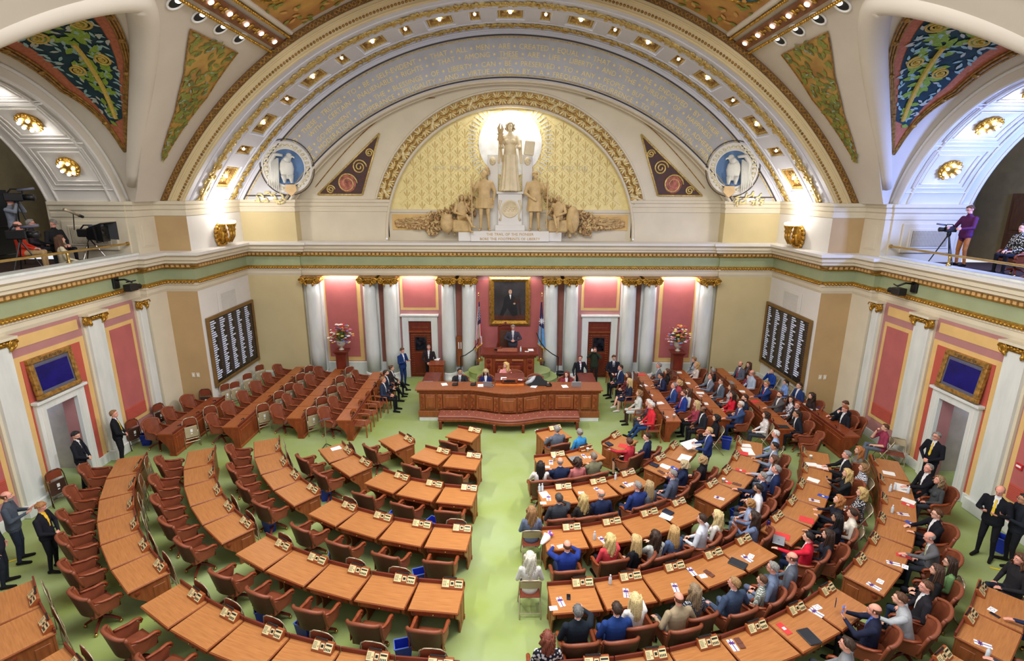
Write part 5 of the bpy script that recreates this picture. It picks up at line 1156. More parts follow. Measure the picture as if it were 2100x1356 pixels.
def glasses_mesh():
    mb = MB()
    for e in (-1, 1):
        mb.tube([(e * .031 + .022 * cos(t), .1, .012 + .016 * sin(t)) for t in np.linspace(0, 2 * pi, 14)], .0028, 5); mb.tube([(e * .052, .1, .016), (e * .08, .06, .018), (e * .082, -.01, .012)], .0028, 5)
    mb.tube([(-.01, .1, .014), (.01, .1, .014)], .0028, 5)
    return mb.mesh('glasses', M_BLACK)
def tie_mesh(bow=False):
    mb = MB()
    if bow:
        for e in (-1, 1): mb.prism([(0, .075, .55), (e * .05, .075, .575), (e * .05, .075, .525)], (0, .015, 0))
    else: mb.prism([(-.014, .07, .55), (.014, .07, .55), (.03, .128, .22), (0, .13, .17), (-.03, .128, .22)], (0, .012, 0))
    return mb.mesh('tie', M_DARK)
BEARD, GLASS, TIE, BOW = beard_mesh(), glasses_mesh(), tie_mesh(), tie_mesh(True)
def child(name, me, par, M, m=None):
    o = obj(name, me, par); o.matrix_local = M
    if m: o.material_slots[0].link = 'OBJECT'; o.material_slots[0].material = m
    return o
def figure(B, x, y, z, h, top, bottom, hair, skin, label, shirt=None, shoe=(26, 24, 24), shin=None, sleeve=None, tie=None, glasses=False, beard=None, sc=1.0, bow=None, name='person', cat='person', group=None, hat=None):
    o = obj(name, B.mesh, None, (x, y, z), h); o.scale = (sc, sc, sc); tag(o, label, cat, group)
    top = top if not isinstance(top, tuple) else cloth(top); bottom = cloth(bottom) if isinstance(bottom, tuple) else bottom; sk = SKIN[skin]
    def cc(c, d): return d if c is None else (sk if c == 'skin' else cloth(c) if isinstance(c, tuple) else c)
    M = [top, bottom, sk, cc(shoe, None), cc(shirt, top), cc(shin, bottom), cc(sleeve, top)]
    for s_, m in zip(o.material_slots, M): s_.link = 'OBJECT'; s_.material = m
    hs, hc_ = hair
    if hs != 'none': child('hair', get_hair(hs), o, B.head, hcol(hc_))
    child('face', FACEM, o, B.head)
    if glasses: child('glasses', GLASS, o, B.head)
    if beard: child('beard', BEARD, o, B.head, hcol(beard))
    if tie: child('tie', TIE, o, B.torso, cloth(tie))
    if bow: child('bow_tie', BOW, o, B.torso, cloth(bow))
    return o
def lane(x, y, seat):
    """keep a sitter in the lane between one row of desks and the next"""
    if y < 16.4 and x > 0.4:
        r = math.hypot(x - DC, y - DY); a = math.degrees(math.atan2(x - DC, DY - y)); best = None
        for rc, wd in ROWS:
            if any(w[0] - 1 < a < w[-1] + 1 for w in wd): best = min(best or (9,), (abs(r - rc - DEPTH - .36), rc))
        if best and best[0] < .95:
            lo = best[1] + DEPTH + .3; r = min(max(r, lo), lo + (.26 if seat == 'L' else .36)); x, y = DC + r * sin(R(a)), DY - r * cos(R(a))
    elif y > 15.0 and x > 3.6:
        if seat == 'G': return min(x, 4.78), y
        best = min((abs(x - (w[0] + .28 + .4)), w[0]) for w in WROWS)
        lo = best[1] + .28 + .3; x = min(max(x, lo), lo + (.26 if seat == 'L' else .4)); x = min(x, 12.0 if y < 17.6 else 10.72); y = min(y, 21.75)
    return x, y
POSE = {'lap': ('lap', 'lap'), 'desk': ('desk', 'desk'), 'reach': ('lap', 'reach'), 'reachL': ('reach', 'lap'), 'chin': ('lap', 'chin'), 'phone': ('phone', 'phone'), 'rest': ('rest', 'rest'), 'write': ('desk', 'write'), 'mix': ('desk', 'lap'), 'both': ('reach', 'reach')}
def P(px, py, pose, h, top, bottom, hair, skin, label, seat='L', z0=0.0, yaw=0, pitch=0, lean=0, legs='n', fem=False, sc=None, **kw):
    st = pose in STD; la, ra = (pose, pose) if st else POSE[pose]
    if 'arms' in kw: la, ra = kw.pop('arms')
    sc = sc or (0.95 if fem else 1.0); B = body(st, la, ra, legs, yaw, pitch, lean, fem)
    hl = B.head.translation * sc; g = at(px, py, z0 + hl.z)
    if h == 'c':
        cx = DC if g.x > 0 else -DC; h = math.atan2(-(cx - g.x), DY - g.y)
    else: h = R(h)
    x, y = g.x - (cos(h) * hl.x - sin(h) * hl.y), g.y - (sin(h) * hl.x + cos(h) * hl.y)
    if seat and not st and z0 == 0: x, y = lane(x, y, seat)
    if st and abs(x) > 11.85 and y < 17.5: x = math.copysign(11.85, x)
    o = figure(B, x, y, z0, h, top, bottom, hair, skin, label, sc=sc, **kw)
    if seat and not st:
        nm = {'L': 'leather swivel chair', 'F': 'open folding chair', 'G': 'wooden guest armchair'}[seat]
        w = label.split(); short = ' '.join(w[:11]); c = chair(seat, x + sin(h) * .03, y - cos(h) * .03, h, nm + ' under the ' + short)
        if z0: c.location.z = z0
    return o
# ================================================================== ROSTRUM
def yf(x):
    a = abs(x); return 18.02 if a > 1.55 else 18.02 - 0.36 * (0.5 + 0.5 * cos(pi * a / 1.55))
def frontpath(x0, x1, n, off): return [(x0 + (x1 - x0) * i / n, yf(x0 + (x1 - x0) * i / n) - off) for i in range(n + 1)]
ct = thing('clerk_counter', 'long carved wooden clerks counter with bowed front below the rostrum', 'counter', (0, 0, 0))
def slabpoly(x0, x1, off, yb, z0, z1, n=40):
    fp = frontpath(x0, x1, n, off); P_ = [(x, y, z0) for x, y in fp] + [(x1, yb, z0), (x0, yb, z0)]; return P_, (0, 0, z1 - z0)
for nm, a, m in (('plinth', (-3.28, 3.28, -.02, 18.7, 0, .16), M_MARBLE), ('base_moulding', (-3.3, 3.3, 0.0, 18.7, .16, .4), M_WOODM), ('body', (-3.26, 3.26, -.03, 18.7, .4, 1.16), M_WOODM), ('cornice', (-3.32, 3.32, .03, 18.72, 1.12, 1.2), M_WOODR), ('counter_top', (-3.38, 3.38, .1, 18.75, 1.22, 1.28), M_WOODM)):
    Pp, d = slabpoly(*a); MB().prism(Pp, d).build(nm, m, ct, bevel=0.01)
mb = MB()
for i in range(110):
    x = -3.3 + 6.6 * (i + .5) / 110; mb.box(x - .018, x + .018, yf(x) - .07, yf(x) + .02, 1.2, 1.225)
mb.build('dentil', M_WOODR, ct)['kind'] = 'stuff'
for x, w in ((-2.85, .36), (-2.06, .66), (-.87, .6), (-.03, .58), (.83, .6), (2.0, .66), (2.79, .36)):
    for nm, k, o, m in (('panel_frame', 1.0, .05, M_WOODM), ('raised_panel', .74, .075, M_WOODM)):
        hw = w / 2 * k; h = .27 * k; Pp = [(x - hw + 2 * hw * i / 6, yf(x - hw + 2 * hw * i / 6) - o, .78 - h) for i in range(7)] + [(x + hw, yf(x + hw) + .03, .78 - h), (x - hw, yf(x - hw) + .03, .78 - h)]
        MB().prism(Pp, (0, 0, 2 * h)).build(nm, m, ct, bevel=0.014)
for x in (-3.13, -2.5, -1.57, -1.31, -.46, .4, 1.25, 1.53, 2.44, 3.1):
    MB().box(x - .085, x + .085, yf(x) - .05, yf(x) + .05, .5, 1.06).build('pilaster', M_WOODM, ct, bevel=.01)
    mb = MB()
    for k in range(4): mb.box(-.06, .06, -.02, .02, -.014, .014, 0, Matrix.Translation((x, yf(x) - .06, .6 + k * .12)) @ Matrix.Rotation(.7 if k % 2 else -.7, 4, 'Y'))
    mb.build('carving', M_WOODR, ct)
for s in (-1, 1):
    MB().box(*sorted((s * 2.78, s * 3.3)), 18.7, 20.3, 0, 1.03).build('side_return', M_WOODR, ct, bevel=.01)
    MB().box(*sorted((s * 2.72, s * 3.36)), 18.74, 20.36, 1.03, 1.08).build('side_top', M_WOODD, ct, bevel=.01)
bn = thing('tufted_bench', 'long brown tufted leather bench curving along the counter front', 'bench', (0, 0, 0))
def benchpoly(o, w, z0, z1):
    fp = frontpath(-2.5, 2.5, 36, o + w); bp = frontpath(-2.5, 2.5, 36, o)[::-1]; return [(x, y, z0) for x, y in fp + bp], (0, 0, z1 - z0)
Pp, d = benchpoly(.12, .56, .41, .5); MB().prism(Pp, d).build('cushion', mat('bench_leather', (140, 80, 66), .42, var=.08, scale=5), bn, bevel=.025)
Pp, d = benchpoly(.1, .6, .3, .41); MB().prism(Pp, d).build('rail', M_WOODR, bn, bevel=.015)
for r_ in range(2):
    for i in range(18):
        x = -2.4 + 4.8 * (i + .5 * r_ + .25) / 18; MB().ball((x, yf(x) - .27 - .25 * r_, .502), (.02, .02, .01), n=7, m=4).build('button', M_GOLDP, bn, True)
for x in (-2.42, -.5, .5, 2.42):
    for o in (.66, .2): MB().box(x - .05, x + .05, yf(x) - o - .05, yf(x) - o + .05, 0, .31).build('leg', M_WOODD, bn, bevel=.015)
# platforms and carpeted steps
pf = MB().box(-2.75, 2.75, 18.72, 20.0, 0, .3).box(-1.3, 1.3, 19.9, 22.8, 0, 1.0)
struct('floor_rostrum', pf, M_CARPET)
for s in (-1, 1):
    st_ = sgroup('trim_9' if s < 0 else 'trim_10')
    for k, (z, r) in enumerate(((.25, 1.45), (.5, 1.15), (.75, .85), (1.0, .58))):
        MB().lathe([(r - .02, 0), (r - .02, z - .04), (r, z - .03), (r, z - .012), (0, z - .012)], (s * 1.12, 21.0, 0), 36).build('step', M_CARPET, st_, bevel=0.004)
sd = thing('rostrum_desk', 'tall carved cherry rostrum desk of the presiding officer', 'desk', (0, 0, 0))
MB().box(-.98, .98, 20.0, 20.6, .3, 1.9).build('body', M_WOODR, sd, bevel=.01); MB().box(-1.12, 1.12, 19.85, 20.75, 1.93, 2.02).build('top', M_WOODD, sd, bevel=.015); MB().box(-1.05, 1.05, 19.92, 20.66, 1.84, 1.93).build('cornice', M_WOODR, sd, bevel=.02)
MB().box(-.55, .55, 19.95, 20.0, .5, 1.62).build('front_panel', M_WOODD, sd, bevel=.015); MB().box(-.45, .45, 19.92, 19.96, .6, 1.5).build('raised_panel', M_WOODR, sd, bevel=.015)
for s in (-1, 1):
    MB().box(*sorted((s * .95, s * .68)), 19.93, 20.0, .4, 1.8).build('pilaster', M_WOODR, sd, bevel=.012)
    mb = MB()
    for z in (.75, 1.1, 1.45, 1.68): mb.lathe([(.085, 0), (.07, .02), (.04, .02), (.03, .035), (0, .04)], n=14, mx=Matrix.Translation((s * .815, 19.93, z)) @ Matrix.Rotation(pi / 2, 4, 'X'))
    mb.build('carved_boss', M_WOODD, sd)
    MB().box(*sorted((s * .55, s * .1)), 19.9, 19.95, 1.7, 1.78).build('carved_band', mat('carved_gilt', (170, 100, 56), .4), sd, bevel=.01)
lecn = thing('reading_slope', 'low wooden reading slope on the rostrum desk top', 'stand', (-.08, 20.15, 2.02)); MB().prism([(-.4, -.17, 0), (-.4, .2, 0), (-.4, .2, .1), (-.4, -.17, .04)], (.8, 0, 0)).build('slope', M_WOODR, lecn, bevel=.01); MB().box(-.4, .4, -.2, -.17, 0, .06).build('ledge', M_WOODD, lecn)
gv = thing('gavel', 'wooden gavel lying beside the reading slope', 'gavel', (-.42, 20.3, 2.13), .5); MB().tube([(-.16, 0, 0), (.1, 0, .01)], .012, 6).build('handle', M_WOODM, gv); MB().tube([(.1, -.05, .01), (.1, .05, .01)], .03, 10).build('head', M_WOODD, gv)
cd = thing('clerk_lectern', 'raised cherry clerk desk with dark nameplate at the counter middle', 'desk', (0.02, 18.55, 1.28))
MB().box(-.52, .52, -.1, .5, 0, .16).build('body', M_WOODR, cd, bevel=.012); MB().prism([(-.55, -.14, .16), (-.55, .5, .16), (-.55, .5, .24), (-.55, -.14, .18)], (1.1, 0, 0)).build('top', M_WOODD, cd, bevel=.008); MB().box(-.28, .28, -.2, -.08, .1, .24).build('name_block', M_WOODR, cd, bevel=.01)
MB().box(-.2, .2, -.21, -.195, .13, .21).build('nameplate', M_BLACK, cd); MB().box(-.52, .52, -.2, -.1, 0, .04).build('front_strip', mat('amber_wood', (226, 130, 60), .4), cd)
pc = thing('presiding_chair', 'tall dark carved chair behind the presiding man', 'chair', (-.18, 21.75, 1.0), pi)
MB().box(-.33, .33, -.3, .3, .4, .5).build('seat', M_LEATHD, pc, bevel=.02); MB().box(-.33, .33, -.34, -.26, .5, 1.55).build('backrest', M_WOODD, pc, bevel=.02); MB().box(-.24, .24, -.27, -.23, .6, 1.4).build('back_pad', M_LEATHD, pc, bevel=.02)
MB().tube([(-.3, -.3, 1.57), (0, -.3, 1.68), (.3, -.3, 1.57)], .045, 8).ball((0, -.3, 1.72), .05).build('crest', M_WOODD, pc, True)
for e in (-1, 1):
    MB().tube([(e * .33, -.28, .85), (e * .36, .2, .78), (e * .36, .25, .45)], .035, 8).build('armrest', M_WOODD, pc)
    for y in (-.28, .26): MB().box(e * .3 - .03, e * .3 + .03, y - .03, y + .03, 0, .41).build('leg', M_WOODD, pc)
# portrait, a plain seated sitter on a dark ground
pt = thing('portrait_painting', 'large dark portrait of a seated man in a heavy gilt frame', 'painting', (0, 22.78, 3.52))
def fr(w0, h0, w1, h1, y0, y1):
    b = MB(); o = [(-w0, y0, -h0), (w0, y0, -h0), (w0, y0, h0), (-w0, y0, h0)]; i_ = [(-w1, y1, -h1), (w1, y1, -h1), (w1, y1, h1), (-w1, y1, h1)]
    for k in range(4): b.prism([o[k], o[(k + 1) % 4], i_[(k + 1) % 4], i_[k]], (0, .05, 0))
    return b
fr(.9, 1.08, .8, .98, -.06, -.14).build('frame', M_GOLDD, pt); fr(.8, .98, .68, .86, -.14, -.04).build('frame_cove', M_GOLD, pt)
MB().box(-.69, .69, -.04, 0, -.87, .87).build('canvas', mat('canvas_dark', (62, 58, 62), .5, col2=(30, 24, 24), scale=1.6), pt)
mb = MB(); mb.box(-.68, .68, -.045, -.04, -.86, -.62); mb.build('painted_floor', mat('paint_umber', (88, 44, 30), .5, var=.2), pt)
mb = MB(); mb.prism([(x, -.048, z) for x, z in ((-.22, .2), (-.1, .3), (.1, .3), (.26, .12), (.3, -.2), (.34, -.62), (.1, -.66), (-.1, -.3), (-.3, -.66), (-.44, -.62), (-.3, -.2))], (0, .004, 0)).build('painted_suit', mat('paint_black', (26, 24, 28), .5, var=.2), pt)
mb = MB().prism([(x, -.052, z) for x, z in ((.16, .1), (.44, .12), (.5, -.6), (.44, -.62), (.38, -.1), (.2, -.12))], (0, .003, 0)).build('painted_chair', mat('paint_brown', (54, 32, 24), .5), pt)
mb = MB(); mb.add([(.02 + .075 * cos(t), -.053, .42 + .1 * sin(t)) for t in np.linspace(0, 2 * pi, 20)[:-1]], [tuple(range(19))]); mb.add([(.2 + .05 * cos(t), -.053, -.1 + .04 * sin(t)) for t in np.linspace(0, 2 * pi, 14)[:-1]], [tuple(range(13))]); mb.build('painted_skin', mat('paint_flesh', (196, 156, 128), .5), pt)
MB().prism([(x, -.052, z) for x, z in ((-.02, .3), (.06, .3), (.03, .08))], (0, .003, 0)).build('painted_shirt', M_PAPER, pt)
MB().add([(.02 + .085 * cos(t), -.0525, .47 + .07 * sin(t)) for t in np.linspace(-.2, pi + .2, 16)], [tuple(range(16))]).build('painted_hair', mat('paint_hair', (70, 62, 56), .5), pt)
# flags on poles
def flag(x, us):
    f = thing('flag', 'red white and blue striped flag with stars on a pole by the portrait' if us else 'dark and light blue flag with a white star by the portrait', 'flag', (x, 22.15, 1.0))
    MB().tube([(0, 0, 0), (0, 0, 2.85)], .018, 8).build('pole', M_GOLDD, f); MB().lathe([(.16, 0), (.16, .05), (.05, .08), (.02, .14)], n=16).build('base', M_BRASS, f)
    MB().lathe([(0, 2.85), (.03, 2.87), (.015, 2.92), (.035, 2.97), (.01, 3.02), (0, 3.06)], n=10).build('finial', M_BRASS, f)
    q = -1 if us else 1; W_, H_ = 12, 16; mb = MB(); st = MB(); M_ = [mat('flag_red', (200, 40, 56), .7), mat('flag_white', (232, 232, 236), .7), mat('flag_blue', (30, 44, 108), .7), mat('flag_sky', (120, 178, 228), .7), mat('flag_gold', (214, 170, 70), .6)]
    def pt_(u, v): 
        w = .05 + .27 * v; return (q * (-.02 + w * (u - .35)), -.03 + .05 * sin(u * 14 + v * 2) * (.4 + v), 2.62 - 1.85 * v - .25 * u * v)
    for i in range(W_):
        for j in range(H_):
            u0, u1, v0, v1 = i / W_, (i + 1) / W_, j / H_, (j + 1) / H_
            if us: mi = 2 if v0 < .45 and i < 9 else (0 if (i // 2 + (j // 9 if j > 12 else 0)) % 2 == 0 else 1)
            else: mi = 2 if v0 < .55 else 3
            mb.add([pt_(u0, v0), pt_(u1, v0), pt_(u1, v1), pt_(u0, v1)], [(0, 1, 2, 3)], mi)
    mb.build('cloth', M_, f, True)
    if us:
        for j in range(10):
            for i in range(3): u, v = .12 + .22 * i + (.1 if j % 2 else 0), .12 + .03 * j; p = pt_(u, v); st.ball((p[0], p[1] - .012, p[2]), (.014, .006, .014), n=6, m=4)
        st.build('star', M_[1], f)
    else: 
        p = pt_(.5, .42); st.prism([(p[0] + .13 * (1 if k % 2 == 0 else .45) * sin(pi * k / 8), p[1] - .07, p[2] + .17 * (1 if k % 2 == 0 else .45) * cos(pi * k / 8)) for k in range(16)], (0, .02, 0)); st.build('star', M_[1], f)
    MB().tube([pt_(u, 1.0) for u in np.linspace(0, 1, 13)], .025, 6).tube([pt_(0.0, .98), (q * .1, -.06, .55), (q * .12, -.06, .42)], .02, 6).build('fringe', M_[4], f)
flag(-1.32, True); flag(1.36, False)
# curved handrails
for s, w, pts in ((-1, 'striped flag', ((700, 300), (695, 345), (645, 420), (560, 478), (510, 492), (505, 560), (505, 640))), (1, 'blue flag', ((1347, 230), (1385, 320), (1440, 400), (1520, 462), (1588, 500), (1592, 560), (1592, 640)))):
    h = thing('handrail', 'black curved stair handrail below the ' + w, 'handrail', (0, 0, 0))
    q = [aty(850 + x / 5.385, 640 + y / 5.385, 21.4 - .08 * i) for i, (x, y) in enumerate(pts)]; q[-1].z = 0.0 if q[-1].z < .6 else q[-1].z
    MB().tube([tuple(p) for p in q[:5]], .022, 8).build('rail', M_BLACK, h, True); b = q[4]; MB().tube([tuple(b), (b.x, b.y, 0.0)], .02, 8).build('post', M_BLACK, h)
bk = thing('umbrella_bin', 'black cylindrical bin between the columns near the blue flag', 'bin', (2.2, 21.75, 0)); MB().lathe([(.16, 0), (.19, .6), (.2, .62), (.17, .62), (.15, .1)], n=20).build('body', M_BLACK, bk, True); MB().tube([(.19 * cos(t), .19 * sin(t), .62) for t in np.linspace(0, 2 * pi, 20)], .014, 6).build('rim', M_GREYP, bk)
wt = thing('wall_panel', 'narrow oak panel with white switches between columns near the striped flag', 'panel', (-2.2, 22.6, 1.2)); MB().box(-.16, .16, 0, .2, -.6, .75).build('board', M_WOODM, wt, bevel=.01)
for dx in (-.05, .05): MB().box(dx - .02, dx + .02, -.02, 0, .2, .5).build('switch', M_PAPER, wt)
# cabinet by the door
cb = thing('side_cabinet', 'small two-drawer wooden cabinet by the door under the older man', 'cabinet', (-3.1, 21.62, 0))
MB().box(-.3, .3, -.25, .25, 0, 1.02).build('body', M_WOODR, cb, bevel=.01); MB().box(-.33, .33, -.28, .28, 1.02, 1.07).build('top', M_WOODR, cb, bevel=.01)
for z in (.3, .68): dw = MB().box(-.25, .25, -.27, -.24, z, z + .28).build('drawer', M_WOODR, cb, bevel=.008); MB().ball((0, -.28, z + .14), .02).build('knob', M_BRASS, dw)
# flowers on pedestals
def bouquet(s):
    w = 'empty wing' if s < 0 else 'crowded wing'; pd = thing('pedestal', 'dark cherry plinth under the flower urn, %s' % w, 'pedestal', (s * 7.2, 21.85, 0))
    for nm, a in (('base', (-.27, .27, -.27, .27, 0, .14)), ('shaft', (-.21, .21, -.21, .21, .14, 1.42)), ('cap', (-.3, .3, -.3, .3, 1.5, 1.56)), ('neck', (-.25, .25, -.25, .25, 1.42, 1.5))): MB().box(*a).build(nm, M_WOODD, pd, bevel=.015)
    u = thing('flower_urn', 'pale stone urn holding a big mixed bouquet, %s' % w, 'vase', (s * 7.2, 21.85, 1.56)); MB().lathe([(.1, 0), (.12, .03), (.06, .07), (.05, .12), (.13, .18), (.18, .28), (.17, .33), (.2, .38), (.2, .4)], n=22).build('urn', mat('urn_stone', (196, 186, 166), .6), u, True)
    r = random.Random(21 + s); cols = [(226, 200, 90), (232, 226, 214), (196, 60, 60), (226, 130, 70), (110, 130, 190), (206, 120, 150), (240, 238, 230), (150, 40, 60)]
    mb = MB()
    for i in range(70):
        a, e, L = r.uniform(0, 6.28), r.uniform(.15, 1.5), r.uniform(.3, .52); mb.tube([(0, 0, .36), (L * .5 * cos(a) * cos(e), L * .5 * sin(a) * cos(e), .42 + L * .7 * sin(e)), (L * cos(a) * cos(e), L * sin(a) * cos(e), .42 + L * 1.25 * sin(e))], [.008, .006, .004], 4)
        d = Vector((cos(a) * cos(e), sin(a) * cos(e), sin(e))); c = d * L * .8 + Vector((0, 0, .45)); mb.ball((0, 0, 0), (.08, .03, .008), 0, 6, 4, Matrix.Translation(c) @ Matrix.Rotation(a, 4, 'Z') @ Matrix.Rotation(-e, 4, 'Y'))
    mb.build('stem_and_leaf', mat('leaf_dark', (88, 112, 58), .7, var=.2, scale=20), u)['kind'] = 'stuff'
    for k in range(110):
        a, e, L = r.uniform(0, 6.28), r.uniform(-.35, 1.5), r.uniform(.24, .5); c = Vector((L * 1.25 * cos(a) * cos(e), L * sin(a) * cos(e) , .56 + L * 1.15 * sin(e))); b = MB(); rr = r.uniform(.035, .07)
        for j in range(6): b.ball((c.x + rr * .7 * cos(j), c.y + rr * .7 * sin(j), c.z), (rr * .55, rr * .55, rr * .35), n=6, m=4)
        b.ball(tuple(c + Vector((0, 0, rr * .3))), rr * .4, n=6, m=4); cc_ = r.choice(cols); b.build('flower', mat('petal_%d_%d_%d' % cc_, cc_, .6), u, True)
    for k in range(10):
        a, L = r.uniform(0, 6.28), r.uniform(.6, .8); e = r.uniform(.3, 1.2); MB().tube([(0, 0, .4), (L * .5 * cos(a) * cos(e), L * .4 * sin(a) * cos(e), .45 + L * .6 * sin(e)), (L * cos(a) * cos(e), L * .7 * sin(a) * cos(e), .42 + L * sin(e))], [.006, .008, .003], 5).build('reed_plume', mat('reed', (206, 170, 110), .7), u)
for s in (-1, 1): bouquet(s)
for s in (-1, 1):
    w = 'empty wing' if s < 0 else 'crowded wing'; a = thing('alarm_plate', 'small red and white fire alarm plate behind the flowers, %s' % w, 'alarm', (s * 8.28, 22.8, 2.35)); MB().box(-.08, .08, -.04, 0, -.06, .06).build('body', mat('alarm_red', (190, 40, 44), .5), a, bevel=.006); MB().box(-.08, .08, -.045, -.04, -.02, .03).build('stripe', M_PAPER, a)
a = thing('alarm_plate', 'small red and white fire alarm plate beyond the lobby door, crowded wing', 'alarm', atx(2092, 957, 12.38), 0); MB().box(-.04, 0, -.08, .08, -.07, .07).build('body', mat('alarm_red', (190, 40, 44), .5), a, bevel=.006); MB().box(-.045, -.04, -.06, .06, -.02, .03).build('stripe', M_PAPER, a)
# ------------------------------------------------------------------ vote boards, vents, registers
for s in (-1, 1):
    w = 'empty wing' if s < 0 else 'crowded wing'; b = thing('vote_board', 'big black roll-call board of white name strips, %s wall' % w, 'board', (s * 11.08, 20.6, 2.3), -s * pi / 2)
    # local x runs along the wall, -y... the face looks along local -Y after the turn
    hw, hh = 1.76, 1.34; sg = 1
    for nm, a in (('frame', (-hw, hw, -.0, .1, hh - .12, hh)), ('frame', (-hw, hw, -.0, .1, -hh, -hh + .12)), ('frame', (-hw, -hw + .12, -.0, .1, -hh + .12, hh - .12)), ('frame', (hw - .12, hw, -.0, .1, -hh + .12, hh - .12))): MB().box(a[0], a[1], -a[3], a[2], a[4], a[5]).build(nm, mat('board_frame', (132, 100, 54), .45, .3), b, bevel=.012)
    MB().box(-hw + .1, hw - .1, -.05, 0, -hh + .1, hh - .1).build('panel', mat('board_black', (38, 32, 26), .4), b)
    r = random.Random(31 + s); cw = (2 * hw - .28) / 5
    for k in range(5):
        x0 = -hw + .14 + k * cw; mb = MB(); lt = MB()
        for j in range(27):
            if k == 4 and j > 25: continue
            z = hh - .2 - j * .0845; L = r.choice((.16, .19, .22, .25, .28, .32, .36)); mb.box(x0 + .05, x0 + .05 + L, -.06, -.05, z - .026, z + .02)
            for q in (.47, .55): lt.box(x0 + q, x0 + q + .025, -.056, -.05, z - .012, z + .012)
        mb.build('name_strips', mat('name_strip', (206, 214, 236), .5, emit=.15), b)['kind'] = 'stuff'; lt.build('vote_lamps', mat('vote_lamp', (140, 110, 104), .5), b)['kind'] = 'stuff'
        if k: MB().box(x0 - .012, x0 + .0, -.058, -.05, -hh + .13, hh - .13).build('divider', M_GREYP, b)
    v = thing('wall_vent', 'pale square perforated vent above the roll-call board, %s' % w, 'vent', (s * 11.09, 20.6, 4.02), -s * pi / 2); MB().box(-.75, .75, -.02, 0, -.38, .42).build('frame', M_PLASTER_L, v, bevel=.008); MB().box(-.55, .55, -.03, -.015, -.38, .3).build('grille', mat('vent_grey', (196, 192, 182), .7), v)
    mb = MB()
    for i in range(26): mb.box(-.54 + i * .042, -.53 + i * .042, -.036, -.03, -.37, .29)
    for i in range(16): mb.box(-.55, .55, -.036, -.03, -.36 + i * .042, -.35 + i * .042)
    mb.build('mesh_bar', M_PLASTER_L, v)['kind'] = 'stuff'
    # register monitor over the lobby door, tipped a little forward
    g = thing('vote_register', 'dark blue monitor in a gilt frame over the lobby door, %s' % w, 'monitor', (s * (WX - .06), 13.66, 3.38), -s * pi / 2); g.rotation_euler.x = R(-6)
    W0, H0 = .7, .55
    for a in ((-W0, W0, H0 - .14, H0), (-W0, W0, -H0, -H0 + .12), (-W0, -W0 + .14, -H0 + .12, H0 - .14), (W0 - .14, W0, -H0 + .12, H0 - .14)): MB().box(a[0], a[1], -.12, 0, a[2], a[3]).build('frame', M_GOLDD, g, bevel=.015)
    MB().box(-W0 + .14, W0 - .14, -.07, 0, -H0 + .12, H0 - .14).build('bezel', M_GREYP, g); MB().box(-W0 + .19, W0 - .19, -.075, -.06, -H0 + .2, H0 - .23).build('screen', M_SCREEN, g); MB().box(-W0 + .19, W0 - .19, -.08, -.07, H0 - .245, H0 - .235).build('glint_strip', M_CHROME, g)
    flatline('lettering', ['VOTE', 'REGISTER'], .1, lambda x, y, z: (x, -.122 - z, H0 - .105 + y), g, M_DARKLINE, .5)
    # gilded sconce of four torches
    sc_ = thing('wall_sconce', 'gilded torch sconce with glowing bulbs beneath the arch springing, %s' % w, 'sconce', (s * 11.1, 20.6, 6.5), -s * pi / 2)
    mb = MB().lathe([(.34, 0), (.36, .06), (.28, .1), (.12, .14), (0, .15)], n=24, mx=Matrix.Rotation(pi / 2, 4, 'X'))
    for i in range(16): mb.ball((.36 * cos(i * pi / 8), -.08, .4 * sin(i * pi / 8)), (.09, .07, .09), n=8, m=5)
    mb.build('backplate', M_GOLD, sc_, True)
    for x, y in ((-.3, -.32), (.3, -.32), (-.08, -.5), (.12, -.5)):
        mb = MB().tube([(x * .4, -.1, -.1), (x * .9, y * .8, -.22), (x, y, -.02), (x, y, .2)], [.05, .06, .06, .07], 8); mb.lathe([(.05, .15), (.1, .2), (.07, .28), (.11, .36), (.13, .42), (.12, .44)], (x, y, 0), 14)
        am_ = mb.build('torch_arm', M_GOLD, sc_, True)
        for k in range(4): MB().ball((x + .08 * cos(k * pi / 2), y + .08 * sin(k * pi / 2), .5), .055, n=8, m=6).build('bulb', M_BULB, am_, True)
    # remote camera on a wall arm
    c = atx(262 if s < 0 else 1850, 588 if s < 0 else 596, s * 12.0); rc_ = thing('remote_camera', 'black remote video camera on a wall arm above the %s' % ('empty wing' if s < 0 else 'crowded wing'), 'camera', c)
    MB().box(*sorted((s * .32, s * .4)), -.12, .12, -.06, .3).build('wall_plate', M_BLACK, rc_, bevel=.01); MB().tube([(s * .36, 0, .2), (s * .1, .05, .22), (-s * .1, .1, .12)], .03, 6).build('arm', M_BLACK, rc_, True)
    MB().box(-.13, .13, -.05, .3, -.16, .06).build('body', M_BLACK, rc_, bevel=.02); MB().tube([(0, .3, -.05), (0, .52, -.08)], [.07, .09], 12).build('lens', M_BLACK, rc_); MB().tube([(-.1, .1, .12), (.0, .4, .13)], .02, 6).build('microphone', M_BLACK, rc_)
    # gallery ledge and brass rail
    struct('trim_ledge_' + SIDE[s], MB().box(*sorted((s * (WX - .3), s * (WX + .2))), 3, 17.5, 6.1, 6.17), M_MARBLE, bevel=.012)
    rl = thing('brass_rail', 'brass hand rail along the gallery ledge, %s' % ('camera crew side' if s < 0 else 'lone cameraman side'), 'railing', (s * (WX + .02), 0, 6.17)); MB().tube([(0, 4, .3), (0, 17.45, .3)], .035, 10).build('rail', M_BRASS, rl); MB().lathe([(.07, 0), (.05, .05)], n=12, mx=Matrix.Translation((0, 17.5, .3)) @ Matrix.Rotation(pi / 2, 4, 'X')).build('rosette', M_BRASS, rl)
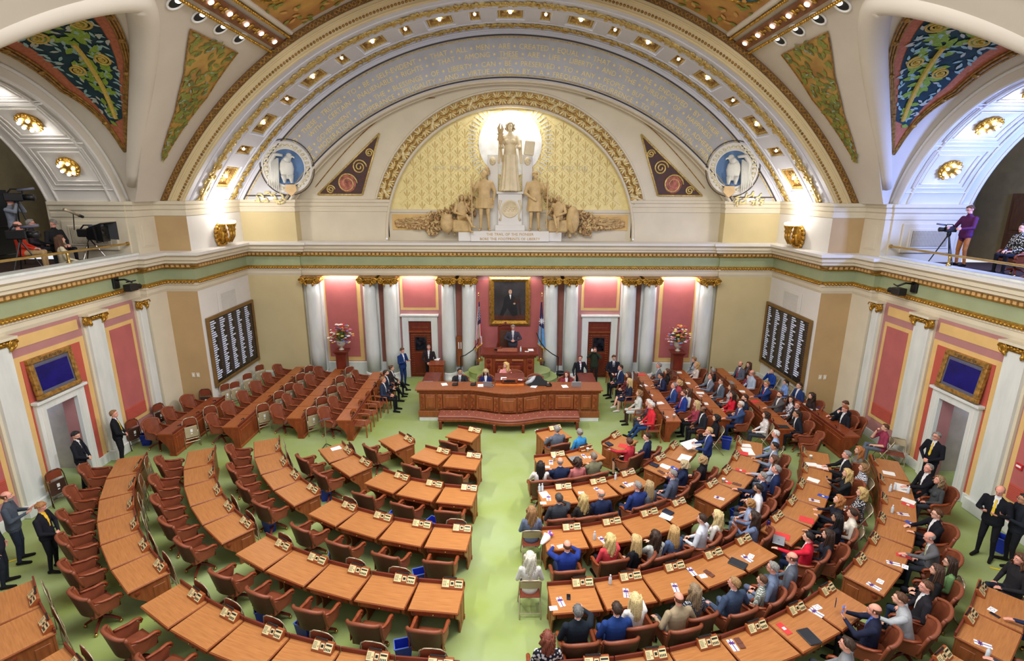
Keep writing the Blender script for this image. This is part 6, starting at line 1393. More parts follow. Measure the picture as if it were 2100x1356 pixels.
    for y in (15.05, 12.4): MB().lathe([(.08, 0), (.05, .03), (.035, .08), (.035, .2), (.05, .29)], (0, y, 0), 12).build('post', M_BRASS, rl, True)
# ------------------------------------------------------------------ sculpture group
M_STAT = mat('statue_cream', (222, 206, 170), .55, var=.06, scale=5); M_STATD = mat('statue_buff', (206, 176, 124), .6, var=.1, scale=5)
pl = thing('sculpture_plinth', 'pale stepped plinth with carved seal below the robed statue', 'plinth', (0, 22.95, 0))
for nm, a in (('step', (-2.15, 2.15, -.5, .09, 6.13, 6.5)), ('step', (-1.62, 1.62, -.62, .08, 6.13, 6.56)), ('pedestal', (-.5, .5, -.35, .09, 6.56, 8.05)), ('pedestal_cap', (-.56, .56, -.4, .09, 8.05, 8.14)), ('pedestal_base', (-.62, .62, -.42, .09, 6.56, 6.8))): MB().box(*a).build(nm, M_PLASTER_L, pl, bevel=.012)
for e in (-1, 1):
    MB().box(*sorted((e * .5, e * .92)), -.05, .09, 6.56, 9.62).build('pier', M_PLASTER_L, pl, bevel=.015); mk = MB().ball((e * .72, -.08, 9.35), (.13, .06, .17)).ball((e * .72, -.13, 9.33), (.03, .04, .05)); 
    for d in (-1, 1): mk.ball((e * .72 + d * .05, -.13, 9.4), (.025, .02, .02), n=6, m=4)
    mk.build('mask', M_STAT, pl, True)
mb = MB().lathe([(.36, 0), (.36, .03), (.31, .04), (.3, .015), (0, .02)], n=32, mx=Matrix.Translation((0, -.35, 7.45)) @ Matrix.Rotation(pi / 2, 4, 'X'))
for k in range(9): mb.ball((-.2 + .05 * k, -.38, 7.38 + .07 * (k % 3)), (.05, .015, .03), n=6, m=4)
for e in (-1, 1): mb.tube([(e * .38, -.37, 7.8), (e * .46, -.37, 7.5), (e * .36, -.37, 7.15), (e * .42, -.37, 6.98)], [.05, .035, .03, .05], 6)
mb.build('seal', M_STAT, pl, True)
for k, ln in enumerate((['THE', 'TRAIL', 'OF', 'THE', 'PIONEER'], ['BORE', 'THE', 'FOOTPRINTS', 'OF', 'LIBERTY'])): flatline('inscription_line', ln, .15, lambda x, y, z, k=k: (x, -.625 - z, 6.38 - k * .19 + y), pl, M_GOLD, .4)
def statue(B, x, y, z, h, sc, m, label, hair=None): 
    return figure(B, x, y, z, h, m, m, ('none', (0, 0, 0)), 'l', label, shirt=m, shoe=m, shin=m, sleeve=m, sc=sc, name='statue', cat='statue')
def fixskin(o, m):
    for s_ in o.material_slots: s_.material = m
    for c in o.children:
        for s_ in c.material_slots: s_.link = 'OBJECT'; s_.material = m
st = statue(body(True, 'hold', 'hold', robe=True, fem=True), 0, 22.6, 8.14, pi, 1.5, M_STAT, 'tall robed woman statue holding a torch and a book'); child('veil', get_hair('bob'), st, body(True, 'hold', 'hold', robe=True, fem=True).head, M_STAT); fixskin(st, M_STAT)
hx = .2
MB().tube([(hx, .37, .75), (hx + .05, .37, 1.2)], .022, 8).lathe([(.03, 1.2), (.05, 1.28), (.09, 1.3), (.06, 1.42), (.1, 1.46)], (hx + .05, .37, 0), 12).tube([(hx + .05, .37, 1.45), (hx + .1, .37, 1.6), (hx + .06, .37, 1.72)], [.05, .04, .01], 6).tube([(hx + .05, .37, 1.45), (hx, .37, 1.58), (hx + .02, .37, 1.7)], [.05, .04, .01], 6).build('torch', M_STATD, st, True)
MB().box(-.5, -.24, .3, .36, .98, 1.34, 0, Matrix.Rotation(-.12, 4, 'Y')).build('book', M_STAT, st, bevel=.02)
mb = MB()
for k in range(9): mb.tube([(.08 * cos(k * pi / 8), 0, 1.74 + .06 * sin(k * pi / 8)), (.17 * cos(k * pi / 8), 0, 1.74 + .17 * sin(k * pi / 8))], [.008, .003], 4)
mb.build('ray_crown', M_STATD, st)
sa = statue(body(True, 'side', 'book', yaw=-40), -1.05, 22.55, 6.56, pi, 1.36, M_STATD, 'standing statue with feathered headdress and staff beside the plinth'); fixskin(sa, M_STATD)
mb = MB(); H_ = body(True, 'side', 'book', yaw=-40).head
for k in range(16):
    a = -1.2 + 2.9 * k / 15; mb.tube([tuple(H_ @ Vector((0, -.05 - .09 * sin(a) * .3, .02 + .09 * cos(a)))), tuple(H_ @ Vector((0, -.1 - .16 * abs(sin(a)), .03 + .2 * cos(a))))], [.03, .012], 5)
mb.build('headdress', M_STATD, sa, True); MB().tube([(.36, .2, .1), (.38, .2, 1.55)], .02, 6).build('staff', M_STATD, sa); MB().grid(lambda u, v: ((u - .5) * .5 * (1 + .1 * v), .15 * cos((u - .5) * 3) * (1 + .05 * sin(u * 40)), .98 - .3 * v), 24, 3).grid(lambda u, v: ((u - .5) * .5 * (1 + .1 * v), -.15 * cos((u - .5) * 3), .98 - .3 * v), 12, 3).build('loincloth', M_STATD, sa, True)
sb = statue(body(True, 'book', 'clasp', yaw=40), 1.02, 22.55, 6.56, pi, 1.34, M_STATD, 'standing statue in fringed coat and cap with a staff beside the plinth'); child('cap', get_hair('cap'), sb, body(True, 'book', 'clasp', yaw=40).head, M_STATD); fixskin(sb, M_STATD)
MB().grid(lambda u, v: (.2 * cos(u * 6.283) * (1 + .25 * v), .15 * sin(u * 6.283) * (1 + .3 * v) * (1 + .05 * sin(u * 60) * v), 1.1 - .5 * v), 40, 4).build('coat_skirt', M_STATD, sb, True); MB().tube([(-.36, .2, .1), (-.38, .2, 1.5)], .02, 6).build('staff', M_STATD, sb)
sc1 = statue(body(False, 'rest', 'lap', legs='x', yaw=-20), -2.0, 22.6, 6.5, pi + .5, 1.1, M_STATD, 'seated statue of a draped woman beside a jar'); child('veil', get_hair('long'), sc1, body(False, 'rest', 'lap', legs='x', yaw=-20).head, M_STATD); fixskin(sc1, M_STATD)
sc2 = statue(body(False, 'lap', 'rest', legs='x', yaw=20), 2.0, 22.6, 6.5, pi - .4, 1.1, M_STATD, 'seated statue of a bare-headed man beside a boulder'); fixskin(sc2, M_STATD)
jr = thing('stone_jar', 'round carved jar beside the seated woman statue', 'jar', (-2.62, 22.5, 6.5)); MB().lathe([(.14, 0), (.26, .2), (.28, .45), (.22, .62), (.24, .68), (.18, .68)], n=22).build('jar_body', M_STATD, jr, True); MB().tube([(.2 * cos(t), .2 * sin(t), .7) for t in np.linspace(0, 6.28, 18)], .03, 6).build('jar_rim', M_STATD, jr)
bl = thing('carved_boulder', 'upright carved boulder beside the seated man statue', 'rock', (2.6, 22.55, 6.5)); mb = MB().ball((0, 0, .52), (.28, .2, .56), n=14, m=9).tube([(.05, -.19, .05), (-.05, -.2, .5), (.1, -.17, .95)], .025, 5); mb.build('boulder', M_STATD, bl, True)
for e in (-1, 1): MB().box(e * 2.0 - .4, e * 2.0 + .4, -.5, .0, 6.5, 7.0).build('seat_block', M_STATD, pl, bevel=.06)
r = random.Random(77)
for s in (-1, 1):
    fo = thing('carved_foliage', 'sprawling carved leaf clusters beside the %s statue' % ('jar and seated woman' if s < 0 else 'boulder and seated man'), 'sculpture', (0, 0, 0)); mbs = [MB(), MB()]
    for i in range(620):
        t = r.random() ** .8; x = 1.45 + 3.35 * t; top = 8.3 - 1.15 * t ** .5 * 1.2; zz = 6.35 + (top - 6.35) * r.random() ** .8 if t < .6 else 6.85 + r.uniform(-.45, .35) * (1.25 - t)
        if t < .45 and zz < 7.1 and r.random() < .7: continue
        y = 22.95 - r.random() * .35 * (1 - t); mx = Matrix.Translation((s * x, y, zz)) @ Matrix.Rotation(r.uniform(0, 6.28), 4, 'Y') @ Matrix.Rotation(r.uniform(-.5, .5), 4, 'X'); L = r.uniform(.08, .17) * (1 - .35 * t)
        mbs[i % 2].ball((0, 0, 0), (L, .03, L * .42), 0, 6, 4, mx)
    for i in range(10):
        x = 4.0 + r.random() * .8; mbs[0].tube([(s * 3.2, 22.9, 6.9), (s * (3.2 + x) / 2, 22.85, 6.75 + r.uniform(0, .3)), (s * x, 22.88, 6.7 + r.uniform(0, .45))], [.03, .022, .008], 5)
    mbs[0].build('leaf', M_STATD, fo, True)['kind'] = 'stuff'; mbs[1].build('leaf', mat('statue_dark', (168, 132, 88), .6, var=.15, scale=6), fo, True)['kind'] = 'stuff'
# ================================================================== PEOPLE
GREY, NAVY, BLK, CHAR, BLUE, WHT = (96, 104, 118), (34, 44, 74), (28, 28, 34), (56, 60, 68), (40, 66, 130), (226, 226, 230)
BRH, DBR, BLK_H, BLO, GRH, WHH, RDH, LBR = (92, 60, 40), (58, 40, 30), (30, 26, 26), (206, 170, 112), (140, 136, 132), (214, 212, 206), (150, 84, 48), (150, 112, 74)
S_ = lambda st, c: (st, c)
W_ = dict(shirt=WHT)
def T_(c): return dict(shirt=WHT, tie=c)
# crowded half, front rows
P(1138, 877, 'desk', 'c', GREY, GREY, S_('short', GRH), 'p', 'heavyset man in grey suit at the front row aisle desk', **W_)
P(1190, 888, 'lap', 'c', (60, 140, 200), CHAR, S_('updo', GRH), 'p', 'woman in bright blue top with grey hair bun', fem=True, seat='G')
P(1290, 906, 'reachL', 'c', (190, 56, 66), BLK, S_('updo', BRH), 'l', 'woman in red sweater reaching across a front desk', fem=True, shin='skin')
P(1351, 905, 'lap', 60, NAVY, NAVY, S_('short', DBR), 'l', 'man in navy suit turned sideways behind the red sweater woman', yaw=30, **W_)
P(1113, 968, 'desk', 'c', (222, 218, 214), BLK, S_('long', BLK_H), 'l', 'woman with long black hair and white cardigan, second row aisle', fem=True)
P(1156, 959, 'desk', 'c', NAVY, NAVY, S_('bald', GRH), 'p', 'bald man in navy suit beside the white cardigan', **W_)
P(1203, 968, 'lap', 'c', (196, 120, 120), CHAR, S_('bob', DBR), 'l', 'woman in dusty pink top with dark shoulder-length hair', fem=True)
P(1238, 954, 'desk', 'c', (118, 116, 92), CHAR, S_('short', (128, 116, 104)), 'p', 'man in olive jacket with grey-brown hair')
P(1402, 952, 'write', 60, NAVY, NAVY, S_('bob', (190, 170, 134)), 'l', 'woman in navy suit with ash blonde bob writing', fem=True, pitch=-15)
P(1416, 992, 'lap', 50, (84, 92, 112), CHAR, S_('short', GRH), 'p', 'grey-haired man in slate suit and purple tie', yaw=20, **T_((140, 50, 100)))
P(1357, 1013, 'lap', 'c', (110, 116, 130), CHAR, S_('long', (176, 152, 112)), 'l', 'woman with long ash blonde hair in grey jacket', fem=True)
P(1311, 1000, 'lap', 'c', (44, 60, 118), NAVY, S_('short', GRH), 'p', 'grey-haired man in royal blue suit, third row', yaw=25, **W_)
P(1238, 1020, 'lap', 'c', NAVY, NAVY, S_('bald', GRH), 'p', 'bald man in navy suit beside the dark sleeveless dress', yaw=20, **W_)
P(1207, 1040, 'lap', 'c', (48, 46, 46), BLK, S_('longcurl', (192, 168, 112)), 'l', 'woman with long wavy blonde hair in dark sleeveless dress', fem=True, sleeve='skin')
P(1146, 1022, 'reach', 'c', CHAR, CHAR, S_('short', (70, 66, 64)), 'p', 'dark-haired man in charcoal suit touching his console, third row', **W_)
P(1090, 1048, 'lap', 'c', (104, 116, 144), CHAR, S_('longcurl', LBR), 'l', 'woman in slate blue top on a folding chair in the aisle', fem=True, seat='F')
P(1251, 1105, 'reach', 'c', (214, 70, 80), BLK, S_('longcurl', (214, 190, 130)), 'l', 'woman in coral red jacket with curly blonde hair', fem=True)
P(1166, 1128, 'both', 'c', (36, 56, 132), NAVY, S_('bald', BRH), 'p', 'bald man in blue suit raising his hands, fourth row aisle', **W_)
P(1087, 1143, 'lap', 'c', (214, 212, 208), CHAR, S_('longcurl', (216, 210, 196)), 'l', 'woman with silver hair in quilted white vest in the aisle', fem=True, seat='F')
P(1322, 1131, 'lap', 50, BLK, CHAR, S_('long', (206, 178, 124)), 'l', 'woman with long blonde hair and black top, hands folded', fem=True)
P(1353, 1108, 'desk', 'c', ((190, 192, 188)), CHAR, S_('longcurl', DBR), 'l', 'woman in pale striped top with long dark brown hair', fem=True)
P(1402, 1106, 'lap', 'c', (86, 104, 140), CHAR, S_('long', (196, 160, 106)), 'l', 'woman in denim vest and white sleeves with long blonde hair', fem=True, sleeve=WHT)
P(1185, 1254, 'reach', 'c', (30, 38, 48), BLK, S_('short', (104, 104, 104)), 'p', 'man in black suit stretching an arm over his desk', **W_)
P(1303, 1228, 'reach', 'c', (228, 226, 222), CHAR, S_('long', (222, 200, 146)), 'l', 'woman in white jacket with very long blonde hair', fem=True)
P(1424, 1210, 'lap', 'c', cloth((44, 50, 62), ('plaid', (176, 182, 190))), CHAR, S_('longcurl', (142, 120, 94)), 'l', 'woman in dark plaid shirt with wavy grey-brown hair', fem=True)
P(1283, 1289, 'lap', 'c', (36, 62, 122), (44, 66, 120), S_('short', DBR), 'p', 'young man in blue suit with cropped dark hair', **W_)
P(1123, 1308, 'lap', 'c', cloth((206, 204, 206), ('floral', (34, 34, 46))), BLK, S_('wavy', (122, 62, 46)), 'p', 'woman in black and white floral top with auburn hair', fem=True)
P(1422, 1266, 'rest', 'c', (164, 146, 118), CHAR, S_('bald', BRH), 'p', 'bald man in tan sweater, fifth row')
P(1454, 884, 'hold', 75, (38, 54, 104), (34, 46, 84), S_('short', (196, 160, 110)), 'l', 'young blond person standing in navy suit holding white papers', sc=.93, **W_)
P(1468, 857, 'lap', 80, BLK, BLK, S_('bob', BLK_H), 'l', 'woman with black hair and black dress on a folding chair', fem=True, seat='F', sleeve='skin')
P(1448, 945, 'lap', 60, (36, 34, 40), BLK, S_('bob', (176, 144, 100)), 'l', 'woman with light brown bob and black top near the standing page', fem=True)
P(1558, 909, 'write', 70, (120, 130, 150), CHAR, S_('short', BLK_H), 't', 'dark-haired man in grey suit writing at the corner desk', **W_)
P(1585, 889, 'lap', 60, (150, 172, 206), CHAR, S_('short', WHH), 'p', 'elderly man with white hair in light blue shirt', seat='F')
P(1587, 943, 'reachL', 70, (156, 168, 190), (140, 150, 170), S_('wavy', BRH), 'p', 'man in pale grey suit reaching to his console', **W_)
P(1564, 977, 'reachL', 62, (40, 50, 80), NAVY, S_('buzz', GRH), 'p', 'man in dark navy suit with cropped grey hair reaching', **W_)
P(1636, 976, 'lap', 60, (34, 46, 84), NAVY, S_('short', GRH), 'p', 'grey-haired man in navy suit gazing up, fifth row', pitch=12, **W_)
P(1599, 1020, 'rest', 65, WHT, CHAR, S_('short', BLK_H), 't', 'man in white shirt with dark beard and glasses', glasses=True, beard=BLK_H)
P(1575, 1048, 'lap', 60, (150, 164, 196), (96, 110, 140), S_('bob', (176, 128, 76)), 'l', 'child with honey blond bob in light blue hoodie', sc=.82)
P(1546, 1059, 'phone', 55, (110, 126, 160), CHAR, S_('longcurl', DBR), 'l', 'woman with long dark hair holding up a phone', fem=True)
P(1504, 1077, 'lap', 50, (226, 222, 214), CHAR, S_('longcurl', (214, 192, 138)), 'l', 'woman in cream sweater with long blonde curls', fem=True)
P(1472, 1087, 'lap', 50, (208, 212, 222), CHAR, S_('short', DBR), 'l', 'man in white hooded sweatshirt with short dark hair')
# outer arcs
P(1705, 927, 'desk', 72, (32, 32, 36), BLK, S_('short', GRH), 'p', 'grey-haired man in black suit with hands on desk', **W_)
P(1735, 970, 'phone', 72, (36, 38, 42), BLK, S_('longcurl', (206, 176, 116)), 'l', 'woman with curly blonde hair and black jacket with phone', fem=True)
P(1773, 960, 'lap', 72, cloth((44, 52, 84), ('zigzag', (216, 216, 220))), CHAR, S_('bob', LBR), 'l', 'woman in navy and white zigzag top', fem=True, seat='F', sleeve='skin')
P(1787, 928, 'lap', 75, (112, 110, 100), CHAR, S_('longcurl', (176, 112, 62)), 'l', 'woman with curly red hair and grey-green top', fem=True, seat='F')
P(1717, 1024, 'desk', 66, (34, 36, 48), BLK, S_('wavy', (176, 116, 66)), 'l', 'woman with short strawberry blonde hair and black jacket', fem=True, pitch=10)
P(1795, 1018, 'reachL', 68, cloth((206, 206, 206), ('spots', (44, 44, 52))), BLK, S_('curly', (198, 168, 110)), 'l', 'blonde woman in black and white patterned dress', fem=True, seat='F')
P(1716, 1062, 'reachL', 60, (30, 30, 40), BLK, S_('long', BLK_H), 't', 'woman with long black hair reaching to a red folder', fem=True)
P(1763, 1058, 'lap', 62, (222, 214, 200), (60, 90, 140), S_('pony', DBR), 'l', 'girl in cream sweater with brown ponytail', fem=True, seat='F')
P(1657, 1101, 'reachL', 55, (204, 36, 58), NAVY, S_('short', BLK_H), 'l', 'short-haired person in bright red jacket', sc=.95, **W_)
P(1762, 1126, 'lap', 60, (40, 42, 52), (56, 62, 84), S_('long', DBR), 'l', 'woman with straight brown hair in dark jacket, sixth row', fem=True)
P(1674, 1174, 'lap', 55, (92, 98, 110), (80, 90, 106), S_('bald', BRH), 'p', 'bald man with glasses in grey suit, fifth row', glasses=True, **W_)
P(1643, 1205, 'lap', 55, (108, 122, 148), (96, 108, 134), S_('short', GRH), 'p', 'grey-haired man with glasses in slate hoodie', glasses=True)
P(1599, 1217, 'lap', 48, cloth((120, 128, 116), ('plaid', (222, 222, 220))), (96, 110, 140), S_('short', BRH), 'l', 'boy in green and white plaid shirt', sc=.86)
P(1512, 1202, 'rest', 'c', (62, 76, 100), (88, 104, 134), S_('short', (158, 122, 82)), 'p', 'man in slate blue suit with dark blond hair', yaw=30, **W_)
P(1790, 1249, 'phone', 52, (34, 38, 60), BLK, S_('bald', BRH), 'p', 'balding man in dark suit and blue shirt using a phone', shirt=(80, 110, 190))
P(1736, 1322, 'lap', 50, (128, 130, 134), CHAR, S_('spiky', DBR), 'p', 'young man with spiky dark hair in grey jacket')
P(1715, 812, 'rest', 85, (52, 40, 38), (60, 80, 120), S_('longcurl', DBR), 'l', 'woman with long dark hair in sheer brown top by the wall', fem=True)
P(1723, 829, 'desk', 90, (34, 38, 52), BLK, S_('short', BRH), 'p', 'man in dark suit looking down beside the seated hand-on-face man', pitch=-25, **W_)
P(1733, 839, 'chin', 90, (30, 32, 40), BLK, S_('buzz', RDH), 'p', 'red-haired man in dark suit with hand over face', pitch=-15, **W_)
P(1815, 877, 'chin', 70, (150, 58, 84), (96, 104, 120), S_('short', BRH), 'l', 'teenager in maroon T-shirt with hand to mouth', seat='F', sleeve='skin', legs='x', sc=.95)
P(1966, 895, 'clasp', 105, (26, 28, 36), BLK, S_('short', GRH), 'p', 'guard with glasses and yellow tie in the lobby doorway', glasses=True, **T_((226, 190, 60)))
P(1881, 956, 'reachL', 85, (26, 26, 32), BLK, S_('thin', GRH), 'p', 'heavyset grey man in black suit at the outer arc end', yaw=10, sc=1.05, **W_)
P(1925, 985, 'lap', 80, (70, 72, 74), CHAR, S_('curly', (150, 124, 92)), 'p', 'woman with short curly hair in charcoal sweater', fem=True, pitch=12)
P(1920, 1054, 'desk', 72, (26, 26, 32), BLK, S_('short', BRH), 'l', 'young man with glasses in black suit, hands on desk', glasses=True, **W_)
P(1906, 1102, 'reachL', 66, (96, 96, 100), CHAR, S_('bald', GRH), 'p', 'bald man in mid-grey suit leaning to his console', pitch=-20, lean=12, **T_((170, 180, 140)))
P(2051, 1007, 'read', 120, (26, 28, 34), BLK, S_('bald', GRH), 'p', 'bald guard in black suit with yellow tie by the wall', pitch=-25, sc=1.04, **T_((226, 190, 60)))
P(2099, 1024, 'read', 70, (32, 36, 44), BLK, S_('short', BLK_H), 't', 'capped officer with glasses facing the bald guard', glasses=True)
P(1920, 1169, 'lap', 60, (30, 28, 30), BLK, S_('long', (78, 56, 44)), 'l', 'woman with long dark hair in black jacket, outer arc', fem=True)
P(1988, 1169, 'lap', 62, (112, 148, 96), CHAR, S_('long', DBR), 'l', 'woman with glasses in leaf green jacket', fem=True, glasses=True, seat='F')
P(1968, 1237, 'lap', 62, (38, 36, 42), (40, 54, 76), S_('short', BRH), 'p', 'brown-haired man in dark suit with hands clasped, outer arc', yaw=10, **W_)
P(1934, 1276, 'reachL', 55, (172, 176, 180), (46, 50, 62), S_('short', BRH), 'l', 'young man in light grey sweater leaning forward', lean=14)
P(2092, 1148, 'lap', 80, (40, 38, 42), (34, 38, 50), S_('wavy', BRH), 'p', 'brown-haired person in dark clothes seated by the wall', legs='x', seat='F')
P(2130, 1225, 'reachL', 62, NAVY, NAVY, S_('short', BRH), 'p', 'person in navy suit pressing a console, rear row', shirt=(190, 206, 230), sleeve=NAVY)
P(2140, 1330, 'reachL', 52, CHAR, CHAR, S_('short', GRH), 'p', 'person in charcoal suit with hand on console, rear row', shirt=(190, 206, 230))
P(1612, 1408, 'reachL', 'c', NAVY, NAVY, S_('short', BRH), 'p', 'person in navy suit pointing at a console, sixth row', **W_)
# wing guests and members by the rostrum
P(1259, 734, 'lap', 180, (34, 36, 50), BLK, S_('short', BRH), 'l', 'young man in dark suit reading, facing the room by a column', seat='G', pitch=-20, **T_((40, 30, 40)))
P(1272, 754, 'lap', 100, (36, 48, 80), BLK, S_('short', DBR), 'p', 'man in navy suit first in the guest row by the door', seat='G', **W_)
P(1288, 769, 'lap', 95, (110, 50, 56), BLK, S_('long', BRH), 'l', 'woman with long brown hair in maroon and black', fem=True, seat='G')
P(1290, 782, 'lap', 92, (40, 44, 66), (40, 44, 66), S_('long', (206, 182, 124)), 'l', 'blonde woman in dark dress with crossed bare legs', fem=True, seat='G', legs='x', shin='skin', shoe=(226, 220, 210))
P(1310, 806, 'lap', 90, (196, 196, 192), (196, 196, 192), S_('bob', LBR), 'l', 'woman in pale grey dress coat and dark boots', fem=True, seat='G', shin=(60, 46, 36))
P(1332, 826, 'lap', 90, (62, 54, 58), CHAR, S_('wavy', WHH), 'p', 'elderly woman with white hair in dark jacket', fem=True, seat='G', shirt=(150, 60, 90))
P(1341, 832, 'lap', 92, (206, 46, 58), (36, 62, 108), S_('short', WHH), 'p', 'elderly man in bright red sweater and jeans', seat='G', legs='out')
P(1351, 750, 'rest', 85, (100, 106, 118), CHAR, S_('short', GRH), 'p', 'grey-haired man in grey suit at the far inner desk', **W_)
P(1340, 771, 'desk', 88, (38, 44, 74), NAVY, S_('short', BLK_H), 't', 'young dark-haired man in navy suit leaning on inner desk', lean=14, **W_)
P(1370, 762, 'lap', 80, (38, 36, 36), BLK, S_('bob', BRH), 'l', 'brown-haired woman in black blouse behind the grey suit', fem=True)
P(1379, 791, 'lap', 88, (44, 66, 124), NAVY, S_('thin', GRH), 'p', 'balding man in blue suit at the inner wing row', **W_)
P(1392, 785, 'lap', 85, (176, 70, 80), CHAR, S_('bob', (200, 160, 106)), 'l', 'woman with honey bob in rose red jacket', fem=True, seat='F')
P(1402, 807, 'lap', 88, (36, 58, 132), NAVY, S_('short', BRH), 'p', 'bearded man in royal blue suit and pink tie', beard=BRH, **T_((206, 96, 120)))
P(1411, 803, 'lap', 85, (222, 220, 218), CHAR, S_('wavy', BRH), 'l', 'woman with brown waves in white blouse', fem=True, seat='F')
P(1428, 828, 'lap', 85, (150, 60, 78), BLK, S_('long', (206, 178, 126)), 'l', 'woman with long blonde hair in burgundy dress', fem=True, seat='F')
P(1442, 840, 'lap', 88, (34, 36, 44), BLK, S_('bald', BLK_H), 'd', 'bald bearded man in black suit with open white shirt', beard=BLK_H, **W_)
P(1410, 726, 'lap', 100, (166, 170, 180), CHAR, S_('updo', LBR), 'l', 'woman wrapped in grey shawl by the flower plinth', fem=True, seat='F', shirt=(40, 40, 46))
P(1423, 748, 'lap', 85, (214, 200, 192), (190, 60, 60), S_('wavy', (196, 156, 106)), 'l', 'blonde woman in red and white top', fem=True)
P(1434, 772, 'desk', 88, (110, 116, 130), CHAR, S_('thin', BRH), 'p', 'balding man in grey suit with hands on middle row desk', **W_)
P(1462, 760, 'lap', 60, (40, 42, 44), BLK, S_('short', GRH), 'p', 'grey-haired man in black jacket and red shirt looking up', shirt=(160, 50, 60), pitch=15, yaw=-50, seat=None)
P(1479, 782, 'lap', 86, (84, 94, 108), (80, 88, 100), S_('short', BRH), 'l', 'man with glasses in blue-grey suit, middle wing row', glasses=True, **W_)
P(1506, 747, 'lap', 100, (90, 96, 112), CHAR, S_('bald', BRH), 'p', 'bald bearded man in grey suit and red tie', beard=BRH, yaw=20, **T_((170, 40, 56)))
P(1524, 765, 'lap', 90, (170, 184, 206), CHAR, S_('bald', GRH), 'p', 'bald older man with glasses in light shirt', glasses=True)
P(1502, 794, 'lap', 80, (170, 166, 170), CHAR, S_('long', BRH), 'l', 'woman with long brown hair behind the red dress', fem=True, seat='F')
P(1502, 809, 'lap', 82, (204, 36, 56), (204, 36, 56), S_('long', DBR), 'l', 'dark-haired woman in bright red dress', fem=True)
P(1512, 830, 'reachL', 88, (54, 74, 116), NAVY, S_('short', WHH), 'p', 'white-haired man with glasses in blue suit reaching out', glasses=True, **T_((120, 40, 70)))
P(1529, 773, 'lap', 110, (126, 56, 78), CHAR, S_('short', BRH), 'l', 'boy in maroon blazer and dark tie', sc=.8, **T_((40, 40, 60)))
P(1552, 748, 'lap', 110, (60, 50, 50), (50, 40, 44), S_('long', BRH), 'l', 'woman in dark coat and grey scarf under the vote board', fem=True, seat='F', shirt=(96, 96, 110))
P(1579, 761, 'chin', 95, (36, 68, 150), (36, 62, 130), S_('short', (120, 76, 48)), 'l', 'boy in bright blue jacket with hand on face', sc=.88, seat='F')
P(1548, 788, 'reachL', 90, (38, 60, 116), NAVY, S_('short', LBR), 'p', 'man with glasses in blue suit and red tie reaching', glasses=True, **T_((190, 40, 60)))
P(1530, 816, 'lap', 80, (32, 40, 58), NAVY, S_('short', DBR), 'l', 'dark bearded man in navy sweater', beard=DBR, seat='F')
P(1585, 809, 'reachL', 92, (86, 82, 84), CHAR, S_('short', BRH), 'l', 'brown-bearded man in grey suit with arm stretched out', beard=BRH, **W_)
P(1604, 784, 'lap', 90, (126, 154, 214), (126, 154, 214), S_('pony', DBR), 'l', 'girl in light blue dress with dark ponytail', fem=True, sc=.82, seat='F')
P(1638, 791, 'lap', 95, (40, 58, 104), NAVY, S_('short', DBR), 'l', 'young man in navy suit beneath the vote board corner', seat='F', **W_)
P(1622, 819, 'lap', 85, cloth((60, 50, 64), ('floral', (206, 200, 206))), CHAR, S_('long', DBR), 'l', 'woman in dark lace top turned to the camera', fem=True, seat='F', yaw=50)
P(1635, 831, 'lap', 88, (46, 40, 42), BLK, S_('short', RDH), 'p', 'ruddy man in black suit looking round', yaw=40, **W_)
P(1633, 849, 'lap', 80, (30, 34, 44), BLK, S_('short', DBR), 't', 'dark-haired man in black suit perched at the desk end', legs='low', lean=10, **W_)
P(1570, 851, 'lap', 75, cloth((110, 40, 60), ('check', (226, 222, 220))), CHAR, S_('bob', DBR), 'l', 'woman in checked burgundy dress with white sleeves', fem=True, seat='F', sleeve=WHT)
P(825, 719, 'read', -120, (32, 56, 108), (34, 54, 100), S_('short', BRH), 'p', 'man standing in blue suit reading by the empty wing', pitch=-20, sc=.97, **W_)
P(879, 713, 'clasp', 180, (44, 36, 38), BLK, S_('thin', GRH), 'p', 'older grey man standing in dark suit at the door', pitch=-20, sc=.95, **W_)
P(803, 755, 'lap', -95, (46, 40, 42), BLK, S_('updo', BRH), 'l', 'woman in dark jacket at the far end of the guest chairs', fem=True, seat='G', legs='x', **W_)
P(792, 765, 'lap', -93, (40, 46, 62), BLK, S_('short', DBR), 'l', 'man in navy suit with red folder on the guest chairs', seat='G', legs='x', beard=DBR, **W_)
P(786, 779, 'lap', -92, (40, 50, 72), BLK, S_('short', LBR), 'p', 'man in dark suit with white papers on the guest chairs', seat='G', **W_)
# rostrum
P(943, 762, 'desk', 180, (40, 42, 46), BLK, S_('short', BLK_H), 't', 'clerk in charcoal suit and grey tie at the counter', z0=.3, yaw=25, **T_((120, 126, 150)))
P(996, 764, 'desk', 180, (34, 42, 92), NAVY, S_('long', (196, 178, 140)), 'l', 'clerk in navy jacket bent over a laptop', fem=True, z0=.3, pitch=-30, **W_)
P(1037, 749, 'desk', 180, (232, 156, 156), CHAR, S_('longcurl', (226, 190, 120)), 'l', 'woman in pink jacket at the raised clerk desk', fem=True, z0=.45, yaw=-50)
P(1162, 768, 'desk', 180, (130, 46, 60), BLK, S_('long', (110, 52, 40)), 'l', 'clerk in maroon jacket with auburn hair', fem=True, z0=.3, yaw=-30, **W_)
P(1052, 672, 'button', 180, (62, 62, 74), (52, 52, 62), S_('short', GRH), 'p', 'presiding man in grey suit standing under the portrait', z0=1.0, pitch=-25, **T_((150, 150, 160)))
P(1190, 735, 'lean', 195, (34, 34, 42), BLK, S_('short', BRH), 'p', 'young man in black jacket and red bow tie standing', sc=.93, shirt=WHT, bow=(190, 50, 70), yaw=-30)
ph = P(1220, 718, 'cam', 165, (44, 52, 40), (34, 34, 36), S_('short', BRH), 'p', 'photographer in dark green jacket standing at the door', sc=.95)
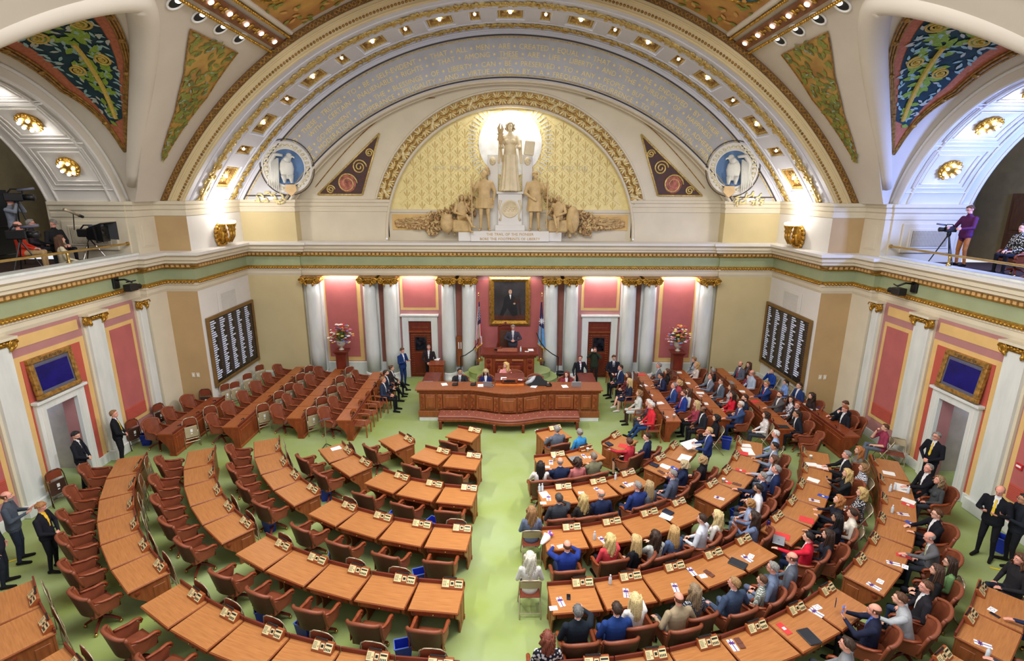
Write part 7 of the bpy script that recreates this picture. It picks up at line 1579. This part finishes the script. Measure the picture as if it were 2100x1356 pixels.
# guards and staff along the empty side
P(139, 893, 'clasp', -70, (30, 32, 40), BLK, S_('short', BLK_H), 'l', 'dark-haired man in black suit holding a red folder by the door', beard=DBR, pitch=-20, yaw=-20, **T_((40, 40, 46)))
P(214, 849, 'clasp', -60, (28, 30, 36), BLK, S_('short', LBR), 'p', 'guard in black suit and yellow tie by the pilaster', yaw=-20, **T_((226, 190, 60)))
P(14, 1018, 'read', -60, (72, 80, 92), (40, 46, 60), S_('bald', BRH), 'p', 'bald man in slate work shirt standing by the wall', beard=GRH)
P(84, 1040, 'clasp', -75, (28, 28, 36), BLK, S_('short', (160, 110, 66)), 'p', 'woman in black blazer and yellow shirt standing', pitch=-30, sc=.95, shirt=(226, 184, 60))
P(-22, 1060, 'side', -60, (36, 38, 48), (34, 38, 48), S_('short', BRH), 'p', 'dark-clothed person at the frame edge beside the bald man')
# galleries
GZ = 5.95
def G(px, py, X, pose, h, top, bottom, hair, skin, label, **kw):
    st = pose in STD; la, ra = (pose, pose) if st else POSE[pose]; yw, pt = kw.pop('yaw', 0), kw.pop('pitch', 0); fem = kw.pop('fem', False); sc = kw.pop('sc', 1.0)
    B = body(st, la, ra, 'n', yw, pt, 0, fem); p = atx(px, py, X); hl = B.head.translation * sc; h = R(h); z0 = kw.pop('z0', None); z0 = GZ if z0 is None else p.z - hl.z
    return figure(B, p.x - (cos(h) * hl.x - sin(h) * hl.y), p.y - (sin(h) * hl.x + cos(h) * hl.y), z0, h, top, bottom, hair, skin, label, sc=sc, **kw)
G(34, 449, -13.4, 'lap', -60, (206, 60, 40), (170, 140, 100), S_('bald', BRH), 'p', 'bald man with glasses in red hoodie seated in the gallery', glasses=True)
G(62, 452, -13.9, 'lap', -60, (50, 44, 50), CHAR, S_('short', GRH), 'p', 'grey man in dark jacket behind the red hoodie', glasses=True)
G(110, 462, -13.3, 'lap', -100, (34, 34, 36), BLK, S_('cap', (120, 116, 108)), 'p', 'camera operator in grey cap bending over the viewfinder', pitch=-25)
G(124, 491, -12.9, 'lap', -40, (206, 196, 168), (40, 44, 70), S_('long', BRH), 'l', 'woman with long brown hair in cream sweater in the gallery', fem=True, z0=1)
G(20, 412, -14.6, 'cam', -70, (120, 126, 138), CHAR, S_('short', BRH), 'p', 'man in grey shirt filming at the back of the gallery', z0=1)
G(1990, 430, 13.5, 'hold', 95, cloth((90, 34, 60), ('plaid', (52, 44, 110))), (168, 104, 56), S_('short', BRH), 'p', 'lone cameraman in plaid shirt in the gallery', glasses=True, pitch=-25, z0=1)
G(2098, 468, 13.9, 'lap', 90, cloth((210, 210, 210), ('spots', (30, 30, 30))), BLK, S_('short', BLK_H), 'l', 'person in black and white scarf at the gallery edge', z0=1)
# ================================================================== THINGS ON THE DESKS
M_REDF = mat('red_folder', (214, 62, 62), .5, var=.04); M_PORT = mat('black_portfolio', (40, 42, 48), .45, var=.08); M_CASE = mat('brown_case', (104, 62, 50), .5); M_PET = mat('clear_bottle', (206, 216, 224), .15, var=.02); M_RIB = mat('purple_ribbon', (96, 58, 130), .5); M_LBLUE = mat('pamphlet_blue', (52, 78, 176), .5); M_SILVER = mat('silver_shell', (160, 166, 176), .35, .5)
def it_prog(t):
    MB().box(-.055, .055, -.12, .12, 0, .006).build('card', M_PAPER, t); b = MB().box(-.055, .055, .03, .05, .006, .009).box(-.008, .008, -.12, .12, .006, .009)
    for a in (.6, 2.5): b.box(-.05, .05, -.008, .008, .009, .014, 0, Matrix.Translation((0, .04, 0)) @ Matrix.Rotation(a, 4, 'Z'))
    b.build('ribbon', M_RIB, t)
def it_card(t): MB().box(-.075, .075, -.055, .055, 0, .005).build('card', M_PAPER, t); MB().tube([(.035 * cos(a), .035 * sin(a), .006) for a in np.linspace(0, 6.28, 16)], .003, 4).build('ring_print', M_RIB, t)
def it_paper(t): MB().box(-.105, .105, -.14, .14, 0, .004).build('sheet', M_PAPER, t); MB().box(-.1, .1, -.13, .14, .004, .007, 0, Matrix.Rotation(.12, 4, 'Z')).build('top_sheet', M_PAPER, t)
def it_sheet(t): MB().box(-.22, .22, -.15, .15, 0, .004).build('sheet', M_PAPER, t); MB().box(-.2, .22, -.14, .15, .004, .008, 0, Matrix.Rotation(.06, 4, 'Z')).build('top_sheet', M_PAPER, t)
def it_red(t): MB().box(-.06, .06, -.13, .13, 0, .008).build('cover', M_REDF, t, bevel=.002); MB().box(-.03, .03, -.03, .03, .008, .01).build('label_print', M_PAPER, t)
def it_redf(t): MB().box(-.12, .12, -.15, .15, 0, .01).build('cover', M_REDF, t, bevel=.003); MB().box(-.115, .115, -.145, .145, .003, .007).build('pages', M_PAPER, t)
def it_phone(t): MB().box(-.036, .036, -.075, .075, 0, .01).build('body', M_BLACK, t, bevel=.003); MB().box(-.032, .032, -.07, .07, .01, .011).build('screen', M_GLASS, t)
def it_port(t): MB().box(-.12, .12, -.17, .17, 0, .025).build('cover', M_PORT, t, bevel=.008); MB().box(.118, .126, -.15, .15, .006, .018).build('zip', M_GREYP, t)
def it_book(t): MB().box(-.08, .08, -.12, .12, 0, .04).build('cover', mat('navy_cover', (32, 38, 58), .5), t, bevel=.004); MB().box(-.075, .083, -.117, .117, .005, .035).build('pages', M_PAPER, t)
def it_case(t): MB().box(-.05, .05, -.11, .11, 0, .02).build('body', M_CASE, t, bevel=.006); MB().box(-.05, .05, -.02, .02, .02, .024).build('strap', M_CASE, t)
def it_bottle(t): MB().lathe([(.03, 0), (.033, .02), (.031, .06), (.033, .12), (.028, .15), (.012, .18), (.012, .195)], n=14).build('bottle_body', M_PET, t, True); MB().lathe([(.015, .19), (.015, .21), (0, .212)], n=12).build('cap', M_PAPER, t)
def it_cup(t): MB().lathe([(.03, 0), (.042, .11), (.045, .112), (.038, .11)], n=16).build('cup_body', mat('cup_green', (206, 222, 206), .5), t, True); MB().lathe([(.045, .11), (.04, .125), (0, .127)], n=16).build('lid', M_PAPER, t)
def it_blue(t): MB().box(-.06, .06, -.12, .12, 0, .006).build('cover', M_LBLUE, t); MB().lathe([(.03, .006), (0, .008)], n=14).build('seal_print', M_PAPER, t)
def it_lap(t): MB().box(-.17, .17, -.12, .12, 0, .018).build('base', M_SILVER, t, bevel=.005); MB().box(-.17, .17, .11, .125, .015, .23, 0, Matrix.Rotation(-.15, 4, 'X')).build('lid', M_SILVER, t, bevel=.005); MB().box(-.15, .15, -.06, .09, .018, .021).build('keyboard', M_BLACK, t)
def it_slab(t): MB().box(-.17, .17, -.12, .12, 0, .02).build('shell', M_SILVER, t, bevel=.005); MB().lathe([(.02, .02), (0, .022)], n=12).build('mark', M_GREYP, t)
def it_tphone(t): MB().box(-.1, .1, -.1, .1, 0, .05).build('base', M_BLACK, t, bevel=.01); MB().tube([(-.08, -.1, .07), (-.08, .1, .07)], .022, 8).build('handset', M_BLACK, t)
def it_pbottle(t): MB().lathe([(.04, 0), (.042, .2), (.03, .22)], n=14).build('bottle_body', mat('purple_steel', (62, 44, 110), .3, .4), t, True); MB().lathe([(.03, .22), (.03, .25), (0, .255)], n=12).build('cap', M_BLACK, t)
IT = {'prog': (it_prog, 'gift_card', 'white card tied with purple ribbon', 'card'), 'card': (it_card, 'note_card', 'small white card with printed ring', 'card'), 'paper': (it_paper, 'papers', 'loose white papers', 'papers'), 'sheet': (it_sheet, 'large_sheet', 'large white spread sheet', 'papers'), 'red': (it_red, 'red_program', 'slim red program', 'booklet'), 'redf': (it_redf, 'red_folder', 'wide red folder', 'folder'), 'phone': (it_phone, 'mobile_phone', 'black mobile phone', 'phone'), 'port': (it_port, 'portfolio', 'black zip portfolio', 'portfolio'), 'book': (it_book, 'book', 'dark blue hardback book', 'book'), 'case': (it_case, 'glasses_case', 'brown slim case', 'case'), 'bottle': (it_bottle, 'water_bottle', 'clear water bottle with white cap', 'bottle'), 'cup': (it_cup, 'paper_cup', 'pale green paper cup with lid', 'cup'), 'blue': (it_blue, 'pamphlet', 'blue pamphlet with white seal', 'pamphlet'), 'lap': (it_lap, 'laptop', 'open silver laptop', 'laptop'), 'slab': (it_slab, 'laptop', 'closed silver laptop', 'laptop'), 'tphone': (it_tphone, 'desk_phone', 'black desk telephone', 'telephone'), 'pbottle': (it_pbottle, 'steel_bottle', 'purple steel bottle', 'bottle')}
USED = {}; ITP = {}
def nearest(p):
    best = (9, None)
    for (s, ri, k), (x, y, h) in DESKS.items():
        d = math.hypot(p.x - x, p.y - y); best = min(best, (d, ('%s half, %s row, %s desk from aisle' % ('crowded' if s > 0 else 'empty', RN[ri], ords(k + (5 if ri == 6 else 0))), h)), key=lambda q: q[0])
    for s, wi, k, x, y, h in WD:
        d = math.hypot(p.x - x, p.y - y); best = min(best, (d, ('%s wing, %s row, %s desk' % ('crowded' if s > 0 else 'empty', ords(wi), ords(k)), h)), key=lambda q: q[0])
    return best[1]
def item(k, px, py, z=.758, where=None, h=None):
    fn, nm, lab, cat_ = IT[k]; p = at(px, py, z); w, hd = nearest(p) if where is None else (where, 0); hd = hd if h is None else h
    l = lab + ', ' + w; n = USED.get(l, 0); USED[l] = n + 1
    if n: l = lab.split(' with')[0] + (', the other one, ', ', a further one, ')[min(n, 2) - 1] + w
    hd += rnd.uniform(-.35, .35)
    if k in ITP: return dup(ITP[k], (p.x, p.y, z), hd, l)
    t = thing(nm, l, cat_, (p.x, p.y, z), hd, nm.replace('_', ' ') + ' lying on the desks'); fn(t); ITP[k] = t; CHILD[t.name] = [(c, []) for c in t.children]
    return t
LIST = '''card 1102 883,card 1111 882,cup 1136 945,prog 1130 949,card 1122 958,slab 1180 941,prog 1198 936,cup 1205 927,card 1212 938,book 1249 912,redf 1279 915,book 1342 955,case 1356 969,paper 1364 957,blue 1383 961,sheet 1404 940,bottle 1106 1008,bottle 1112 1007,paper 1117 1015,prog 1125 1022,card 1114 1032,card 1192 1011,prog 1226 1005,bottle 1262 984,phone 1276 999,prog 1285 994,card 1296 993,book 1370 1052,paper 1366 1060,card 1150 1121,bottle 1219 1107,prog 1236 1108,prog 1150 1235,phone 1166 1225,card 1135 1248,bottle 1251 1198,prog 1284 1217,prog 1385 1206,prog 1419 1173,card 1442 1182,case 1454 1177,port 1513 1157,prog 1532 1146,card 1540 1141,slab 1597 1109,redf 1604 1100,red 1608 1290,port 1659 1307,prog 1503 1324,case 1517 1320,card 1676 1246,prog 1674 1257,sheet 1534 926,paper 1530 914,redf 1523 930,red 1519 965,cup 1483 990,red 1490 988,case 1511 994,prog 1475 1022,cup 1662 942,paper 1665 953,paper 1686 958,paper 1668 985,prog 1670 1027,blue 1688 1018,redf 1654 1067,pbottle 1575 1085,paper 1823 971,sheet 1850 1001,bottle 1825 1008,bottle 1834 1005,bottle 1862 1012,paper 1863 1028,red 1862 1036,prog 1852 1055,bottle 1829 1052,blue 1869 1074,red 1853 1141,prog 1832 1156,card 1856 1163,prog 1792 1203,card 1805 1193,card 2035 1251,phone 2040 1262,prog 2016 1322,bottle 2024 1349,redf 1315 768,paper 1320 791,card 1336 811,paper 1353 827,prog 1364 856,cup 1382 857,paper 1391 764,paper 1408 786,paper 1436 806,card 1437 812,paper 1444 828,slab 1498 785,paper 1520 803,redf 1548 824,port 1606 876,paper 1657 830,blue 1684 836,paper 1668 839,paper 689 920'''
for e in LIST.split(','):
    k, x, y = e.split(); item(k, float(x), float(y))
def cr(x, y): return (850 + x / 5.385, 640 + y / 5.385)
for k, x, y, z, w in (('paper', 330, 800, 1.285, 'counter before the charcoal-suit clerk'), ('tphone', 450, 805, 1.285, 'counter before the charcoal-suit clerk'), ('tphone', 650, 805, 1.285, 'counter beside the laptop clerk'), ('paper', 730, 812, 1.285, 'counter beside the laptop clerk'), ('lap', 822, 815, 1.285, 'counter before the navy-jacket clerk'), ('paper', 985, 735, 1.5, 'raised clerk desk'), ('card', 1168, 750, 1.5, 'raised clerk desk'), ('paper', 1320, 822, 1.285, 'counter before the draped black coat'), ('tphone', 1480, 815, 1.285, 'counter between coat and maroon clerk'), ('paper', 1440, 790, 1.285, 'counter beyond the draped coat'), ('lap', 1785, 815, 1.285, 'counter beside the maroon-jacket clerk'), ('paper', 1660, 822, 1.285, 'counter before the maroon-jacket clerk'), ('slab', 150, 780, 1.09, 'side top of the counter by the cabinet'), ('paper', 250, 522, 1.08, 'small cabinet under the older man'), ('card', 1240, 437, 2.03, 'rostrum desk'), ('paper', 1285, 420, 2.03, 'rostrum desk'), ('bottle', 1173, 437, 2.03, 'rostrum desk'), ('tphone', 915, 415, 2.03, 'rostrum desk')):
    item(k, *cr(x, y), z, w, pi)
co = thing('draped_coat', 'black coat and grey scarf heaped on the clerk counter', 'coat', (1.05, 18.55, 1.28)); r = random.Random(4)
MB().grid(lambda u, v: ((u - .5) * .75, (v - .5) * .5, .02 + .24 * sin(pi * u) ** .8 * sin(pi * v) ** .8 * (1 + .25 * sin(9 * u + 5 * v))), 18, 12).build('coat', mat('coat_black', (32, 32, 34), .9), co, True); MB().tube([(-.42, -.1, .05), (-.25, -.15, .16), (-.1, .05, .22), (-.3, .2, .1)], .07, 8).build('scarf', mat('scarf_grey', (186, 190, 196), .9), co, True)
cc2 = chair('L', 1.0, 19.25, pi, 'empty tan leather chair behind the draped black coat'); cc2.location.z = .3
cc2 = chair('L', .32, 19.3, pi + .4, 'leather chair behind the woman in pink at the rostrum'); cc2.location.z = .45
bq = thing('flower_bouquet', 'wrapped bouquet of pink and purple flowers lying on the fourth row aisle desk', 'flowers', at(1117, 1112, .76), -.5); MB().lathe([(.09, 0), (.05, .22), (.025, .3)], n=12, mx=Matrix.Translation((0, .12, .06)) @ Matrix.Rotation(pi / 2, 4, 'X')).build('wrap', M_PAPER, bq, True)
MB().tube([(0, -.15, .05), (.0, -.3, .03)], .018, 6).build('stems', mat('stem_green', (96, 140, 70), .7), bq)
for i in range(9): MB().ball((rnd.uniform(-.09, .09), .14 + rnd.uniform(0, .1), .07 + rnd.uniform(-.02, .05)), .035, n=8, m=6).build('bloom', mat('bloom_%d' % (i % 3), ((186, 90, 160), (120, 80, 170), (232, 220, 226))[i % 3], .7), bq, True)
# blue bins
def make_bin():
    t = obj('waste_bin', None); b = MB(); lo, hi = (.11, .08), (.155, .115)
    def rect(w, d, z): return [(-w, -d, z), (w, -d, z), (w, d, z), (-w, d, z)]
    A_, B_, C_, D_ = rect(*lo, 0), rect(*hi, .38), rect(hi[0] - .012, hi[1] - .012, .38), rect(lo[0], lo[1], .03)
    for P_, Q_ in ((A_, B_), (C_, D_)):
        for k in range(4): b.add([P_[k], P_[(k + 1) % 4], Q_[(k + 1) % 4], Q_[k]], [(0, 1, 2, 3)])
    b.add(A_, [(0, 1, 2, 3)]).add(D_, [(0, 1, 2, 3)]); a = b.build('bucket', M_BLUE, t); c = MB().tube([(-hi[0], -hi[1], .38), (hi[0], -hi[1], .38), (hi[0], hi[1], .38), (-hi[0], hi[1], .38), (-hi[0], -hi[1], .38)], .012, 6).build('rim', mat('bin_rim', (96, 122, 214), .4), t)
    return reg(t, [(a, []), (c, [])])
BINP = make_bin(); BINP['category'] = 'bin'; BINP['group'] = 'blue waste bins by the desks'; first = True
for px, py, l in ((668, 1005, 'under the second row desks of the empty half'), (551, 1068, 'under the fourth row arc of the empty half'), (814, 1055, 'between third and fourth rows, second aisle desk, empty half'), (890, 1072, 'between third and fourth rows by the aisle, empty half'), (690, 1137, 'behind the fourth row wedge of the empty half'), (862, 1178, 'behind the fourth row aisle desk, empty half'), (540, 1252, 'behind the fifth row desks, furthest from the aisle, empty half'), (625, 1283, 'behind the fifth row desks, middle one, empty half'), (827, 1327, 'behind the fifth row aisle desk, empty half'), (299, 895, 'by the wall at the first wing row, empty wing'), (1490, 903, 'on the carpet near the standing young page'), (1512, 1051, 'under the fourth row corner desk of the crowded half'), (2057, 1108, 'against the wall behind the bald guard')):
    p = at(px, py, .3)
    if first: BINP.location = (p.x, p.y, 0); BINP.rotation_euler.z = .3; BINP['label'] = 'blue plastic waste bin ' + l; first = False
    else: dup(BINP, (p.x, p.y, 0), rnd.uniform(-.6, .6), 'blue plastic waste bin ' + l)
# floor microphone stand, standing page's sheets, folder in the guard's hand, phones held up
p = at(670, 917, 0); ms = thing('microphone_stand', 'grey floor microphone stand at the open end of the wing rows', 'stand', (p.x, p.y, 0)); MB().tube([(0, 0, 0), (0, 0, .95)], .016, 8).build('pole', M_CHROME, ms); MB().tube([(-.18, .02, .9), (0, 0, .98), (.2, 0, 1.02)], .02, 7).build('boom', M_GREYP, ms)
for k in range(3): MB().tube([(0, 0, .12), (.2 * cos(k * 2.1), .2 * sin(k * 2.1), .012)], .014, 6).build('leg', M_BLACK, ms)
p = at(1418, 912, .95); sh = thing('held_sheets', 'long white sheets held out by the young blond page', 'papers', p, .5); MB().box(-.3, .28, -.16, .16, 0, .012, 0, Matrix.Rotation(.18, 4, 'X')).build('sheet', M_PAPER, sh); MB().box(-.28, .3, -.13, .17, .014, .02, 0, Matrix.Rotation(.22, 4, 'X')).build('top_sheet', M_PAPER, sh)
p = at(163, 961, .9); rf = thing('red_folder', 'small red folder in the hands of the guard by the door', 'folder', p, -1.1); MB().box(-.09, .09, -.01, .01, -.13, .1).build('cover', mat('deep_red_folder', (170, 40, 48), .5), rf, bevel=.003); MB().box(-.085, .085, -.006, .006, -.12, .105).build('pages', M_PAPER, rf)
for px, py, z, l in ((1714, 1236, .98, 'blue-white phone in the hands of the balding man in dark suit'), (1540, 1022, 1.0, 'phone held up by the woman with long dark hair')):
    p = at(px, py, z); f = thing('mobile_phone', l, 'phone', p, 1.0); MB().box(-.04, .04, -.006, .006, -.08, .08).build('body', M_BLACK, f, bevel=.003); MB().box(-.036, .036, -.008, -.005, -.074, .074).build('screen', mat('phone_screen', (150, 176, 232), .3, emit=.3), f)
for px, py, z, k, l in ((790, 795, .62, 'paper', 'white papers on the lap of the last guest chair man'), (800, 775, .62, 'redf', 'red folder on the lap of the navy guest')):
    p = at(px, py, z); t = dup(ITP[k], p, .4, l)
# photographer's camera
cm = thing('photo_camera', 'black photo camera with white lens raised by the photographer', 'camera', at(1214, 716, 1.62) + Vector((0, 0, 0))); MB().box(-.07, .07, -.05, .03, -.05, .05).build('body', M_BLACK, cm, bevel=.01); MB().tube([(0, -.05, 0), (-.03, -.22, -.03)], [.035, .045], 10).build('lens', M_PAPER, cm, True)
# gallery crew gear
def tripod(loc, lab, z1=1.1, col=M_BLACK):
    t = thing('camera_tripod', lab, 'tripod', loc); MB().lathe([(.04, z1 - .1), (.06, z1), (.05, z1 + .08)], n=10).build('head', M_BLACK, t)
    for k in range(3):
        a = k * 2.094 + .5; l = MB().tube([(.03 * cos(a), .03 * sin(a), z1 - .08), (.42 * cos(a), .42 * sin(a), .02)], [.022, .014], 6).build('leg', col, t); MB().ball((.42 * cos(a), .42 * sin(a), .02), .02, n=6, m=4).build('foot', M_BLACK, l)
    return t
def vcam(loc, lab, h, sc=1.0, hood=False):
    c = thing('video_camera', lab, 'camera', loc, h); c.scale = (sc,) * 3
    MB().box(-.09, .09, -.2, .16, -.09, .1).build('body', M_BLACK, c, bevel=.02); MB().tube([(0, .16, 0), (0, .36, 0)], [.07, .085], 12).build('lens', M_BLACK, c, True); MB().tube([(.0, -.14, .1), (0, -.06, .19), (0, .12, .19), (0, .16, .1)], .018, 6).build('handle', M_BLACK, c); MB().tube([(.1, .1, .16), (.1, .42, .2)], [.03, .03], 8).build('microphone', M_GREYP, c, True)
    if hood: MB().prism([(-.28, .3, -.22), (.28, .3, -.22), (.34, .3, .16), (-.34, .3, .16)], (0, .04, 0)).prism([(-.12, .05, .1), (.12, .05, .1), (.36, .5, .24), (-.36, .5, .24)], (0, .0, .02)).prism([(-.36, .5, .24), (-.12, .05, .1), (-.12, .05, -.14), (-.36, .5, -.2)], (.01, 0, 0)).prism([(.36, .5, .24), (.12, .05, .1), (.12, .05, -.14), (.36, .5, -.2)], (-.01, 0, 0)).build('prompter_hood', M_BLACK, c)
    return c
for px, py, X, lab, hh, hood, w in ((180, 478, -13.0, 'large black camera with prompter hood on the gallery ledge', -80, True, 'under the hooded camera'), (38, 482, -13.0, 'black video camera with grey microphone before the red hoodie', -70, False, 'before the man in red hoodie'), (32, 405, -14.4, 'black video camera high at the back of the crew gallery', -70, False, 'at the back of the crew gallery')):
    p = atx(px, py, X); vcam(p, lab, R(hh), 1.25, hood); tripod((p.x, p.y, GZ), 'grey-legged camera tripod ' + w, p.z - GZ - .12, M_CHROME if hood else M_BLACK)
p = atx(150, 437, -13.2); sg = thing('shotgun_microphone', 'long grey shotgun microphone on a boom above the hooded camera', 'microphone', p); MB().tube([(0, -.3, .12), (0, -.1, .04), (0, .25, -.1)], [.05, .035, .035], 10).build('barrel', M_STEEL, sg, True); MB().tube([(0, .2, -.08), (0, .34, -.13)], .045, 10).build('grip', M_BLACK, sg, True); MB().tube([(0, 0, 0), (-.05, -.02, -.5)], .015, 6).build('boom', M_BLACK, sg)
p = atx(1948, 471, 13.2); vcam(p, 'small black camera on tripod before the lone cameraman', R(80), .8); tripod((p.x, p.y, GZ), 'slim black tripod of the lone cameraman', p.z - GZ - .12)
for px, py, X, l in ((2066, 497, 13.6, 'brown leather armchair behind the lone cameraman'), (2100, 525, 13.0, 'red leather gallery seat at the brass rail')):
    p = atx(px, py, X); c = chair('L', p.x + .35, p.y, R(100), l); c.location.z = GZ
